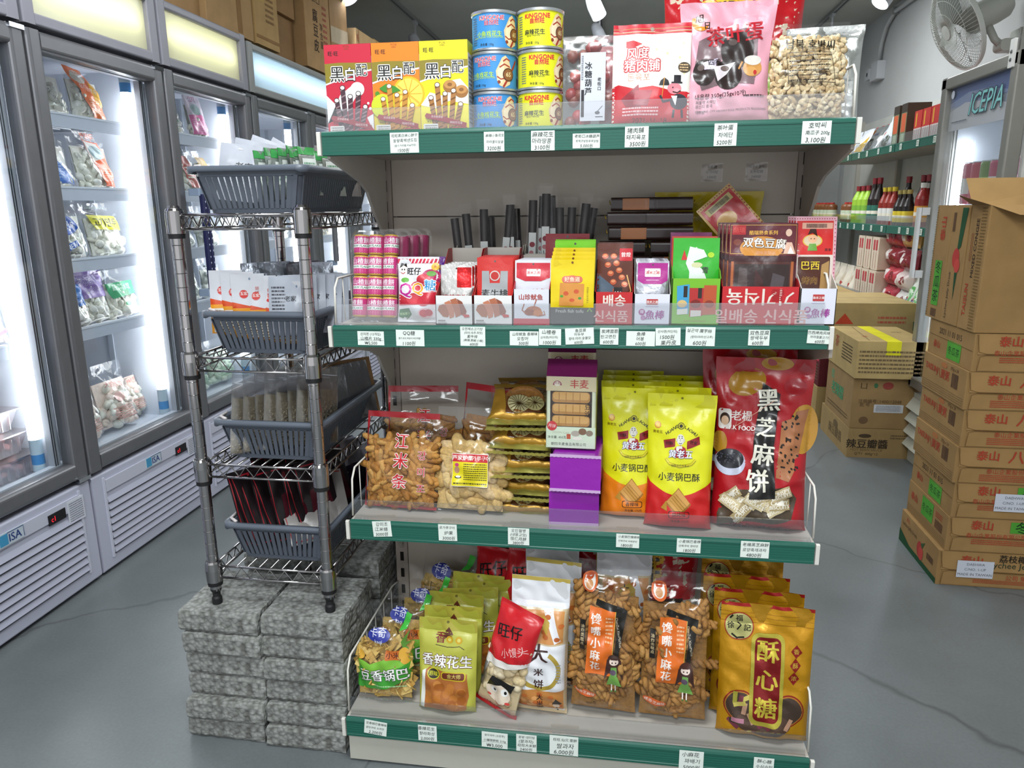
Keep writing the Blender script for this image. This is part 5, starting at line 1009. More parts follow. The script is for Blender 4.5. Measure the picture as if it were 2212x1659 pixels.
# ceiling tracks and spotlights
TR = [((-1.05, -1.0, 0), (-1.05, 5.2, 0)), ((.33, 1.0, 0), (.33, 5.2, 0)), ((2.02, 1.0, 0), (2.02, 5.2, 0))]
for (a, b), l in zip(TR, ('left, over the freezers', 'middle', 'right, near the wall')):
    m = MB(); m.box(a[0]-.017, a[1], CZ-.022, a[0]+.017, b[1], CZ, '#8f9090'); m.box(a[0]-.006, a[1], CZ-.0225, a[0]+.006, b[1], CZ-.02, '#3a3a3c'); o = m.build('lighting_track', 'smooth_plastic'); tag(o, 'ceiling lighting track, '+l, 'track')
def spot(x, y, aim, on, label, power=10, size=1.0, hz=.17):
    s = thing('track_spotlight', label, 'spotlight', (x, y, CZ-.022), 0, 'white spotlights on the ceiling tracks')
    m = MB(); m.box(-.012, -.04, -.018, .012, .04, 0, '#b9bbc0'); m.box(-.006, -.008, -hz+.03, .006, .008, -.018, '#b9bbc0'); m.build('arm', 'smooth_plastic', s)
    d = Vector(aim).normalized(); Mx = Matrix.Translation((0, 0, -hz)) @ d.to_track_quat('Z', 'Y').to_matrix().to_4x4()
    m = MB(); m.xf = Mx; r_ = .042*size; m.lathe([(0, -.09), (r_*.55, -.088), (r_*.8, -.07), (r_, -.02), (r_, .06), (r_*.96, .06), (r_*.9, .03), (r_*.6, .02), (0, .02)], '#c5c7cf', 20); m.build('lamp_head', 'smooth_plastic', s)
    m = MB(); m.xf = Mx; m.lathe([(0, .024), (r_*.88, .034)], '#eaf4ff', 20); m.build('lamp_lens', 'spot_lamp' if on else 'smooth_plastic', s)
    if on:
        l = bpy.data.lights.new('spotlight_beam', 'SPOT'); l.energy = power; l.spot_size = R(80); l.spot_blend = .6; l.shadow_soft_size = .03; l.color = (.93, .97, 1)
        o = bpy.data.objects.new('spotlight_beam', l); COL.objects.link(o); o.parent = s; o.matrix_local = Matrix.Translation(Vector((0, 0, -hz))+d*.07) @ (-d).to_track_quat('Z', 'Y').to_matrix().to_4x4()
spot(-1.05, 2.72, (.45, -.1, -.85), True, 'lit spotlight above the crinkled tape carton at upper left', 30, 1.25)
spot(-1.05, 4.2, (.35, -.1, -.9), True, 'spotlight hanging above the orange wafer box', 25, 1.1)
spot(.33, 3.35, (.42, -.2, -.88), True, 'bright spotlight above the candied fruit tray, upper of two', 30, 1.1)
spot(.33, 4.1, (.42, -.2, -.88), True, 'spotlight behind the candied fruit tray, lower of two', 25, 1.0)
spot(2.02, 3.35, (-.55, -.2, -.8), True, 'bright spotlight on the right track beside the wall fan', 30, 1.25)
spot(2.02, 4.55, (-.35, .2, -.9), True, 'spotlight beyond the pumpkin seed bag', 20, 1.1)
sd = MB(); sd.lathe([(0, 0), (.05, 0), (.052, -.03), (.045, -.05), (0, -.05)], '#b9bcb6', 20); o = sd.build('smoke_detector', 'smooth_plastic'); o.location = (-.66, 4.75, CZ); tag(o, 'small round detector on the ceiling beside the blue cans', 'smoke detector')
m2 = MB(); m2.lathe([(.03, -.05), (.028, -.065), (0, -.066)], '#4a4c4a', 16); m2.build('sensor', 'smooth_plastic', o)

# ================================================================== goods on the centre shelving
def s1(x): return SH(1, x)
# --- wafer roll boxes
def wafer_art(base, low, stick, extra):
    A = [('r', 0, 0, 100, 40, low), ('p', [(0, 57), (0, 79), (30, 80), (100, 79), (100, 70), (60, 67)], '#8a7b22'), ('l', [(0, 56), (40, 63), (70, 68), (100, 71)], 3, '#eef0ee')]+extra
    for x, t, tl in ((22, 38, -5), (36, 52, -3), (52, 42, 2), (70, 45, 5), (84, 30, 8)):
        A.append(('l', [(x, t), (x-tl*.8+(50-x)*.2, 0)], 10.5, stick[0]))
        for k in range(7):
            f = k/7; xx = x+(-tl*.8+(50-x)*.2)*f; A.append(('l', [(xx-5, t*(1-f)-3.4), (xx+5, t*(1-f)-.8)], 2.6, stick[1]))
        A += [('e', x, t, 5.8, 5.0, stick[2]), ('e', x, t, 4.4, 3.6, '#f2efe8')]
    return A+[('p', [(8, 18), (12, 21), (45, 17), (78, 12), (96, 9), (94, 4), (72, 7), (40, 12), (12, 15)], '#9c2434'), ('t', '浓浓香草味', 34, 16.6, 5, '#f0dcd8', {'rot': -5}), ('t', '纯纯可可香', 74, 9.6, 5.4, '#f0dcd8', {'rot': -5}),
        ('rr', 5, 2, 36, 9, 2, '#e8e6e0'), ('g', 8, 3, 34, 8, 2, '#777'), ('t', '净含量 60g', 24, 11.5, 5, '#222'), ('rr', 66, 1, 98, 4.6, 3, '#b02a40'),
        ('t', '黑', 26, 67, 33, '#141210', {'o': '#f4f2ec', 'ow': .05, 'b': .015}), ('t', '白', 54, 66.5, 27, '#f6f6f2', {'o': '#141210', 'ow': .06, 'b': .03}), ('t', '配', 79, 71, 26, '#141210', {'o': '#f4f2ec', 'ow': .05, 'b': .015}),
        ('t', '旺·旺', 19, 90, 10, '#191512', {'b': .03}), ('t', '开口处', 48, 97.5, 4.6, '#7a4a20'), ('t', 'OPEN', 48, 94.8, 4, '#7a4a20')]
WB = [('red', '#c4203a', '#c4203a', ('#4a2f38', '#8f7478', '#39262c'), [('p', [(0, 44), (40, 22), (70, 46), (56, 54), (30, 44), (0, 12)], '#e9e7e6'), ('e', 68, 50, 15, 14, '#e6e4e2'), ('e', 90, 34, 2.5, 2.5, '#f0eeee'), ('e', 94, 28, 3, 3, '#f0eeee'), ('p', [(100, 22), (86, 18), (92, 10), (100, 4)], '#e9e7e6')]),
      ('orange', '#ee7f18', '#dcc52c', ('#c48a34', '#8f5a1c', '#8a5c24'), [('e', 76, 43, 34, 34, '#f0b41c'), ('e', 76, 43, 30, 30, '#f6d25a')]+[('l', [(76, 43), (76+28*cos(k*pi/5), 43+17*sin(k*pi/5))], 1.2, '#e9a41a') for k in range(10)]+[('p', [(14, 50), (30, 55), (48, 52), (60, 47), (40, 44), (24, 46)], '#3f8a28'), ('e', 10, 44, 5, 5, '#4f8a20'), ('e', 20, 30, 24, 24, '#cbd42c')]),
      ('yellow', '#e3d51c', '#e8dc3a', ('#a8733c', '#6e4420', '#6a4424'), [('p', [(0, 30), (20, 44), (46, 40), (60, 56), (84, 58), (100, 48), (100, 30), (60, 34), (30, 26)], '#efe9d8'), ('e', 62, 50, 14, 12, '#9c6830'), ('e', 62, 52, 12, 8, '#c08a4c'), ('e', 86, 44, 14, 12, '#9c6830'), ('e', 86, 46, 12, 8, '#c08a4c'), ('e', 62, 52, 5, 3.4, '#8a5826'), ('e', 86, 46, 5, 3.4, '#8a5826')])]
for i, (nm, base, low, st, ex) in enumerate(WB):
    for k in range(2):
        m = MB(); w, h = .0858, .150; card_box(m, w, .040, h, base, base, wafer_art(base, low, st, ex) if k == 0 else None, top=base)
        m.box(w/2, .002, .004, w/2+.0003, .038, h-.02, '#e6e2da'); print_art(m, [('g', 10, 8, 90, 84, 16, '#8a8478')], .036, h, lambda a, b_, e: (w/2+.0004+e, .02+a, b_))
        o = m.build('wafer_box', 'printed_card'); place(o, (.0405+.0868*i, -.302+.041*k, s1(.1)), 0)
        tag(o, '%s chocolate wafer roll box standing %s' % (nm, ('at the left end of the top shelf' if i == 0 else 'on the top shelf, third character box' if False else 'second on the top shelf' if i == 1 else 'beside the blue cans')) if k == 0 else '%s wafer roll box directly behind the front one' % nm, 'box', 'wafer roll boxes on the top shelf')
# --- peanut cans
def can(col, name, ang, x, z, label, art):
    r, h = .0395, .0642; c = thing('peanut_can', label, 'can', (x, -.262, z), 0, 'peanut cans stacked on the top shelf')
    m = MB(); m.lathe([(r, .004), (r, h-.004)], col, 40, 0)
    a0 = R(-90+ang)
    def P(a, b_, e): t = a0+a/r; return ((r+e)*cos(t), (r+e)*sin(t), b_+.004)
    print_art(m, art, .11, h-.008, P, 0, .006, .0003, .00008); m.build('label', 'printed_card', c)
    m = MB(); m.lathe([(0, 0), (r-.002, 0), (r+.0012, .001), (r+.0012, .004), (r, .005)], '#c4c8cc', 40); m.build('bottom_rim', 'tin', c); m = MB(); m.lathe([(r, h-.005), (r+.0016, h-.004), (r+.0018, h), (r-.001, h+.001), (r-.002, h-.002), (0, h-.002)], '#cdd1d4', 40); m.build('lid_rim', 'tin', c)
    return c
def can_art(bg, c2, nm, nmc, sub):
    return [('p', [(60, 22), (58, 50), (68, 88), (74, 95), (80, 84), (86, 50), (82, 12), (72, 2), (64, 8)], '#e3c99a'), ('p', [(62, 26), (61, 50), (69, 82), (72, 50), (68, 14)], '#efdcb8'), ('l', [(70, 78), (76, 86), (82, 80)], 2.2, '#a8402c'), ('l', [(64, 60), (72, 70), (82, 62)], 2.2, '#a8402c'), ('l', [(60, 34), (66, 26), (74, 30)], 2, '#a8402c'),
            ('l', [(70, 4), (82, 40), (96, 84)], 3.2, '#a33024'), ('e', 63, 18, 2.5, 2.5, '#8a3a24'), ('e', 79, 40, 10, 10, '#5a3424'), ('e', 79, 40, 8.2, 8.2, '#8c5a34'), ('t', '6S', 79, 41, 9.5, '#e6cf9a', {'b': .04}),
            ('t', 'KiNGONE', 38, 86, 9.2, '#d21f34', {'o': '#f2e8e6' if bg[1] == '3' else '#e8442c', 'ow': .05 if bg[1] == '3' else .03, 'b': .04}), ('t', '自然旺', 38, 71, 8, '#d21f34', {'o': '#f2e8e6' if bg[1] == '3' else '#d21f34', 'ow': .03, 'b': .03}),
            ('t', nm, 34, 40, 8.4, nmc, {'b': .03}), ('t', sub, 32, 31, 4, nmc), ('t', '净含量 130g', 30, 10, 4.4, '#222'),
            ('g', 2, 10, 12, 90, 12, '#5a6a7a'), ('b', 100, 10, 118, 34, '#222'), ('e', 106, 82, 4, 4, '#1f4a7a'), ('g', 102, 44, 120, 66, 5, '#3a5a7a')]
B_ = can_art('#3f8fd0', 0, '小鱼戏花生', '#b9dc3a', 'Spicy Peanuts With Dried Fish'); Y_ = can_art('#e3e21e', 0, '麻辣花生', '#222222', 'Spicy Peanuts')
for k, (ab, ay) in enumerate(((12, 14), (-2, 28), (20, 16))):
    zc_ = s1(.3)+.0652*k; lv = ('bottom', 'middle', 'top')[k]
    can('#3c8ccd', 'b', ab, .2985, zc_, 'blue peanut can, %s of the blue stack' % lv, B_)
    can('#e0df1c', 'y', ay, .3795, zc_, 'yellow spicy peanut can, %s of the yellow stack' % lv, Y_)
# --- candied fruit tray
t = thing('candied_fruit_tray', 'clear upright tray of red candied hawthorn with a white vertical label', 'tray', (.468, -.285, s1(.47)), 0, None, 3)
rnd = random.Random(3); m = MB(); w, h, d = .094, .150, .042
for _ in range(26): m.ball((rnd.uniform(-.036, .036), rnd.uniform(.014, .03), rnd.uniform(.012, .138)), .011, .011, .0115, rnd.choice(['#a83434', '#8c2a2a', '#b84a44', '#7a3a2c']), 10, 8, jit=.06, rnd=rnd)
m.build('candied_fruit', 'smooth_food', t)['kind'] = 'stuff'
m = MB()
for q in ((-w/2, 0, 0, w/2, .0008, h), (-w/2, d, 0, w/2, d+.0008, h), (-w/2, 0, 0, -w/2+.0008, d, h), (w/2-.0008, 0, 0, w/2, d, h), (-w/2, 0, h, w/2, d, h+.0008), (-w/2, 0, 0, w/2, d, .0008)): m.box(*q, '#fff')
m.rbox(-w/2-.002, -.002, -.0005, w/2+.002, .0, .006, .001, '#fff', ax='z'); m.rbox(-w/2-.002, -.002, h-.004, w/2+.002, .0, h+.001, .001, '#fff', ax='z'); m.build('clear_tray', 'clear_film', t)
m = MB(); m.box(-.017, -.003, .012, .026, -.0022, .124, '#c9ccd4')
print_art(m, [('t', '冰糖葫芦', 32, 62, 30, '#1a1a1e', {'v': 1, 'b': .03}), ('t', '老街口', 76, 54, 16, '#1a1a1e', {'v': 1, 'b': .02}), ('g', 4, 60, 12, 96, 14, '#55565e'), ('r', 4, 6, 16, 46, '#26262c'), ('l', [(62, 6), (92, 6)], 3, '#44454c'), ('e', 70, 12, 10, 6, '#55565e'), ('l', [(70, 14), (90, 22)], 2, '#55565e')], .043, .112, flat_front(-.003, .0045, .012)); m.build('label', 'paper', t)
# --- pork jerky pouch
p = Pouch(.130, .165, .030, 'stand', .10, seed=4, cr=.0010, pinch=.0)
art = [('r', 0, 0, 100, 100, '#e7e6da'), ('p', [(0, 0), (0, 38), (8, 40), (28, 36), (52, 38), (76, 33), (100, 32), (100, 0)], '#c4222c'), ('r', 0, 93, 100, 100, '#c01f30'), ('r', 0, 95, 100, 96, '#b5704a'), ('r', 0, 91.6, 100, 92.6, '#b5704a'), ('r', 0, 90, 100, 91.6, '#c01f30'), ('e', 50, 95, 2.4, 2.4, '#9c8a78')]
art += [('e', x, y, 1.6, 1.6, '#dad9a8') for x, y in ((10, 84), (24, 80), (38, 84), (60, 82), (74, 86), (90, 80), (86, 66), (70, 70), (92, 50), (60, 60), (76, 56), (12, 70), (56, 74))]
art += [('p', [(17, 77), (17, 83), (26, 84), (38, 80), (26, 77)], '#c0242c'), ('t', '风度', 32, 71, 15, '#f2efe8', {'o': '#b8202c', 'ow': .11, 'b': .02, 'sx': .95}), ('t', '猪肉铺', 38, 58.5, 15.5, '#f2efe8', {'o': '#b8202c', 'ow': .11, 'b': .02}), ('t', '돈육포', 34, 47, 11, '#d8876c', {'b': -.0}),
    ('p', [(12, 26), (34, 40), (38, 16), (18, 18)], '#8c2430'), ('p', [(30, 34), (52, 34), (46, 18), (28, 20)], '#a03440'), ('e', 60, 36, 6, 6, '#f0eee6') if False else ('e', 92, 56, 8, 7, '#54483c'), ('g', 86, 52, 97, 60, 3, '#d8b88a'),
    ('p', [(60, 38), (62, 43), (67, 46), (72, 43), (74, 38)], '#2c2a2c'), ('l', [(67, 46), (64, 24)], 1, '#c98a3c'), ('e', 80, 35, 9, 7, '#e08a94'), ('e', 83, 33, 4, 3, '#e8a0a8'), ('r', 76, 40, 90, 41.5, '#26242a'), ('r', 79, 41, 88, 48, '#26242a'), ('e', 86, 22, 11, 10, '#34323a'), ('p', [(76, 28), (84, 28), (82, 18)], '#eceae4'), ('l', [(80, 14), (79, 6)], 3, '#26242a'), ('l', [(90, 14), (91, 6)], 3, '#26242a'), ('l', [(76, 24), (66, 22), (62, 28)], 3, '#34323a'), ('e', 78, 36, .9, .9, '#222'), ('l', [(78, 32), (84, 31), (88, 33)], 1.4, '#3a2420'),
    ('g', 14, 8, 60, 18, 3, '#eac4c4'), ('t', '2021. 11. 18.', 50, 4, 9, '#4a1418')]
solid_bag('jerky_pouch', 'red and cream pork jerky pouch with a top hatted pig drawing', 'pouch', p, '#c01f2c', art, (.571, -.308, s1(.57)+.002), 0, 5, back='#b01c28')
# --- tea egg pouch
p = Pouch(.158, .196, .045, 'stand', .20, seed=6, cr=.0022, pinch=.04, waist=.09)
rnd = random.Random(9); art = [('p', [(18, 68), (34, 74), (70, 78), (84, 68), (86, 44), (82, 31), (50, 33), (22, 27), (12, 44)], '#7a6468'), ('e', 62, 60, 19, 19, '#2c2220'), ('e', 52, 40, 16, 16, '#2e2422'), ('e', 24, 42, 13, 14, '#322826'), ('p', [(22, 50), (40, 54), (36, 44), (24, 44)], '#c9c0d4'), ('p', [(34, 46), (60, 50), (50, 40), (40, 34)], '#d9d0d4'), ('e', 56, 66, 5, 3, '#5a4c48'), ('e', 48, 45, 5, 3, '#6a5c58'), ('e', 20, 46, 4, 3, '#6a5c58'),
    ('e', 21, 84, 9.5, 9.5, '#d8852c'), ('e', 23.5, 86, 7.5, 7.5, '#e3a0aa'), ('t', '旭', 20, 87, 10, '#1c1614', {'b': .03}), ('t', '日', 28, 81, 8, '#1c1614', {'b': .03}),
    ('t', '茶叶蛋', 58, 73, 21, '#b0202c', {'rot': 6, 'b': .04}), ('t', '四季', 36, 50, 8, '#1c1614', {'b': .02}),
    ('e', 80, 45, 11, 9, '#c08a4c'), ('e', 80, 51, 10, 5, '#d9d4cc'), ('e', 78, 42, 7, 5, '#cf9c5c'), ('e', 83, 41, 2, 2.4, '#b8302c'), ('l', [(68, 50), (64, 44)], 2, '#c08a4c'),
    ('t', '내용량 350g(35gx10개)', 44, 23, 6.2, '#3a2428', {'b': .02, 'rot': 4}), ('t', '제품명 차예단', 28, 17.5, 4, '#4a3438', {'rot': 3}), ('t', '원산지 중국', 26, 14, 4, '#4a3438', {'rot': 3}), ('t', 'KAIPING CITY HAOHUI EGGS PRODUCTS PROCESSING', 58, 10.5, 3.1, '#4a3438', {'rot': 2}), ('t', '제조원', 22, 9, 4, '#4a3438'), ('g', 70, 20, 94, 24, 1, '#4a3438')]
solid_bag('egg_pouch', 'tall pink pouch of brown tea eggs with red lettering', 'pouch', p, '#df9fae', art, (.695, -.300, s1(.7)+.002), 0, 3, back='#d493a4')
# --- pumpkin seeds
p = Pouch(.128, .158, .045, 'pillow', .08, .03, seed=8, cr=.0016, p=5, pinch=.03); rnd = random.Random(2)
SEED = ['#cdb58c', '#d8c49c', '#c2a87e', '#dccba8', '#b99c70']
clear_bag('seed_bag', 'clear vacuum bag of pale pumpkin seeds with black print', 'bag', p, rnd, lumps(p, rnd, 430, .0072, SEED, 'seed', .04, .86, depth=.25), [('t', '남북 호박씨', 50, 78, 13, '#1c1814', {'b': .02, 'rot': -3}), ('l', [(24, 38), (20, 70), (76, 70), (84, 36)], .8, '#2a241c'), ('l', [(24, 40), (84, 38)], .8, '#2a241c')]+[('g', 24, 40+5*k, 72+k, 42.6+5*k, 1, '#2a2218') for k in range(6)]+[('t', '시럽 천황고 호박씨 1,000g', 52, 73.5, 4.2, '#2a2218')], (.828, -.298, s1(.83)+.003), 0, 5, fmat='food', fillname='pumpkin_seeds')
p = Pouch(.13, .17, .03, 'pillow', .08, .04, seed=9, cr=.003)
solid_bag('silver_bag', 'silver bag standing behind the pumpkin seeds', 'bag', p, '#c9ccc8', [], (.872, -.20, s1(.87)+.002), -6, 4, mat='silver_foil')
# --- big rice cracker bag behind, its red top rising above the pink pouch
def cracker_bag(x, y, z, label, lean=3, w=.34, h=.37, flip=False):
    p = Pouch(w, h, .10, 'pillow', .06, .05, seed=12, cr=.003)
    art = [('r', 0, 52, 100, 100, '#b8141e'), ('r', 0, 40, 24, 53, '#d8a42c'), ('r', 10, 46, 90, 54, '#2c1a16'), ('p', [(10, 40), (90, 42), (92, 48), (8, 47)], '#b5a52c'), ('r', 4, 8, 40, 40, '#d8a028'), ('t', '旺旺', 50, 76, 24, '#1c1512', {'b': .03, 'o': '#e6b83c', 'ow': .1}), ('e', 78, 34, 9, 6, '#8fb03c'), ('e', 78, 34, 7, 4.4, '#cfd88c'), ('p', [(66, 28), (90, 32), (88, 26), (68, 24)], '#7a8a34'), ('rr', 66, 18, 92, 22, 2, '#b0302c'), ('rr', 66, 12.5, 92, 16.5, 2, '#4f8a34'), ('rr', 66, 7, 92, 11, 2, '#3a6ea8')]
    return solid_bag('rice_cracker_bag', label, 'bag', p, '#cdbfa6', art, (x, y, z), 0, lean, cell=.012, L=.012)
cracker_bag(.752, .06, 1.247, 'large red and yellow rice cracker bag rising behind the pink egg pouch', 2, .30, .34)
# --- clear bag with red fruit seen behind the jerky pouch
p = Pouch(.11, .15, .03, 'pillow', .08, .04, seed=14, cr=.003)
solid_bag('dark_red_pouch', 'dark red pouch half hidden between the fruit tray and the jerky', 'pouch', p, '#8c2a30', [], (.535, -.22, s1(.5)+.002), 0, 5, mat='plastic_film_print')

# ------------------------------------------------------------------ second shelf
def s2(x): return SH(2, x)
HB = thing('haw_roll_box', 'clear clamshell of twelve pink haw flake rolls leaning at the left end', 'clamshell', (.054, -.290, s2(.05)+.003), -2, 'clear clamshells of haw rolls', 12)
m = MB(); r_, h_ = .0150, .038; m.lathe([(r_*.4, -.001), (r_*.9, .0), (r_, .003)], '#c9a03c', 16); m.lathe([(r_, h_-.003), (r_*.9, h_), (r_*.3, h_+.001)], '#c9a03c', 16)
m.lathe([(r_, .003), (r_+.0003, .004), (r_+.0003, h_-.004), (r_, h_-.003)], '#c02a74', 20)
def PR(a, b_, e): t = -pi/2+a/r_; return ((r_+.0003+e)*cos(t), (r_+.0003+e)*sin(t), b_)
print_art(m, [('t', '山楂餅', 50, 70, 34, '#f2e6ee', {'b': .02}), ('p', [(0, 34), (100, 34), (100, 52), (0, 52)], '#f0eaea'), ('t', 'HAW FLAKES', 52, 43, 17, '#1f7a50', {'b': .04, 'sl': .2})]+[('e', x, y, 1.5, 1.5, '#f0b8c8') for x in range(6, 100, 14) for y in (8, 20, 27, 92)], .036, h_, PR, 0, .006, .0002, .00006)
roll = m.build('haw_roll', 'smooth_plastic', HB); first = True
for c_ in range(3):
    for r2_ in range(4):
        o = roll if first else dup(roll, parent=HB); first = False
        o.location = (-.0305+.0305*c_, .020, .012+.0402*r2_); o.rotation_euler = (0, 0, R((c_*37+r2_*53) % 60-30))
def shell(w, h, d, y0=0):
    m = MB(); n = 5
    def ring_(ins, y, rr): 
        P = []
        for ca, cb, t0 in ((w/2-ins-rr, h-ins-rr, 0), (-w/2+ins+rr, h-ins-rr, pi/2), (-w/2+ins+rr, ins+rr, pi), (w/2-ins-rr, ins+rr, 3*pi/2)):
            P += [(ca+rr*cos(t0+pi/2*i/n), y, cb+rr*sin(t0+pi/2*i/n)) for i in range(n+1)]
        return P
    R_ = [ring_(.006, y0, .012), ring_(.002, y0+.004, .016), ring_(.001, y0+d*.5, .018), ring_(-.003, y0+d*.5, .02), ring_(-.003, y0+d*.5+.001, .02), ring_(.002, y0+d*.5+.001, .018), ring_(.006, y0+d, .012)]
    k = len(R_[0]); vs = [q for r in R_ for q in r]; fs = [(a*k+i, a*k+(i+1) % k, (a+1)*k+(i+1) % k, (a+1)*k+i) for a in range(len(R_)-1) for i in range(k)]
    fs += [tuple(range(k)), tuple(range((len(R_)-1)*k, len(R_)*k))[::-1]]; m.add(vs, fs, '#fff', 0, False); return m
shell(.098, .180, .042).build('clear_clamshell', 'clear_film', HB)
for i in range(3):
    q = thing('empty_clamshell', 'clear clamshell stacked behind the haw rolls, %s' % ('nearest', 'middle', 'farthest')[i], 'clamshell', (.060+.008*i, -.236+.046*i, s2(.07)+.003), -2, 'clear clamshells of haw rolls', 12)
    shell(.098, .178, .040).build('shell', 'clear_film', q); m = MB(); m.lathe([(.0158, 0), (.0158, .15)], '#b8326a', 12); 
    o = m.build('roll_column', 'smooth_plastic', q); o.location = (.03, .02, .014)
p = Pouch(.082, .125, .026, 'pillow', .10, .05, seed=15, cr=.0014, pinch=.03)
art = [('r', 0, 0, 100, 22, '#d5d8da'), ('p', [(0, 22), (100, 22), (100, 78), (60, 84), (0, 76)], '#e6e4e6'), ('r', 0, 90, 100, 97, '#c8304c')]+[('l', [(4+9*k, 90), (8+9*k, 97)], 3, '#f0e8ea') for k in range(11)]+[('e', 84, 72, 22, 16, '#b02a5c'), ('e', 66, 66, 17, 14, '#c62c3c'), ('e', 86, 58, 17, 15, '#d03848'), ('e', 50, 56, 16, 12, '#c62c3c'), ('e', 84, 76, 11, 6, '#6aa04a'), ('e', 20, 66, 10, 6, '#6aa84a'), ('p', [(4, 26), (96, 28), (96, 48), (4, 44)], '#c22c3c'), ('e', 40, 36, 16, 12, '#d04450'), ('e', 66, 33, 15, 12, '#c83040'),
    ('e', 14, 82, 10, 9, '#f0e6dc'), ('p', [(5, 84), (8, 91), (20, 91), (24, 85), (14, 88)], '#1a1614'), ('e', 11, 82, 1.6, 2, '#1a1614'), ('e', 17, 82, 1.6, 2, '#1a1614'), ('l', [(9, 77.5), (14, 75.5), (19, 78)], 1.8, '#b0202c'), ('t', '旺仔', 42, 79, 18, '#1a1614', {'b': .04}), ('e', 92, 86, 9, 8, '#e0b040'), ('t', 'II', 92, 87, 9, '#a03020', {'b': .03}),
    ('t', 'Q', 22, 52, 42, '#c02a90', {'o': '#f4f2f6', 'ow': .06, 'b': .03}), ('t', 'Q', 52, 54, 36, '#e8a01c', {'o': '#f4f2f6', 'ow': .06, 'b': .03}), ('t', '糖', 82, 58, 28, '#2a90c8', {'o': '#f4f2f6', 'ow': .06, 'b': .02}),
    ('p', [(2, 8), (4, 20), (30, 22), (36, 12), (24, 4)], '#2f6a3c'), ('t', '添加果汁', 18, 13, 7, '#b8d8a0', {'rot': 6}), ('e', 70, 14, 18, 13, '#d8b8bc'), ('e', 66, 14, 10, 9, '#c0303c'), ('e', 78, 15, 9, 8, '#b82c38')]
solid_bag('gummy_bag', 'strawberry gummy candy bag with big bubble lettering', 'candy bag', p, '#dfe0e3', art, (.1435, -.285, s2(.14)+.003), 0, 8, 'gummy candy bags')
p = Pouch(.078, .122, .026, 'pillow', .1, .05, seed=16, cr=.0014)
art2 = [('r', 0, 80, 100, 97, '#5a2a8c'), ('r', 0, 90, 100, 97, '#6a34a0')]+[('l', [(4+9*k, 91), (8+9*k, 97)], 3, '#e8e0f0') for k in range(11)]+[('e', 22, 84, 12, 8, '#f0e6dc'), ('p', [(12, 86), (16, 92), (28, 92), (32, 87)], '#1a1614'), ('e', 84, 84, 12, 7, '#9a6a3c')]
solid_bag('gummy_bag', 'purple topped gummy candy bag behind the strawberry one', 'candy bag', p, '#8a5aa8', art2, (.145, -.235, s2(.15)+.003), 0, 8, 'gummy candy bags')
p = Pouch(.076, .118, .026, 'pillow', .1, .05, seed=17); solid_bag('gummy_bag', 'dark violet gummy candy bag at the back of the row', 'candy bag', p, '#3f2470', [('e', 80, 80, 14, 8, '#8c2c5c')], (.146, -.19, s2(.15)+.003), 0, 8, 'gummy candy bags')
for i in range(4):
    m = MB(); m.rbox(-.04, -.02, 0, .04, .05, .013, .01, '#c9a8a0', ax='z'); print_art(m, [('g', 10, 10, 90, 90, 2, '#a05048')], .08, .013, flat_front(-.0205)); o = m.build('flat_packet', 'plastic_film_print'); place(o, (.088+.003*i, -.075, s2(.1)+.102+.0135*i-.102), 4*i-4)
    tag(o, 'flat pinkish packet, number of the small stack behind the clamshells: %s' % ('lowest', 'second', 'third', 'topmost')[i], 'packet', 'flat packets stacked at the back')
# open display boxes and the packets standing in them
def tray_box(x0, x1, y, zf, zb, d, front, art, side, label, inner='#d8d2c8', n_=0, backcol=None):
    w = x1-x0; xm = (x0+x1)/2; t = .0012; z0 = s2(xm)+.0005; o = thing('display_box', label, 'display box', (xm, y, z0), 0, 'open display boxes on the second shelf')
    m = MB(); m.box(-w/2, 0, 0, w/2, t, zf, front); m.box(-w/2, d-t, 0, w/2, d, zb, backcol or inner); m.box(-w/2, 0, 0, w/2, d, .002, inner)
    for x in (-w/2, w/2-t):
        m.prism([(0, 0), (d, 0), (d, zb), (d*.8, zb), (d*.12, zf*1.15), (0, zf)], x, x+t, 'x', side)
    print_art(m, art, w, zf, flat_front(-.0001)); m.build('box', 'printed_card', o); return o
def packets(n, x, y, z, w, h, t, col, art, labels, cat='packet', grp=None, dy=.011, lean=6, dx=0, dz=0, mat='plastic_film_print', rz=0, seal=.16, amat=None, back=None, name='snack_packet', hole='#55504a', kind='stand', drz=0, ddz=0):
    p = Pouch(w, h, t, kind, seal, seed=int(x*1000) % 97, cr=.0006, pinch=.0)
    a = list(art)+([('e', 50, 94, 2.6, 2.6, hole)] if hole else [])
    o = solid_bag(name, labels[0], cat, p, col, a, (x, y, z), rz, lean, grp, mat, back, amat, .009, .008)
    for k in range(1, n):
        c = dup(o, (x+dx*k, y+dy*k, z+dz*k+ddz*(k % 2)), rz+drz*((k*7) % 5-2), labels[min(k, len(labels)-1)]); 
    return o
def nth(base, n): return [base+', '+q for q in (['front one', 'second from the front', 'third from the front', 'fourth from the front', 'fifth from the front', 'sixth from the front', 'seventh from the front', 'eighth from the front', 'ninth from the front', 'tenth from the front'][:n])]
STEAK = [('p', [(6, 50), (10, 66), (22, 72), (34, 64), (38, 44), (34, 26), (20, 28)], '#a8603c'), ('p', [(24, 76), (38, 84), (52, 60), (50, 28), (38, 22), (34, 50)], '#c47a5c'), ('p', [(40, 86), (56, 92), (66, 66), (68, 34), (54, 26), (50, 56)], '#b0684a'), ('p', [(58, 90), (72, 80), (84, 48), (80, 32), (68, 36), (66, 64)], '#8c4a34'), ('p', [(72, 38), (90, 36), (92, 28), (78, 26)], '#c23a34'), ('rr', 6, 12, 26, 17, 1, '#9a9490'), ('g', 6, 4, 30, 10, 2, '#8a8a8a')]
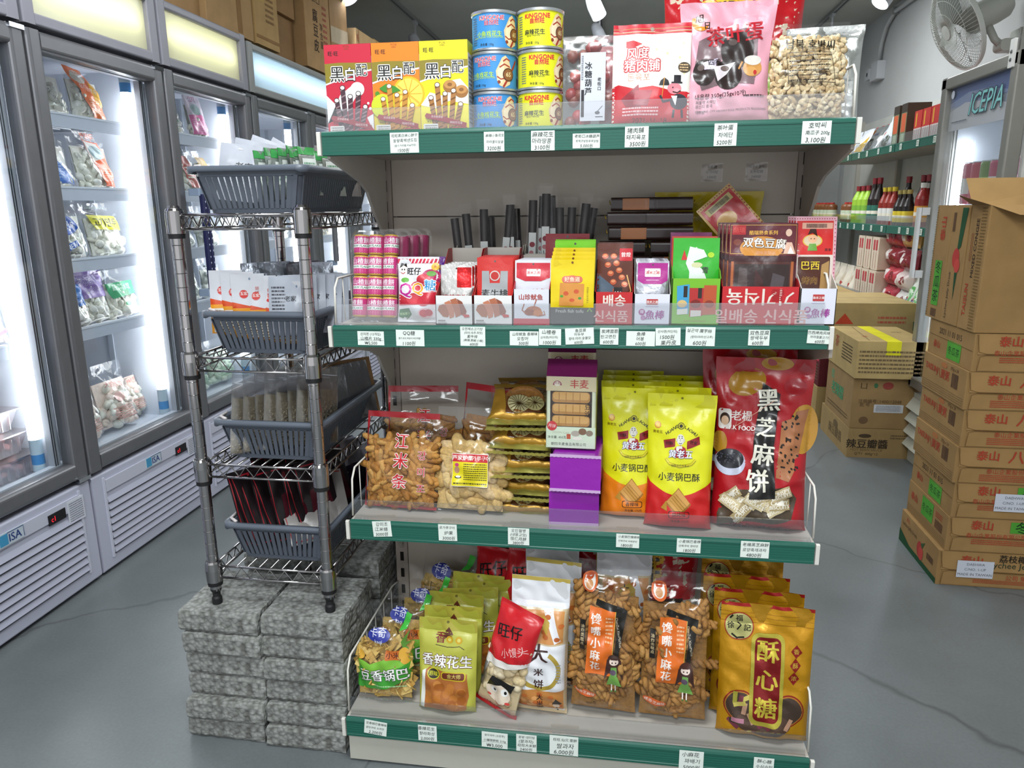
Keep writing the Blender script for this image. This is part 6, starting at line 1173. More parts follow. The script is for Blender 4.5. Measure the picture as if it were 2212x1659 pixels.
tray_box(.186, .257, -.303, .055, .135, .15, '#e3e1df', STEAK, '#b5302c', 'white display box with a sliced steak picture, left of two')
tray_box(.259, .332, -.303, .055, .135, .15, '#e3e1df', STEAK, '#b5302c', 'white display box with a sliced steak picture, right of two')
packets(4, .222, -.290, s2(.22)+.006, .060, .105, .010, '#d6d4d0', [('rr', 52, 60, 98, 96, 3, '#c02a2c'), ('t', '麻辣素牛', 46, 42, 20, '#c02a2c', {'b': .03}), ('g', 10, 12, 80, 26, 3, '#8a8a90')], nth('white spicy beef packet in the left steak box', 4), grp='packets in the left steak box', dy=.028, mat='silver_foil', dz=.0)
packets(6, .296, -.292, s2(.3)+.012, .068, .112, .010, '#c42a24', [('p', [(14, 6), (86, 6), (86, 78), (66, 78), (64, 58), (36, 58), (34, 78), (14, 78)], '#9c9ea0'), ('e', 50, 70, 14, 14, '#c8c2bc'), ('e', 50, 70, 11, 11, '#b82a24'), ('t', '素牛排', 50, 40, 25, '#141414', {'b': .035}), ('p', [(16, 24), (84, 30), (80, 20), (24, 16)], '#a82420'), ('g', 20, 8, 80, 14, 1, '#555')], nth('red and silver beef packet in the right steak box', 6), grp='packets in the right steak box', dy=.016, mat='plastic_film_print', dx=0)
SQ = [('r', 0, 0, 100, 18, '#c0243c'), ('t', '山珍鱿鱼', 48, 78, 17, '#a8301c', {'b': .03}), ('e', 56, 40, 22, 13, '#b5622c'), ('e', 44, 36, 14, 9, '#8c3f1c'), ('e', 68, 34, 13, 9, '#c4743c'), ('l', [(30, 60), (24, 42), (38, 30)], 3, '#a8502c'), ('l', [(64, 72), (56, 50), (46, 40)], 2.4, '#a8502c'), ('l', [(84, 40), (88, 30), (70, 26)], 3, '#a8502c')]
tray_box(.334, .401, -.303, .066, .12, .14, '#dadbe4', SQ, '#b0283c', 'white display box with a cooked squid picture')
packets(7, .368, -.292, s2(.37)+.006, .068, .112, .009, '#d6d8e0', [('p', [(4, 96), (96, 96), (96, 72), (72, 66), (28, 66), (4, 72)], '#c42838'), ('rr', 32, 74, 70, 86, 2, '#e4d8d4'), ('t', '渔米之湘', 51, 80, 9, '#c02030', {'b': .04}), ('t', '山珍鱿鱼', 48, 47, 20, '#b02a1c', {'b': .03, 'rot': 3}), ('e', 36, 26, 10, 8, '#d8b07a'), ('e', 44, 30, 8, 8, '#d87a84')], nth('white squid packet with a red header', 7), grp='squid packets in their display box', dy=.013, mat='plastic_film_print', dx=.001)
tray_box(.402, .483, -.303, .062, .11, .14, '#1e211f', [('t', '鱼豆腐', 38, 78, 24, '#d8dcd8', {'b': .03}), ('t', 'Fresh fish tofu', 44, 42, 11, '#e2e4e0', {'b': .02}), ('l', [(84, 98), (80, 70), (94, 40)], 2.5, '#8fd02c'), ('l', [(96, 98), (98, 70), (84, 40)], 2.5, '#8fd02c'), ('l', [(82, 80), (96, 80)], 2, '#8fd02c')], '#22261f', 'black display box reading fresh fish tofu')
packets(4, .4425, -.3155, s2(.44)+.034, .078, .086, .009, '#e3c70e', [('e', 50, 60, 16, 8, '#c8584c'), ('rr', 26, 52, 74, 66, 8, '#cf6a58'), ('t', '好鱼道', 50, 59, 12, '#eed9b8', {'b': .03}), ('p', [(20, 4), (76, 4), (78, 50), (22, 52)], '#cf8a3c'), ('e', 36, 30, 6, 5, '#c4522c'), ('e', 60, 34, 6, 5, '#c4522c'), ('e', 50, 16, 6, 4, '#c4522c'), ('e', 68, 20, 4, 3, '#3f8a30'), ('e', 26, 24, 4, 3, '#4f9a30'), ('g', 84, 10, 88, 44, 8, '#8a7a10')], nth('yellow fish tofu packet', 4), grp='fish tofu packets', dy=.018, lean=2, dz=.006, hole='#7a4a20', back='#d8bc10')
packets(2, .4425, -.243, s2(.44)+.06, .076, .090, .009, '#7fd41a', [], ['bright green packet behind the yellow fish tofu packets, nearer', 'bright green packet behind the yellow fish tofu packets, farther'], grp='green packets behind the yellow ones', dy=.014, lean=3, dz=.002)
packets(1, .425, -.205, s2(.44)+.07, .085, .092, .009, '#8c1a22', [], ['dark red packet at the back behind the green ones'], lean=4)
KB = [('t', '배송', 50, 74, 34, '#e8d8cc', {'b': .06}), ('t', '신식품', 42, 26, 34, '#d8a8a4', {'b': .06})]
tray_box(.484, .552, -.303, .060, .10, .14, '#c02024', KB, '#b01c20', 'red taped display box under the skewer packets')
SK = [('r', 0, 0, 100, 100, '#5a2a1c'), ('p', [(0, 30), (0, 62), (60, 40), (40, 28)], '#4a5a6a'), ('p', [(0, 0), (100, 0), (100, 22), (0, 30)], '#c02428')]
for k in range(5): SK += [('e', 22+8*k, 84-11*k, 9, 8, '#b8502c'), ('e', 22+8*k, 85-11*k, 6, 4, '#d88a5c'), ('e', 46+8*k, 84-9*k, 9, 8, '#c05a34'), ('e', 46+8*k, 85-9*k, 6, 4, '#d8946a')]
SK += [('rr', 62, 78, 98, 94, 2, '#c0202c'), ('t', '曾煌', 80, 86, 14, '#f0dcd8', {'b': .03}), ('l', [(84, 60), (96, 40), (84, 24)], 3, '#e0b06a'), ('r', 48, 0, 72, 44, '#171514'), ('t', '炭', 60, 34, 22, '#e6e2dc', {'b': .04}), ('r', 48, 0, 72, 20, '#e6e2dc'), ('t', '烤', 60, 10, 22, '#171514', {'b': .04}), ('t', '面筋撸串', 84, 18, 9, '#f0dcd8', {'v': 1, 'b': .02})]
packets(4, .518, -.292, s2(.52)+.006, .064, .140, .010, '#3f1c18', SK, nth('skewer packet with grilled meat picture', 4), grp='skewer packets', dy=.020, hole=None, lean=5)
FB = [('rr', 34, 66, 66, 84, 2, '#b83838'), ('t', '渔米之湘', 50, 75, 8, '#f0e4e0', {'b': .04}), ('g', 32, 58, 68, 62, 1, '#9a8ab0'), ('e', 22, 42, 9, 9, '#a02a84'), ('t', '爆', 22, 43, 11, '#e6dcea', {'b': .02}), ('e', 26, 24, 7, 7, '#b07aa8'), ('t', '魚棒', 58, 33, 27, '#9c2a90', {'b': .03, 'sl': .1}), ('l', [(32, 20), (50, 21)], 1.2, '#7a6a88')]
FBP = [('p', [(4, 97), (96, 97), (96, 68), (78, 62), (22, 62), (4, 68)], '#a81c84'), ('rr', 26, 74, 74, 88, 2, '#e4d8d4'), ('t', '渔米之湘', 50, 81, 10.5, '#c02030', {'b': .04}), ('g', 30, 67, 70, 70, 1, '#d8b8d0'), ('e', 22, 40, 9, 9, '#7a2a78'), ('t', '爆', 22, 41, 11, '#e6dcea'), ('t', '魚棒', 60, 32, 29, '#1c181c', {'b': .04, 'sl': .1}), ('e', 26, 22, 7, 7, '#6a4a60')]
tray_box(.554, .618, -.303, .056, .11, .14, '#dcdce8', FB, '#cfc9c6', 'white display box with magenta fish stick lettering')
packets(6, .586, -.292, s2(.59)+.006, .058, .108, .010, '#b9bbc2', FBP, nth('silver fish stick packet with a magenta header', 6), grp='fish stick packets', dy=.015, mat='silver_foil', amat='plastic_film_print')
GA = [('p', [(10, 84), (36, 88), (36, 24), (12, 22)], '#3f9ac8'), ('p', [(36, 80), (66, 80), (64, 20), (38, 18)], '#b02a28'), ('p', [(66, 86), (92, 86), (92, 24), (64, 22)], '#b8502c'), ('e', 22, 46, 10, 8, '#d8b878'), ('e', 50, 46, 11, 9, '#7a2018'), ('e', 78, 46, 10, 8, '#8c3420'), ('p', [(12, 34), (34, 36), (34, 24), (12, 22)], '#dcdcd4'), ('p', [(40, 32), (62, 32), (62, 20), (40, 18)], '#dcd4cc'), ('r', 24, 60, 32, 84, '#26221e'), ('r', 54, 58, 62, 80, '#26221e'), ('g', 26, 6, 72, 12, 1, '#8a9a28')]
tray_box(.620, .704, -.303, .083, .12, .14, '#74b428', GA, '#68a424', 'lime green display box showing four small packets')
GP_ = [('e', 50, 88, 2, 2, '#e8f4e0'), ('p', [(18, 74), (24, 86), (30, 76), (36, 86), (42, 74)], '#c42a24'), ('p', [(36, 90), (66, 86), (74, 78), (44, 72), (66, 62), (76, 48), (40, 44), (60, 34), (34, 26), (36, 60), (28, 70)], '#d9e2da'), ('e', 52, 68, 12, 6, '#c8c89a'), ('e', 48, 30, 14, 12, '#dfe2da'), ('e', 50, 31, 9, 5, '#c8b84a'), ('e', 82, 80, 7, 6, '#a8cc2c'), ('t', '雪', 70, 62, 15, '#1c221c', {'b': .03}), ('t', '魔芋', 68, 44, 14, '#1c221c', {'v': 1, 'b': .03}), ('t', '烛山', 86, 44, 13, '#1c221c', {'v': 1, 'b': .03}), ('e', 20, 40, 6, 6, '#e8f0e8'), ('t', '爽', 20, 41, 8, '#2a8a34')]
packets(1, .662, -.289, s2(.66)+.004, .081, .150, .010, '#35a82e', GP_, ['bright green konjac packet with white stacked picture'], hole=None)
packets(2, .660, -.275, s2(.66)+.004, .080, .152, .008, '#c0402c', [], ['orange-red packet edge just behind the green konjac packet', 'orange-red packet second behind the green konjac packet'], grp='orange-red konjac packets', hole=None, dy=.012)
packets(2, .656, -.245, s2(.66)+.006, .074, .156, .008, '#7a1a5c', [], ['purple packet behind the orange-red ones, nearer', 'purple packet behind the orange-red ones, farther'], grp='purple konjac packets', hole=None, dy=.012)
RA = [('t', '기기식육', 50, 74, 24, '#e6d8cc', {'b': .03, 'rot': 180}), ('t', '일배송 신식품', 52, 22, 21, '#dba8a4', {'b': .03}), ('t', '雪', 72, 78, 18, '#a8141c', {'b': .03})]
tray_box(.706, .838, -.303, .068, .095, .16, '#c01c24', RA, '#a8181f', 'wide box wrapped in red tape with white Korean lettering')
TA = [('r', 0, 66, 100, 100, '#5c1420'), ('l', [(2, 68), (2, 98), (98, 98), (98, 68), (2, 68)], 1, '#c89a4c'), ('e', 48, 74, 32, 18, '#c8842c'), ('r', 0, 60, 100, 66, '#3a0c12'), ('rr', 4, 88, 24, 98, 1, '#b02228'), ('t', '酷瑞', 14, 93, 9, '#d8564c'), ('t', '酷瑞熟食系列', 50, 90, 7, '#e8b04c', {'b': .03}), ('t', '双色豆腐', 52, 79, 16, '#f0e8d8', {'o': '#3a1210', 'ow': .06, 'b': .03, 'rot': -3}), ('t', '调味面制品', 54, 69, 6, '#d8a080'), ('e', 87, 90, 4.5, 5.5, '#dcb8a0'), ('p', [(80, 68), (84, 80), (92, 80), (98, 68)], '#d8b09a'), ('p', [(86, 68), (90, 76), (96, 68)], '#e8e4e0'), ('e', 12, 80, 6, 5, '#7a3a2c'),
      ('r', 6, 4, 94, 60, '#4a2018'), ('r', 10, 6, 90, 57, '#2a1512'), ('p', [(14, 10), (30, 14), (28, 52), (16, 54)], '#453432'), ('p', [(38, 8), (54, 12), (52, 40), (40, 52)], '#3f1a18'), ('p', [(60, 20), (80, 24), (84, 44), (66, 48)], '#4a3f42'), ('r', 4, 4, 8, 60, '#a85a2c'), ('r', 92, 4, 96, 60, '#a85a2c')]
packets(4, .777, -.286, s2(.8)+.010, .116, .168, .010, '#4a1218', TA, nth('maroon two colour tofu packet with a lady on its header', 4), grp='maroon tofu packets', hole=None, dy=.024, rz=-2, lean=8, dx=-.004, cat='packet')
BA = [('r', 0, 0, 100, 100, '#e0a8b4'), ('r', 5, 3, 93, 96, '#d8c8bc')]+[('e', 96.5, y, 1.4, 1.4, '#a02040') for y in range(4, 98, 4)]+[('e', x, 98, 1.4, 1.4, '#a02040') for x in range(4, 98, 6)]+[('r', 3, 62, 92, 96, '#cf2420'), ('rr', 16, 88, 90, 94, 1, '#e0a890'), ('b', 26, 89, 76, 93, '#301818'), ('e', 42, 76, 24, 16, '#e0b03c'), ('e', 42, 76, 21, 14, '#d8c4a0'), ('e', 42, 78, 11, 10, '#e8b48c'), ('p', [(30, 82), (36, 88), (50, 88), (54, 80), (42, 84)], '#3a1c14'), ('e', 38, 78, 1.4, 1.4, '#2a1510'), ('e', 46, 78, 1.4, 1.4, '#2a1510'), ('p', [(30, 66), (54, 66), (50, 73), (34, 73)], '#6aa03c'), ('t', '面食', 80, 67, 8, '#3a1010', {'b': .03}), ('rr', 8, 4, 86, 60, 4, '#4a2212'), ('p', [(60, 8), (84, 12), (84, 56), (66, 52)], '#a8824c'), ('t', '巴西', 38, 51, 24, '#e0c030', {'o': '#2a100c', 'ow': .045, 'b': .02}), ('t', '烤肉', 38, 36, 20, '#5a3418', {'o': '#c89a3c', 'ow': .03, 'b': .02}), ('t', '风味', 38, 20, 24, '#c8402c', {'o': '#d8b02c', 'ow': .06, 'b': .03})]
tray_box(.840, .900, -.303, .064, .125, .15, '#dcdce8', FB, '#cfc9c0', 'white fish stick display box at the right end of the shelf')
packets(4, .870, -.275, s2(.87)+.012, .070, .176, .010, '#cf9aa8', BA, nth('red topped barbecue packet with a smiling child drawing', 4), grp='barbecue packets at the right end', hole=None, dy=.022, lean=9, dx=0, rz=0)
o = packets(1, .800, -.150, s2(.8)+.135, .080, .12, .006, '#c8a05c', [('r', 6, 4, 94, 94, '#b8242a'), ('rr', 14, 78, 86, 90, 1, '#c8b87a'), ('b', 22, 80, 78, 88, '#2a1c10'), ('e', 40, 56, 26, 20, '#d8a860')]+[('e', x, 97, 1.6, 1.6, '#8c1c28') for x in range(4, 98, 7)]+[('e', 97, y, 1.6, 1.6, '#8c1c28') for y in range(6, 98, 6)], ['red packet tilted to the left behind the maroon tofu packets'], hole=None)
o.rotation_euler = (R(-10), R(-42), 0); o.location.x -= .02
p = Pouch(.22, .235, .03, 'pillow', .05, .04, seed=33, cr=.003); solid_bag('yellow_bag', 'large plain mustard yellow bag at the back of the second shelf', 'bag', p, '#c9b214', [('e', 24, 84, 20, 7, '#d8c41c')], (.705, -.06, s2(.7)+.003), 0, 4)
# dark twist wrapped bars
def bar_(lab=True):
    b = thing('wrapped_bar', '', 'candy bar', (0, 0, 0), 0, 'dark twist wrapped bars piled at the back')
    m = MB(); m.rbox(-.045, 0, 0, .045, .04, .026, .006, '#2a1512', ax='x'); lab and m.box(-.022, -.0006, .002, .03, .0, .024, '#a8642c'); m.build('bar', 'smooth_plastic', b)
    m = MB(); r3 = random.Random(1)
    for s_ in (-1, 1):
        c0 = Vector((s_*.046, .02, .013)); k = 14; ring1 = [c0+Vector((s_*.003, .005*cos(2*pi*i/k), .005*sin(2*pi*i/k))) for i in range(k)]; ring2 = [c0+Vector((s_*(.022+r3.uniform(-.006, .006)), .022*cos(2*pi*i/k)*r3.uniform(.6, 1.2), .020*sin(2*pi*i/k)*r3.uniform(.6, 1.2))) for i in range(k)]
        m.add([tuple(v) for v in ring1+ring2], [(i, (i+1) % k, (i+1) % k+k, i+k) for i in range(k)], '#fff', 0, False); m.tube([(s_*.048, .014, .013), (s_*.05, .02, .02), (s_*.048, .026, .012)], .001, '#c8a030', 4, 1)
    m.rbox(-.0465, -.0012, -.0008, .0465, .0412, .0268, .006, '#fff', ax='x'); m.build('twisted_wrapper', ['thin_wrap', 'gold_foil'], b); return b
bar = None; rb = random.Random(6)
for r_ in range(8):
    for c_ in range(2 if r_ < 7 else 2):
        if r_ == 7 and c_ == 0 and False: continue
        if bar is None: bar = bar_(False); bar2 = bar_(True); o = bar
        elif r_ == 7 and c_ == 0: o = bar2
        elif (r_, c_) in ((3, 1), (5, 0)): o = dup(bar2)
        else: o = dup(bar)
        o.location = (.535+c_*.098+rb.uniform(-.006, .006)+(.0 if r_ < 5 else (.012 if c_ == 0 else -.012)), -.13+rb.uniform(-.004, .004), s2(.55)+.002+.0285*r_); o.rotation_euler.z = R(rb.uniform(-5, 5))
        o['label'] = 'dark bar in clear twisted film, %s column, layer %s' % (('left', 'right')[c_], ('one from the bottom', 'two', 'three', 'four', 'five', 'six', 'seven', 'eight, the top')[r_])
# tall black wrapped sticks in a low white box
tray_box(.190, .330, -.135, .12, .12, .10, '#cfcac0', [], '#c4beb2', 'plain white box holding tall black sticks behind the steak boxes')
tray_box(.333, .455, -.135, .12, .12, .10, '#cfcac0', [], '#c4beb2', 'plain white box holding tall black sticks behind the squid box')
def stick_():
    b = thing('wrapped_stick', '', 'candy stick', (0, 0, 0), 0, 'tall black sticks in clear wrappers')
    m = MB(); m.lathe([(0, 0), (.0088, 0), (.0088, .205), (0, .205)], '#1c1413', 12); m.build('stick', 'smooth_plastic', b)
    m = MB(); m.box(-.0075, -.0100, .02, .0075, -.0094, .14, '#cfd2d0'); print_art(m, [('e', 50, 80, 38, 36, '#8c3a44'), ('e', 40, 66, 30, 30, '#b87a80'), ('l', [(30, 60), (60, 20), (40, 0)], 8, '#2a2a2c'), ('e', 66, 40, 26, 22, '#3a2a2c')], .015, .12, flat_front(-.0101, 0, .02)); m.build('paper_label', 'paper', b)
    m = MB(); m.add([(x, y, z) for z, w in ((.0, .012), (.205, .012), (.225, .014)) for x, y in ((-w, -.0105), (w, -.0105), (w, .0105 if z < .21 else -.006), (-w, .0105 if z < .21 else -.006))], [(0, 1, 5, 4), (1, 2, 6, 5), (2, 3, 7, 6), (3, 0, 4, 7), (4, 5, 9, 8), (6, 7, 11, 10)], '#fff'); m.build('wrapper', 'thin_wrap', b); return b
st0 = None; rb = random.Random(12)
SP = [(.205, -.112, 8, -.02), (.222, -.10, 6, -.01), (.248, -.112, 1, .0), (.262, -.09, 3, -.02), (.285, -.110, -5, .01), (.305, -.108, 2, .01), (.318, -.08, 4, .0), (.342, -.105, -2, .02), (.358, -.085, -3, .03), (.372, -.112, -1, .035), (.392, -.098, 3, .03), (.405, -.112, 1, .0), (.420, -.105, -2, .0), (.436, -.115, -7, .01), (.444, -.09, -9, .0)]
on = ['first', 'second', 'third', 'fourth', 'fifth', 'sixth', 'seventh', 'eighth', 'ninth', 'tenth', 'eleventh', 'twelfth', 'thirteenth', 'fourteenth', 'last']
for i, (x, y, tl, dz) in enumerate(SP):
    if st0 is None: st0 = stick_(); o = st0
    else: o = dup(st0)
    o.location = (x, y, s2(x)+.006+dz*.8); o.rotation_euler = (R(-2), R(-tl*.8), R(rb.uniform(-12, 12))); o['label'] = 'tall black stick in clear wrapper, %s from the left' % on[i]

# ------------------------------------------------------------------ third shelf
def s3(x): return SH(3, x)
def s4(x): return SH(4, x)
RED_E = '#a81420'
def edge_frame(wd=3.2, top=94, col=RED_E): return [('r', 0, 0, wd, top, col), ('r', 0, top, 100, 100, col), ('r', 0, 0, 100, 3.5, col)]
def puff_bag(x, y, z, rz, lean, label, n=120, w=.158, h=.20, art=True, seed=21):
    p = Pouch(w, h, .052, 'pillow', .17, .03, seed=seed, cr=.0016, p=4, pinch=.02); rnd = random.Random(seed)
    A = edge_frame()+([('t', '江', 53, 72, 20, '#c42830', {'o': '#ece6e2', 'ow': .045, 'b': .03}), ('t', '米', 54, 52, 22, '#c42830', {'o': '#ece6e2', 'ow': .045, 'b': .03}), ('t', '条', 53, 30, 21, '#c42830', {'o': '#ece6e2', 'ow': .045, 'b': .03}), ('t', '강미조', 82, 41, 13, '#c42830', {'v': 1, 'lh': 1.7, 'o': '#ece6e2', 'ow': .04, 'b': .02})] if art else [])
    return clear_bag('puff_bag', label, 'snack bag', p, rnd, lumps(p, rnd, n, .0145, ['#a5722f', '#b07c38', '#996628', '#b88a48'], 'stick', .04, .72, depth=.45), A, (x, y, z), rz, lean, 'red edged puff stick bags', fillname='puff_sticks')
puff_bag(.084, -.285, s3(.07)+.012, -4, 13, 'clear red edged bag of brown puff sticks at the left of the third shelf', 130)
q = puff_bag(.105, -.17, s3(.1)+.012, 6, 16, 'red edged puff bag slumped behind the front one', 60, h=.23, seed=22)
q2 = puff_bag(.245, -.185, s3(.2)+.012, -24, 9, 'red edged puff bag standing askew behind the biscuits', 50, h=.235, seed=23, art=False)
q3 = puff_bag(.07, -.30, s3(.07)+.006, 4, 80, 'folded red edge of an empty looking puff bag lying at the shelf front', 8, w=.14, h=.1, art=False, seed=24) if False else None
p = Pouch(.150, .215, .058, 'pillow', .20, .03, seed=25, cr=.0022, p=4, pinch=.03); rnd = random.Random(25)
LG = [('r', 27, 26, 78, 58, '#ded8d4'), ('r', 27.5, 50, 77.5, 57.5, '#c0262c'), ('r', 27.5, 26.5, 77.5, 50, '#dfcf1c'), ('t', '芦家炉果', 42, 53.8, 7.4, '#f2e8e0', {'b': .03}), ('t', '로가루구어', 65, 53.8, 7.0, '#f2e8e0', {'b': .02}), ('g', 44, 32, 76, 49, 8, '#4a4210'), ('e', 34, 42, 4, 5, '#b88a6a'), ('e', 34, 47, 3, 2.4, '#c23a7a'), ('e', 36, 35, 5, 2, '#2a2620'), ('e', 36, 35.5, 3.6, 1.4, '#e6e2dc'), ('g', 30, 27.5, 76, 30.5, 1, '#4a4210')]
clear_bag('biscuit_bag', 'clear bag of pale tan biscuits with a red and yellow label', 'snack bag', p, rnd, lumps(p, rnd, 70, .0150, ['#c7a76c', '#d2b47c', '#bd9b5e', '#cdb082'], 'cake', .04, .66, depth=.45), LG, (.232, -.288, s3(.23)+.012), -2, 15, fillname='biscuits')
# moon cake packs stacked flat
def mooncake():
    t = thing('mooncake_pack', '', 'cake pack', (0, 0, 0), 0, 'gold moon cake packs in a stack')
    p = Pouch(.130, .128, .040, 'pillow', .12, .13, seed=26, cr=.0014, p=5, pinch=.05)
    m = MB(); m.xf = Matrix.Translation((.008, .021, .067)) @ Matrix.Rotation(pi/2, 4, 'X'); pr = [(0, -.015), (.040, -.015), (.044, -.010), (.044, .010), (.040, .015), (.034, .015), (.03, .012), (0, .013)]; m.lathe(pr, '#9c6a30', 26); m.build('moon_cake', 'food', t)
    m = MB(); p.body(m, '#fff', 0, cell=.008); p.art(m, [('p', [(0, 0), (100, 0), (100, 13), (0, 13)], '#9c9648'), ('p', [(0, 13), (0, 19), (100, 19), (100, 13)], '#b5892c'), ('p', [(4, 19), (30, 19), (22, 84), (8, 84)], '#bd8f34'), ('p', [(8, 84), (92, 84), (96, 100), (4, 100)], '#a88434'), ('p', [(28, 20), (84, 20), (84, 44), (30, 50)], '#6a3f20'), ('e', 50, 38, 19, 18, '#d8cf9c'), ('e', 76, 38, 15, 15, '#d2c88c')]+[('l', [(50, 36), (50+18*cos(k*pi/9), 38+19*sin(k*pi/9))], .8, '#4a3018') for k in range(18)]+[('l', [(76, 36), (76+14*cos(k*pi/7), 38+15*sin(k*pi/7))], .8, '#4a3018') for k in range(14)], 1, L=.006)
    m.build('wrapper', ['clear_film', 'gold_foil'], t)
    m = MB(); # crimped front flap, pale gold underside
    pts = []; 
    for i in range(25): x = -.065+.130*i/24; pts.append((x, 0))
    vs = [(x, .012, -.020 if abs(x) < .050 else -.006) for x, _ in pts]+[(x, -.006+.002*(i % 2), -.002) for i, (x, _) in enumerate(pts)]+[(x*1.03, -.020+.002*(i % 2), .003) for i, (x, _) in enumerate(pts)]; n = 25
    m.xf = Matrix.Rotation(-pi/2, 4, 'X') @ Matrix.Translation((0, 0, 0)); m.xf = Matrix(((1, 0, 0, 0), (0, 0, -1, .024), (0, 1, 0, .004), (0, 0, 0, 1)))
    m.add(vs, [(r*n+i, r*n+i+1, (r+1)*n+i+1, (r+1)*n+i) for r in range(2) for i in range(n-1)], '#b5ad58'); m.build('crimped_end', 'gold_foil', t); return t
mc = None
for i, (dx, dy, rz, ln) in enumerate(((.012, .0, 2, 66), (.004, .006, -4, 68), (.014, .002, 3, 66), (-.004, .006, -3, 67), (-.004, .012, 4, 64))):
    if mc is None: mc = mooncake(); o = mc
    else: o = dup(mc)
    place(o, (.336+dx*.6, -.262+dy, s3(.35)+.012+.0485*i), rz, ln); o['label'] = 'gold and clear moon cake pack, %s of the stack of five' % ('lowest', 'second', 'third', 'fourth', 'topmost')[i]
o = dup(mc); place(o, (.335, -.15, s3(.35)+.19), 8, 60); o['label'] = 'shaded moon cake pack farther back behind the stack'
o = dup(mc); place(o, (.345, -.145, s3(.35)+.14), -4, 66); o['label'] = 'shaded moon cake pack below the farther back one'
o = dup(mc); place(o, (.340, -.150, s3(.35)+.09), 3, 66); o['label'] = 'shaded moon cake pack, third of the rear pile'
o = dup(mc); place(o, (.342, -.150, s3(.35)+.04), -3, 66); o['label'] = 'shaded moon cake pack at the bottom of the rear pile'
# bean paste cake packs: two purple backs lying, one standing on them, one behind
def purple_lying(x, y, z, rz, label, tilt):
    t = thing('purple_cake_pack', label, 'cake pack', (x, y, z), rz, 'purple cake packs lying on their sides', tilt)
    m = MB(); m.rbox(-.047, 0, 0, .047, .13, .072, .006, '#8a1c9c', ax='y'); m.build('pack', 'plastic_film_print', t)
    m = MB()
    for z0 in (-.002, .068): m.prism([(-.049+.098*i/24, z0+(.001 if i % 2 else 0)) for i in range(25)]+[(.049, z0+.006), (-.049, z0+.006)], -.005, -.0035, 'y', '#c9a8d0')
    m.add([(-.049, -.004, -.002), (.049, -.004, -.002), (.049, -.004, .072), (-.049, -.004, .072)], [(0, 1, 2, 3)], '#8f20a4'); m.build('sealed_end', 'plastic_film_print', t); return t
purple_lying(.449, -.285, s3(.44)+.001, 1, 'purple cake pack lying at the bottom, seen from its end', 0)
purple_lying(.452, -.300, s3(.44)+.077, -2, 'purple cake pack lying on the lower one', 0)
def fm_pack(x, y, z, rz, label, lean):
    w, h, d = .096, .142, .052; t = thing('bean_cake_pack', label, 'cake pack', (x, y, z), rz, 'pale bean paste cake packs with windows', lean)
    m = MB(); m.rbox(-w/2, 0, 0, w/2, d, h, .005, '#cdd3b8', ax='z'); m.add([(-w/2, 0, h), (w/2, 0, h), (w/2, d*.5, h+.03), (-w/2, d*.5, h+.03)], [(0, 1, 2, 3)], '#6a1850'); m.add([(-w/2, d, h), (w/2, d, h), (w/2, d*.5, h+.03), (-w/2, d*.5, h+.03)], [(0, 3, 2, 1)], '#6a1850'); m.add([(-w/2, 0, h), (-w/2, d*.5, h+.03), (-w/2, d, h)], [(0, 1, 2)], '#5a1444'); m.add([(w/2, 0, h), (w/2, d, h), (w/2, d*.5, h+.03)], [(0, 1, 2)], '#5a1444')
    A = [('r', 0, 80, 100, 100, '#c9bc98'), ('r', 0, 0, 100, 30, '#c9d8c0'), ('r', 8, 30, 92, 80, '#2c1c14')]
    for k in range(3): A += [('rr', 12, 31+16.5*k, 88, 46+16.5*k, 7, '#a87a40'), ('rr', 14, 35+16.5*k, 86, 45.5+16.5*k, 6, '#c49858')]+[('l', [(26+14*j, 32+16.5*k), (26+14*j, 45+16.5*k)], 1.4, '#9c6c34') for j in range(4)]
    A += [('t', '丰麦', 66, 90, 19, '#b02c28', {'b': .03}), ('p', ring(22, 88, 9, 0, 180, 14, .7), '#8a2a50'), ('e', 22, 90, 6, 5, '#ddd4c0'), ('t', '丰麦', 22, 91, 6, '#8a2a50'), ('t', '豆沙', 84, 54, 14, '#1c1410', {'v': 1, 'b': .02}), ('e', 12, 31, 10, 10, '#c03038'), ('t', '月饼', 12, 31, 8, '#f0dcd8', {'rot': -8}), ('t', 'MOON Cake', 30, 22, 6, '#a8a890'), ('t', '净含量: 450克', 22, 15, 6.4, '#2a2a28'), ('e', 60, 21, 9, 6, '#a8a094'), ('e', 74, 24, 8, 7, '#7a5a44'), ('e', 88, 22, 7, 6, '#8a7a6a'), ('e', 64, 14, 10, 3.4, '#e0dcd0'), ('r', 42, 13, 50, 20, '#b04a2c'), ('t', '朝阳丰麦食品有限公司', 46, 5.5, 7.2, '#2c2c30', {'b': .01})]
    print_art(m, A, w, h, flat_front(-.0002)); m.build('pack', 'plastic_film_print', t)
    m = MB(); m.rbox(-w/2-.001, -.0045, -.001, w/2+.001, d+.001, h+.001, .006, '#fff', ax='z'); m.build('film', 'clear_film', t); return t
fm_pack(.440, -.272, s3(.44)+.154, -1, 'upright windowed cake pack standing on two purple packs', 2)
fm_pack(.436, -.195, s3(.44)+.187, 1, 'second windowed cake pack standing farther back, its top tucked under the shelf above', 1)
pl_a = purple_lying(.436, -.165, s3(.44)+.001, 0, 'purple cake pack lying at the back under the second windowed pack', 0)
pl_b = purple_lying(.436, -.165, s3(.44)+.094, 0, 'purple cake pack lying upper at the back', 0); pl_a.scale.z = pl_b.scale.z = 1.24
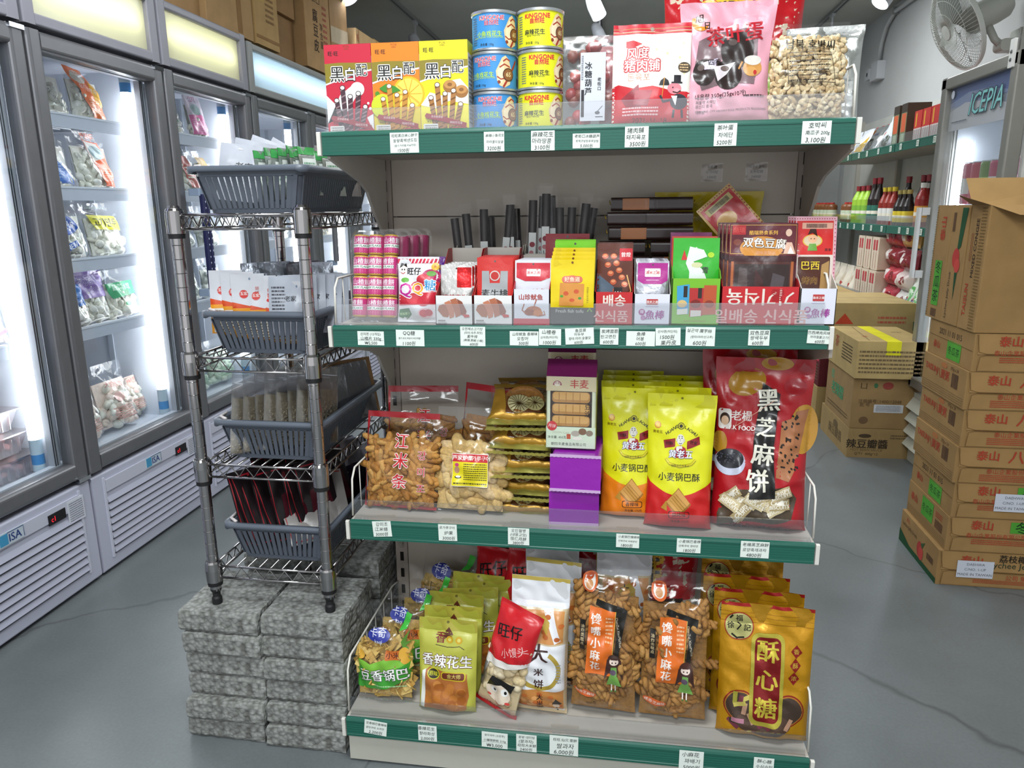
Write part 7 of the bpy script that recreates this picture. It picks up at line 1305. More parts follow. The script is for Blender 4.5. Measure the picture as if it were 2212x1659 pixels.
# yellow topped crisp pouches
def hl_art(low, flav, fl):
    bust = [('p', [(24, 66), (26, 60), (42, 62), (42, 68)], '#8c1a20'), ('p', [(60, 66), (60, 60), (80, 64), (78, 70)], '#8c1a20'), ('t', '创酥', 33, 64, 6, '#2a0a0a', {'rot': 5, 'b': .03}), ('t', '世家', 70, 65, 6, '#2a0a0a', {'rot': -10, 'b': .03}),
            ('p', [(38, 54), (42, 61), (50, 63), (58, 61), (62, 54)], '#a01c22'), ('e', 50, 67, 5.6, 8, '#d8d4cc'), ('e', 44.6, 66.6, 1.4, 2.2, '#c8c0b4'), ('e', 55.4, 66.6, 1.4, 2.2, '#c8c0b4'), ('l', [(46.6, 69.2), (49, 69.5)], .9, '#333'), ('l', [(51, 69.5), (53.4, 69.2)], .9, '#333'), ('e', 47.9, 68.1, .8, .8, '#222'), ('e', 52.1, 68.1, .8, .8, '#222'), ('l', [(50, 67.8), (49.4, 66), (50.4, 65.8)], .5, '#777'), ('l', [(47.6, 64.4), (50, 64), (52.4, 64.4)], .9, '#333'), ('p', [(47.5, 62.4), (52.5, 62.4), (53.5, 60.4), (46.5, 60.4)], '#d8d4cc'), ('e', 46, 60.5, 2.4, 3.6, '#d8d4cc'),
            ('t', '黄老五', 51, 56.5, 12.5, '#eef0f2', {'o': '#2a2a6a', 'ow': .05, 'b': .03, 'sl': .1}), ('l', [(28, 53), (34, 49.5), (50, 47.5), (68, 49.5), (74, 53)], 3, '#6a5a10'), ('l', [(28, 53), (34, 49.5), (50, 47.5), (68, 49.5), (74, 53)], 2.2, '#d8c81c'), ('t', '创酥技艺传承人', 51, 48.2, 4, '#3a3410'),
            ('e', 50, 77, 5, 5, '#2a2818'), ('e', 50, 77, 4, 4, '#cfc41c'), ('e', 50, 77, 2.6, 2.6, '#2a2818')]
    hl = 'HUANG'; hr = 'LAOWU'
    for i, c in enumerate(hl): bust.append(('t', c, 29+3.7*i, 71.6+1.25*i, 6.4, '#2a2818', {'rot': 26-3*i, 'b': .03}))
    for i, c in enumerate(hr): bust.append(('t', c, 57+3.9*i, 76.2-1.25*i, 6.4, '#2a2818', {'rot': -14-3*i, 'b': .03}))
    return [('p', [(0, 0), (100, 0), (100, 36)]+[(100-5*k, 36-10*sin(pi*min(1, (k+.0)/20))**1.0+0) for k in range(1, 20)]+[(0, 38)], low), ('e', 15, 77, 5, 5, '#c8862c'), ('e', 15, 77, 3.6, 3.6, '#dcae2c'), ('t', '黄老五', 15, 72, 5, '#7a5a14', {'b': .02})]+bust+[('t', '小麦锅巴酥', 50, 39.5, 13, '#1c1a10', {'b': .015}),
        ('p', [(30, 20), (50, 32), (70, 20), (52, 10)], '#9c6a24'), ('p', [(32, 21), (50, 31), (68, 21), (52, 12)], '#c8954a')]+[('l', [(34+3*k, 21+1.6*k), (52+3*k, 12+1.6*k)], .8, '#a8762c') for k in range(1, 5)]+[('rr', 36, 9.5, 68, 14.5, 3, '#2a1a10'), ('rr', 37, 9.9, 67, 14.1, 3, low), ('t', flav, 52, 12, 7, '#1c1410', {'b': .02}), ('t', '净含量: 170克', 54, 7, 4.6, '#3a1a10'), ('e', 50, 97, 1.8, 1.8, '#7a7a20'), ('p', [(24, 16), (32, 22), (34, 14)], '#b5852c')]
def hl(x, y, z, rz, lean, low, flav, label, w=.130, full=True, src=None):
    if src: return dup(src, (x, y, z), rz, label, lean)
    p = Pouch(w, .262, .052, 'stand', .10, seed=41, cr=.0012, pinch=.03, waist=.05)
    return solid_bag('crisp_pouch', label, 'snack pouch', p, '#d8d614', hl_art(low, flav, 0), (x, y, z), rz, lean, 'yellow topped crisp pouches', back='#c8c414')
b = hl(.560, -.258, s3(.54)+.004, -3, 6, '#dc7a14', '香辣味', 'crisp pouch, yellow over orange, at the front left of its pair')
a = hl(.648, -.300, s3(.66)+.004, -4, 6, '#c41c1c', '烧烤味', 'crisp pouch, yellow over red, at the front')
for i in range(3): hl(.558+.002*i, -.200+.052*i, s3(.54)+.004, -2+i, 5, 0, 0, 'yellow topped orange crisp pouch, %s behind the front one' % ('first', 'second', 'third')[i], src=b)
for i in range(3): hl(.644+.010*i, -.240+.052*i, s3(.66)+.004, -3+2*i, 4, 0, 0, 'yellow topped red crisp pouch, %s behind the front one' % ('first', 'second', 'third')[i], src=a)
# black sesame cookie bag
p = Pouch(.182, .330, .075, 'stand', .08, seed=43, cr=.0024, pinch=.03, waist=.06)
SA = [('e', 32, 86, 20, 14, '#a87a24', 20), ('e', 62, 97, 16, 7, '#b5852c'), ('e', 94, 60, 16, 26, '#b8862c'), ('e', 4, 50, 8, 12, '#a87a24'), ('e', 82, 84, 12, 9, '#9c2028'),
      ('p', [(8, 0), (6, 8), (12, 18), (20, 23), (50, 25), (80, 27), (90, 20), (84, 8), (70, 5), (30, 5)], '#4a3c2c')]
rq = random.Random(3)
for k in range(15):
    cx, cy, rt = rq.uniform(16, 82), rq.uniform(8, 23), rq.uniform(-60, 60); c_, s_ = cos(R(rt)), sin(R(rt))
    q = [(cx+(x*c_-y*s_), cy+(x*s_+y*c_)*.55) for x, y in ((-11, -6), (11, -6), (11, 6), (-11, 6))]; SA += [('p', q, rq.choice(['#b5a27c', '#a8956c', '#c4b48c'])), ('t', 'CRISPY', cx, cy+1.2, 6, '#ece6d8', {'rot': rt, 'b': .04}), ('t', 'BISCUITS', cx, cy-1.2, 5.4, '#ece6d8', {'rot': rt, 'b': .04})]
    if k % 3 == 0: SA.append(('p', [(cx-4*c_, cy), (cx+3, cy+3.4), (cx+6*c_, cy-.4)], '#ece6d8'))
SA += [('e', 16, 39, 17, 14, '#b9bcd0'), ('e', 16, 41, 15, 10.5, '#26262c')]+[('e', rq.uniform(4, 28), rq.uniform(38, 44), .8, .8, '#4a4a55') for _ in range(26)]
SA += [('p', [(48, 86), (66, 80), (62, 50), (66, 20), (38, 19), (40, 34), (40, 52)], '#141210')]
for i, c in enumerate('黑芝麻饼'): SA.append(('t', c, 54-(1.5*i)-(3 if i == 3 else 0), 76-15.5*i, 25 if i != 1 else 21, '#e4e0d0', {'b': .05, 'rot': (6, 0, -4, 4)[i]}))
SA += [('p', [(70, 64), (88, 68), (86, 36), (80, 30), (66, 32)], '#a86e48'), ('p', [(84, 70), (98, 72), (90, 44), (84, 42)], '#9c6440')]+[('e', rq.uniform(70, 90), rq.uniform(34, 68), 1.0, 1.6, '#241a14', rq.uniform(0, 90)) for _ in range(46)]
SA += [('rr', 2, 58, 16, 70, 3, '#e4dcd6'), ('e', 9, 64, 5.4, 6.5, '#3a2a24'), ('e', 9, 63, 4, 5, '#d8b496'), ('t', '老楊', 27, 66, 11.5, '#e8e0da', {'b': .03}), ('t', 'T.K FOOD', 27, 59.5, 6.4, '#e8e0da', {'b': .05}), ('t', 'Black Sesame Cookies', 52, 2.4, 7, '#3a0c10', {'b': .03}), ('l', [(26, 70), (20, 60), (60, 76)], .6, '#d8a08a')]
sb = solid_bag('sesame_cookie_bag', 'big shiny red bag of black sesame cookies at the front right of the third shelf', 'cookie bag', p, '#a8141e', SA, (.800, -.292, s3(.8)+.006), -5, 8, 'red sesame cookie bags', back='#98121a', cell=.007)
dup(sb, (.785, -.215, s3(.8)+.008), -2, 'red sesame cookie bag directly behind the front one', 5)
dup(sb, (.798, -.135, s3(.8)+.008), 3, 'farthest red sesame cookie bag against the back panel', 2)

# ------------------------------------------------------------------ lowest shelf
def kaqi(x, y, z, rz, lean, label, seed, n=90, art=True, w=.124, h=.205):
    p = Pouch(w, h, .065, 'pillow', .20, .04, seed=seed, cr=.002, p=3, pinch=.04); rnd = random.Random(seed)
    A = [('e', 44, 71, 20, 11, '#2a3490'), ('t', '卡奇', 42, 73.5, 15, '#e4e6f2', {'b': .0}), ('t', 'kaqi', 44, 65.5, 9, '#e4e6f2'), ('p', [(0, 46), (30, 42), (60, 50), (100, 60), (100, 44), (70, 34), (30, 30), (0, 42)], '#7ab83c'), ('p', [(0, 14), (0, 42), (30, 32), (60, 34), (100, 46), (100, 28), (60, 16), (30, 13)], '#3f9a34'), ('rr', 58, 48, 84, 58, 2, '#c86a2c'), ('t', '小米', 71, 53, 12, '#5a2410', {'b': .03}), ('p', [(82, 66), (96, 78), (90, 66), (100, 66), (90, 62), (100, 56), (86, 60)], '#5a8a34'), ('e', 90, 52, 9, 14, '#d8a43c', 20), ('e', 10, 50, 9, 8, '#d8a43c'),
         ('t', '豆香锅巴', 54, 31, 23, '#f2f2ee', {'o': '#1a1a18', 'ow': .05, 'b': .03, 'rot': 6, 'sx': .95}), ('g', 34, 17, 92, 20, 1, '#a8d89c'), ('p', [(78, 76), (86, 92), (96, 90), (90, 78)], '#3fae3c')] if art else []
    return clear_bag('crispy_rice_bag', label, 'snack bag', p, rnd, lumps(p, rnd, n, .013, ['#c9a85c', '#bd9a4c', '#d4b66c', '#b8924a'], 'chip', .05, .62, depth=.4), A, (x, y, z), rz, lean, 'clear crispy rice bags with a green band', fillname='crispy_chips')
kaqi(.062, -0.380, s4(.06)+.012, -2, 9, 'front crispy rice bag with a blue oval and green band at the left end', 51)
kaqi(.080, -.300, s4(.06)+.012, -5, 10, 'second crispy rice bag behind the front one', 52, 50)
kaqi(.100, -.215, s4(.06)+.012, -8, 10, 'third crispy rice bag behind the second', 53, 40)
kaqi(.115, -.13, s4(.1)+.012, -20, 14, 'rearmost crispy rice bag standing highest against the back panel', 54, 60, h=.225, w=.15)
# spicy peanuts
p = Pouch(.122, .192, .044, 'stand', .14, seed=55, cr=.0016, pinch=.03); rq = random.Random(5)
PA = [('r', 0, 88, 100, 100, '#a8a03c'), ('e', 50, 97, 2.4, 2.4, '#6a6420'), ('p', [(8, 4), (6, 40), (20, 48), (50, 46), (86, 44), (90, 20), (84, 4)], '#a8642c')]+[('e', rq.uniform(16, 82), rq.uniform(8, 32), 7, 6, rq.choice(['#b5702c', '#a05a1c', '#c4823c'])) for _ in range(26)]+[('p', [(4, 4), (8, 44), (14, 46), (12, 4)], '#dfe0d8'),
      ('e', 50, 82, 8, 3, '#5a2a1a'), ('p', [(42, 84), (52, 92), (60, 84)], '#5a2a1a'), ('t', '香', 38, 80, 18, '#7a1c24', {'b': .03}), ('e', 54, 79, 6, 6, '#c8a01c'), ('e', 70, 79, 6, 6, '#c8a01c'), ('e', 54, 79, 3, 3, '#dcd06a'), ('e', 70, 79, 3, 3, '#dcd06a'), ('l', [(30, 73), (50, 71), (72, 73), (80, 70)], 1, '#3a2418'),
      ('t', '香辣花生', 50, 56, 22, '#f0f0ea', {'o': '#5a1a1a', 'ow': .05, 'b': .03}), ('e', 28, 42, 11, 9, '#c8c41c'), ('e', 28, 42, 9.4, 7.6, '#2a2410'), ('t', '原味', 28, 42, 8, '#c8c41c', {'b': .02}), ('rr', 42, 37, 84, 46, 5, '#c8b81c'), ('rr', 43.5, 38, 82, 45, 4, '#6a2a14'), ('t', '金大师', 64, 41.5, 8, '#e0d06a')]
pn = solid_bag('peanut_bag', 'yellow-green spicy peanut bag at the front of its row', 'snack bag', p, '#b5b548', PA, (.198, -0.382, s4(.18)+.004), -2, 8, 'yellow-green spicy peanut bags', back='#a8a83c')
for i, (dx, dy, rz, dz) in enumerate(((.002, .055, 2, .0), (-.008, .105, -4, .0), (.030, .130, 10, .0), (.02, .185, -6, .004), (.06, .16, 14, .0))):
    dup(pn, (.198+dx, -.385+dy, s4(.18)+.004+dz), rz, 'spicy peanut bag, %s behind the front one' % ('first', 'second', 'third and turned', 'fourth', 'rightmost')[i], 7+i*2)
# small bun cookie bags with the cartoon boy
def bun_bag(x, y, z, rz, lean, label, seed, w=.105, h=.25, t_=.05, roll=0, face=True):
    p = Pouch(w, h, t_, 'pillow', .05, .04, seed=seed, cr=.002, p=3, pinch=.06); rnd = random.Random(seed)
    A = [('p', [(0, 0), (100, 0), (100, 6), (0, 6)], '#c01c24'), ('p', [(0, 50), (100, 58), (100, 100), (0, 100)], '#c41c24'), ('p', [(0, 44), (60, 48), (100, 56), (100, 60), (60, 54), (0, 52)], '#e6e0da'), ('t', '旺仔', 44, 80, 30, '#141210', {'b': .05, 'rot': 14}), ('t', '小馒头', 66, 66, 20, '#e8b8b4', {'rot': 30, 'b': .0}), ('e', 54, 22, 30, 24, '#ead8c4'), ('p', [(24, 24), (34, 36), (60, 38), (88, 36), (84, 28), (60, 32), (40, 28)], '#141210'), ('e', 44, 24, 7, 8, '#f4f2ee'), ('e', 70, 26, 8, 9, '#f4f2ee'), ('e', 46, 24, 3, 4, '#141210'), ('e', 72, 26, 3, 4, '#141210'), ('e', 34, 16, 5, 3, '#d84a44'), ('e', 80, 16, 5, 3, '#d84a44'), ('p', [(48, 14), (60, 10), (72, 15), (60, 8)], '#b01c24'), ('p', [(0, 36), (0, 46), (16, 48), (12, 30)], '#d8d4cc'), ('b', 2, 20, 14, 44, '#333')] if face else [('p', [(0, 60), (100, 60), (100, 100), (0, 100)], '#b81c24')]
    o = clear_bag('bun_cookie_bag', label, 'snack bag', p, rnd, lumps(p, rnd, 46, .0115, ['#dcc8a0', '#e2d2b0', '#d2bc90'], 'ball', .06, .9, depth=.4, mats='smooth_food'), A, (x, y, z), rz, lean, 'red bun cookie bags with a cartoon boy', fillname='bun_cookies', fmat='smooth_food'); o.rotation_euler.y = R(roll); return o
bun_bag(.288, -.377, s4(.27)+.010, -24, 8, 'red bun cookie bag leaning right at the shelf front', 57, roll=12, w=.10, h=.235)
bun_bag(.245, -.14, s4(.24)+.012, -16, 12, 'red bun cookie bag standing in the shade behind the peanut bags', 58, w=.12, h=.225)
bun_bag(.315, -.185, s4(.3)+.012, -8, 10, 'taller red bun cookie bag behind the rice cakes', 59, w=.13, h=.25, roll=8)
# big rice cracker packs
def rice_pack(x, y, z, rz, lean, label, seed=61, bare=False, w=.118, h=.285):
    p = Pouch(w, h, .075, 'pillow', .19, .04, seed=seed, cr=.0018, p=5, pinch=.03)
    A = [('r', 0, 80, 100, 100, '#d9dade'), ('r', 0, 97, 100, 100, '#b5a04c'), ('r', 0, 0, 100, 80, '#c9b592'), ('r', 4, 4, 96, 22, '#c08040'), ('r', 10, 58, 94, 79, '#c88a4c'), ('p', [(58, 80), (74, 80), (90, 60), (80, 58)], '#e6e6ea'), ('p', [(0, 2), (14, 22), (4, 26), (0, 26)], '#dfe0e4')]
    rq = random.Random(4); A += [('e', rq.uniform(12, 90), rq.choice([rq.uniform(6, 20), rq.uniform(60, 76)]), 5, 4, rq.choice(['#c46a2c', '#d89a5c', '#b5602c'])) for _ in range(40)]
    A += [('p', [(34, 58), (44, 66), (56, 70), (66, 64), (70, 72), (60, 76), (44, 74), (34, 66)], '#b89830'), ('r', 0, 22, 100, 57, '#e4e5e8'), ('t', '旺-旺', 16, 52, 13, '#1c1614', {'b': .03}), ('p', ring(54, 38, 38, 150, 420, 40, .42)+ring(54, 38, 31, 420, 150, 40, .42), '#a8903a'),
          ('t', '大', 50, 72, 18, '#3a1614', {'b': .05}), ('t', '大', 54, 51, 34, '#3a1614', {'b': .06}), ('t', '米', 54, 37, 17, '#3a1614', {'b': .06}), ('t', '饼', 54, 27, 18, '#3a1614', {'b': .05}), ('t', '大米饼', 56, 11, 12, '#3a1614', {'v': 1, 'b': .04}), ('l', [(5, 26), (5, 37), (21, 37), (21, 26), (5, 26)], .8, '#3a1614'), ('t', '大口满足', 9, 31.5, 5.6, '#3a1614', {'v': 1}), ('t', '金黄酥脆', 17, 31.5, 5.6, '#3a1614', {'v': 1}), ('g', 84, 28, 92, 44, 7, '#9a9a9a'), ('e', 84, 9, 6, 5, '#e0c8b0'), ('p', [(76, 10), (84, 16), (94, 11)], '#1c1614'), ('l', [(84, 7), (84, 2)], 3, '#1c2a3a')]
    return solid_bag('rice_cake_pack', label, 'snack bag', p, '#d9dade', A, (x, y, z), rz, lean, 'white rice cracker packs', back='#c9cacc')
rp = rice_pack(.382, -0.377, s4(.38)+.006, -4, 6, 'white rice cracker pack with a gold ring at the shelf front')
dup(rp, (.398, -.295, s4(.4)+.006), -8, 'white rice cracker pack behind the front one', 4)
dup(rp, (.395, -.205, s4(.4)+.006), 0, 'white rice cracker pack, third in its row', 3)
dup(rp, (.388, -.105, s4(.4)+.006), 4, 'white rice cracker pack at the very back of its row', 2)
# twisted dough bags
def twist_bag(x, y, z, rz, lean, label, seed, w=.140, h=.315):
    p = Pouch(w, h, .070, 'pillow', .10, .05, seed=seed, cr=.0028, p=3, pinch=.05); rnd = random.Random(seed)
    m = lumps(p, rnd, 0, .01, ['#8c6430'], 'ball', .05, .80)
    for _ in range(46):
        X_, Y0, Z_, th = p.inside(rnd, .07, .80, .35); s_ = rnd.uniform(.85, 1.1); M3 = Euler((rnd.uniform(-.35, .35), rnd.uniform(-1.7, 1.7), 0)).to_matrix(); Y0 = min(max(Y0, p.t/2-th+.017), p.t-.012)
        cl = rnd.choice(['#966830', '#a37438', '#8a5f2a', '#ad8044'])
        for sg in (0, pi):
            P = []
            for k in range(17):
                t = k/16; v = M3 @ Vector((.0058*s_*cos(t*13+sg), .0058*s_*sin(t*13+sg), (t-.5)*.058*s_)); P.append((X_+v.x, Y0+v.y, Z_+v.z))
            m.tube(P, [.0058*s_*(1 if 0 < k < 16 else .5) for k in range(17)], cl, 6)
    A = [('e', 26, 88, 11, 11, '#c8602c'), ('e', 26, 88, 8, 8, '#dcd6d0'), ('e', 26, 87, 5, 5, '#c08a5c'), ('e', 26, 90.5, 5.4, 3, '#b8502c'), ('p', [(38, 80), (82, 74), (72, 44), (66, 44), (70, 70), (36, 76)], '#16130f'), ('r', 14, 46, 22, 66, '#1c1712'), ('t', '油炸类糕点', 18, 56, 5.6, '#c9b48c', {'v': 1, 'b': .02}), ('p', [(28, 75), (66, 73), (62, 30), (24, 31)], '#d8691c'), ('l', [(66, 73), (62, 30)], .8, '#d8b04c'),
         ('t', '馋嘴小麻花', 38, 52, 15.5, '#ece4dc', {'v': 1, 'b': .04, 'lh': 1.12}), ('g', 52, 52, 62, 70, 7, '#e8b88c'), ('t', 'ChanZui XiaoMaHua', 71, 60, 5.2, '#cfc4b0', {'rot': -80}),
         ('e', 66, 42, 9, 9, '#4a2820'), ('p', [(56, 42), (76, 42), (80, 28), (72, 34), (58, 32), (52, 28)], '#3f221c'), ('e', 66, 40.5, 6.6, 6, '#e6d0c4'), ('p', [(58, 43), (66, 46.5), (74, 43), (70, 41.5), (62, 41.5)], '#4a2820'), ('e', 63.6, 39.6, 1, 1.2, '#2a1a16'), ('e', 68.6, 39.6, 1, 1.2, '#2a1a16'), ('p', [(62, 36.5), (70, 36.5), (71, 30), (61, 30)], '#6a9a4c'), ('e', 65, 33, 4.6, 4, '#5a4a5c'), ('p', [(60, 30.5), (72, 30.5), (78, 24), (56, 24)], '#6fa04a'), ('r', 62.6, 19.5, 64.4, 24.2, '#e6d8d0'), ('r', 68, 19.5, 69.8, 24.2, '#e6d8d0'), ('r', 62, 18.8, 65, 19.8, '#4f7a34'), ('r', 67.6, 18.8, 70.6, 19.8, '#4f7a34'),
         ('e', 24, 15.5, 17, 6, '#d8622c', -8), ('t', '咸香芝麻味', 24, 15.5, 6, '#f0d8c8', {'rot': -8, 'b': .02}), ('t', '500克', 34, 8.6, 6, '#2a2620')]
    return clear_bag('twisted_dough_bag', label, 'snack bag', p, rnd, m, A, (x, y, z), rz, lean, 'clear bags of twisted dough with an orange label', fillname='twisted_dough')
twist_bag(.512, -0.370, s4(.51)+.012, -5, 8, 'clear bag of twisted dough sticks, left of two at the front', 63)
twist_bag(.650, -0.376, s4(.65)+.012, -2, 8, 'clear bag of twisted dough sticks, right of two at the front', 64, h=.305)
cracker_bag(.565, -.135, s4(.56)+.006, 'large orange, red and grain cracker bag behind the twisted dough', 3, .32, .27)
o = dup(rp, (.555, -.215, s4(.5)+.006), 3, 'white rice cracker pack behind the left twisted dough bag', 2)
# gold candy bags
p = Pouch(.170, .262, .055, 'stand', .15, seed=66, cr=.0018, pinch=.02); rq = random.Random(8)
GAa = [('r', 0, 97.5, 100, 100, '#a01c1c'), ('l', [(0, 86), (100, 86)], .5, '#9c6a10'), ('l', [(0, 90), (100, 90)], .4, '#9c6a10'), ('l', [(0, 93), (100, 93)], .4, '#9c6a10'), ('e', 24, 25, 18, 18, '#8c2014'), ('e', 24, 25, 16.6, 16.6, '#b5762c'), ('e', 24, 25, 15.4, 15.4, '#4a3a30'), ('e', 76, 25, 18, 18, '#8c2014'), ('e', 76, 25, 16.6, 16.6, '#b5762c'), ('e', 76, 25, 15.4, 15.4, '#4a3a30'), ('e', 50, 14, 30, 14, '#5a4438')]
for _ in range(16):
    cx, cy, rt = rq.uniform(14, 86), rq.uniform(8, 32), rq.uniform(0, 180); c_, s_ = cos(R(rt)), sin(R(rt)); GAa.append(('p', [(cx+(x*c_-y*s_), cy+(x*s_+y*c_)*.65) for x, y in ((-7, -2.4), (7, -2.4), (7, 2.4), (-7, 2.4))], rq.choice(['#b57a8c', '#a8a03c', '#2a3420', '#c4987c', '#7a3a48', '#c8b85c'])))
GAa += [('rr', 34, 12, 70, 80, 10, '#b5a83c'), ('rr', 38, 15.5, 66, 77, 7, '#7c1010')]+[('t', c, 52, 67-20.5*i, 25, '#c8b53c', {'b': .05}) for i, c in enumerate('酥心糖')]+[('e', 20, 83, 16, 16, '#a01c1c'), ('e', 20, 83, 15, 15, '#b5b070'), ('t', '福', 20, 89, 8, '#1c1a10', {'b': .04}), ('t', '徐', 11, 83, 8, '#1c1a10', {'b': .04}), ('t', '記', 29, 82, 8, '#1c1a10', {'b': .04}), ('l', [(12, 77), (18, 74), (26, 75)], 2, '#1c1a10'), ('l', [(10, 88), (13, 91)], 2, '#1c1a10'), ('l', [(18, 80), (22, 84), (18, 86)], 1.6, '#1c1a10')]
for i, c in enumerate('香酥浓'): GAa += [('p', [(83-(1*i), 68-9.5*i+5), (89-i, 68-9.5*i), (83-i, 68-9.5*i-5), (77-i, 68-9.5*i)], '#8c1a14'), ('t', c, 83-i, 68-9.5*i, 6.4, '#c8a03c', {'b': .03})]
gb = solid_bag('gold_candy_bag', 'shiny gold candy bag with a red oblong at the front right', 'candy bag', p, '#c08a10', GAa, (.818, -0.384, s4(.8)+.006), -4, 7, 'gold candy bags', 'gold_foil', back='#a87a10', amat='gold_foil')
dup(gb, (.812, -.325, s4(.8)+.006), -3, 'gold candy bag directly behind the front one', 5)
dup(gb, (.798, -.262, s4(.8)+.006), -2, 'gold candy bag, third from the front', 4)
dup(gb, (.800, -.185, s4(.8)+.006), -6, 'gold candy bag leaning at the very back', 10)

# ------------------------------------------------------------------ what stands in the rack baskets
def bpack(name, cat, n, pos, w, h, t, col, art, labels, group, mat='plastic_film_print', rnd=None, lean=10, rz=0, seal=.12, kind='stand', L=.010, amat=None, back=None, jz=6, jl=5):
    p = Pouch(w, h, t, kind, seal, seed=n+int(w*1000), cr=.0012, pinch=.0); src = None; rnd = rnd or random.Random(n)
    for i in range(n):
        x, y, z = pos(i)
        if src is None: src = solid_bag(name, labels(i), cat, p, col, art, (x, y, z), rz, lean, group, mat, back, amat, .010, L); o = src
        else: o = dup(src, (x, y, z), rz+rnd.uniform(-jz, jz), labels(i), lean+rnd.uniform(-jl, jl))
    return src
OR = ['front one', 'second', 'third', 'fourth', 'fifth', 'sixth', 'seventh', 'eighth', 'ninth', 'tenth', 'eleventh', 'twelfth', 'thirteenth', 'fourteenth', 'fifteenth', 'sixteenth', 'seventeenth', 'eighteenth', 'nineteenth', 'twentieth', 'twenty-first', 'twenty-second', 'twenty-third', 'twenty-fourth']
z1 = TZ[0]+.006
WA = [('t', '老家', 60, 60, 22, '#26282c', {'b': .02}), ('t', '调料', 82, 60, 14, '#c88a4c'), ('g', 20, 10, 90, 44, 6, '#a8aab0'), ('r', 44, 90, 60, 93, '#9a9ca4')]
o = bpack('seasoning_card', 'packet', 4, lambda i: (-.175+.012*i, -.262+.022*i, z1+.02), .080, .112, .005, '#b3b7c1', WA, lambda i: 'pale grey seasoning packet fanned at the left of the top basket, '+OR[i], 'pale packets fanned in the top basket', lean=14, rz=12)
for i, o in enumerate([q for q in COL.objects if q.name.startswith('seasoning_card')]): o.rotation_euler.y = R((6, 12, 20, 30)[i]); o.location.x = -.215+.008*i; o.location.z += (0, .006, .012, .012)[i]
bpack('green_sachet', 'sachet', 22, lambda i: (-.150+.011*(i % 9), -.245+.115*(i//9)+.006*(i % 3), z1+.022+.004*(i % 3)), .052, .092, .008, '#cfd6d2', [('r', 0, 84, 100, 100, '#3f9a50'), ('r', 14, 30, 86, 76, '#dfe6e0'), ('g', 20, 36, 80, 70, 4, '#7aa88a')], lambda i: 'green and silver sachet in the top basket, %s row, %s' % (('front', 'middle', 'rear')[i//9], OR[i % 9]), 'green and silver sachets in the top basket', 'silver_foil', lean=6, rz=70, amat='plastic_film_print', jz=16)
bpack('foil_sachet', 'sachet', 8, lambda i: (-.14+.011*i, -.08+.012*(i % 4), z1+.03), .058, .104, .008, '#c9c4c6', [], lambda i: 'crinkled silver sachet toward the back of the top basket, '+OR[i], 'silver sachets in the top basket', 'silver_foil', lean=8, rz=60, jz=20)
z2 = TZ[1]+.006
SP_ = [('r', 0, 0, 100, 46, '#d8901c'), ('p', [(0, 46), (0, 56), (60, 48), (100, 52), (100, 46)], '#c8481c'), ('e', 36, 68, 13, 13, '#c42c28'), ('t', '玉宏', 36, 69, 12, '#ecdcd8', {'b': .03}), ('t', '胡椒粉', 76, 70, 12, '#c0483c', {'v': 1}), ('r', 8, 2, 90, 40, '#cfc9bd'), ('g', 12, 4, 86, 38, 8, '#6a6256'), ('e', 56, 92, 3, 4, '#7a8aa0')]
bpack('seasoning_packet', 'packet', 7, lambda i: (-.245+.022*i, -.285+.004*i, z2+.035-.004*i), .064, .125, .008, '#c9cad0', SP_, lambda i: 'white and orange seasoning packet in the second basket, '+OR[i]+' from the left', 'white and orange packets in the second basket', lean=8, rz=18, jz=12)
GB = [('t', '老家', 66, 62, 18, '#26282c', {'b': .02}), ('g', 10, 30, 50, 84, 9, '#44464e'), ('r', 0, 0, 100, 24, '#9a9ca6')]
bpack('spice_packet', 'packet', 7, lambda i: (-.130+.012*i, -.275+.012*i, z2+.03), .066, .118, .008, '#aab0bb', GB, lambda i: 'grey spice packet at the right of the second basket, '+OR[i], 'grey spice packets in the second basket', lean=10, rz=8, jz=14)
bpack('silver_spice_packet', 'packet', 10, lambda i: (-.235+.014*i, -.16+.012*(i % 4), z2+.045), .07, .122, .008, '#8f949e', [('g', 20, 40, 80, 80, 5, '#4a4c55')], lambda i: 'silver grey packet in the rear of the second basket, '+OR[i], 'silver grey packets in the second basket', 'silver_foil', lean=12, rz=30, jz=22)
bpack('dark_spice_packet', 'packet', 6, lambda i: (-.225+.018*i, -.05+.012*(i % 3), z2+.02), .07, .115, .008, '#4a4038', [('r', 10, 10, 90, 60, '#b89a2c')], lambda i: 'dark and yellow packet low at the back of the second basket, '+OR[i], 'dark packets in the second basket', lean=12, rz=30, jz=22)
z3 = TZ[2]+.006
src = None
for i in range(8):
    lab = 'clear zip bag of grey-brown herb seeds in the third basket, '+OR[i]+' from the left'
    if src is None:
        p = Pouch(.085, .165, .016, 'stand', .2, seed=71, cr=.0014, pinch=0); rnd = random.Random(71)
        src = clear_bag('herb_bag', lab, 'zip bag', p, rnd, lumps(p, rnd, 260, .0032, ['#7a705c', '#8c8068', '#686050', '#9a8e74'], 'ball', .03, .70, depth=.5), [('r', 2, 88, 98, 88.8, '#c0c4cc')], (0, 0, 0), filmmat='milky_film', group='zip bags of herbs in the third basket', fillname='herb_seeds'); o = src
    else: o = dup(src, label=lab)
    place(o, (-.222+.021*i, -.288+.006*(i % 3)+.006*i, z3+.002+.002*i), 62+5*(i % 3), 8); o.rotation_euler = (R(-10), R(14), R(60+6*(i % 3)))
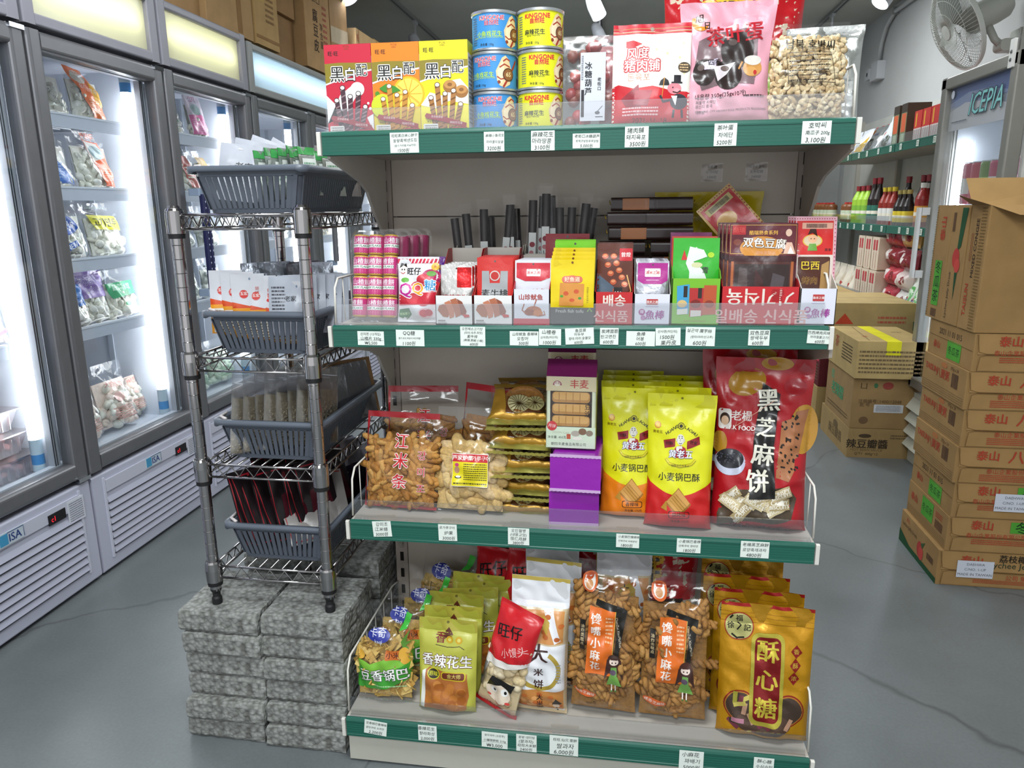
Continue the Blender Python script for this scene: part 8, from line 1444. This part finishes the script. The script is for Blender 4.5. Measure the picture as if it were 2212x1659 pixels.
bpack('foil_zip_bag', 'zip bag', 8, lambda i: (-.125+.008*i, -.17+.022*i, z3+.012), .08, .135, .008, '#a8acb4', [], lambda i: 'shiny foil zip bag in the middle of the third basket, '+OR[i], 'foil zip bags in the third basket', 'silver_foil', lean=16, rz=58, jz=10)
bpack('kraft_envelope', 'envelope', 6, lambda i: (-.125+.010*i, -.075+.016*i, z3+.01), .085, .140, .004, '#a8835a', [('r', 56, 10, 92, 44, '#b5aea4'), ('g', 60, 14, 88, 40, 4, '#6a6258')], lambda i: 'brown paper herb envelope at the right of the third basket, '+OR[i], 'brown paper envelopes in the third basket', 'paper', lean=16, rz=50, jz=7, seal=.06)
z4 = TZ[3]+.006
DKA = [('r', 3, 2, 97, 4, '#a82430'), ('r', 3, 94, 97, 96, '#a82430'), ('r', 3, 2, 5, 96, '#a82430'), ('p', [(20, 10), (90, 20), (80, 70), (30, 60)], '#4a1420')]
bpack('dark_glossy_packet', 'packet', 20, lambda i: (-.225+.013*(i % 10), -.255+.110*(i//10)+.007*(i % 10), z4+.016), .085, .165, .006, '#1c1518', DKA, lambda i: 'dark glossy packet leaning in the lowest basket, %s row, %s' % (('front', 'rear')[i//10], OR[i % 10]), 'dark glossy packets in the lowest basket', 'plastic_film_print', lean=22, rz=56, jz=10, jl=6)
bpack('white_backed_packet', 'packet', 4, lambda i: (-.12+.008*i, -.25+.02*i, z4+.02+.008*i), .085, .130, .006, '#96928f', [('r', 4, 4, 96, 6, '#a82430'), ('r', 4, 94, 96, 96, '#a82430'), ('r', 4, 4, 6, 96, '#a82430')], lambda i: 'white and red packet lying over the dark ones in the lowest basket, '+OR[i], 'white and red packets in the lowest basket', lean=50, rz=40, jz=9)
bpack('silver_topped_packet', 'packet', 10, lambda i: (-.215+.014*i, .0-.01*(i % 3)+.004*i, z4+.014), .08, .150, .006, '#8c8e9c', [('r', 0, 0, 100, 60, '#2a2438')], lambda i: 'silver topped dark packet at the back of the lowest basket, '+OR[i], 'silver topped packets in the lowest basket', 'silver_foil', lean=14, rz=58, jz=16)
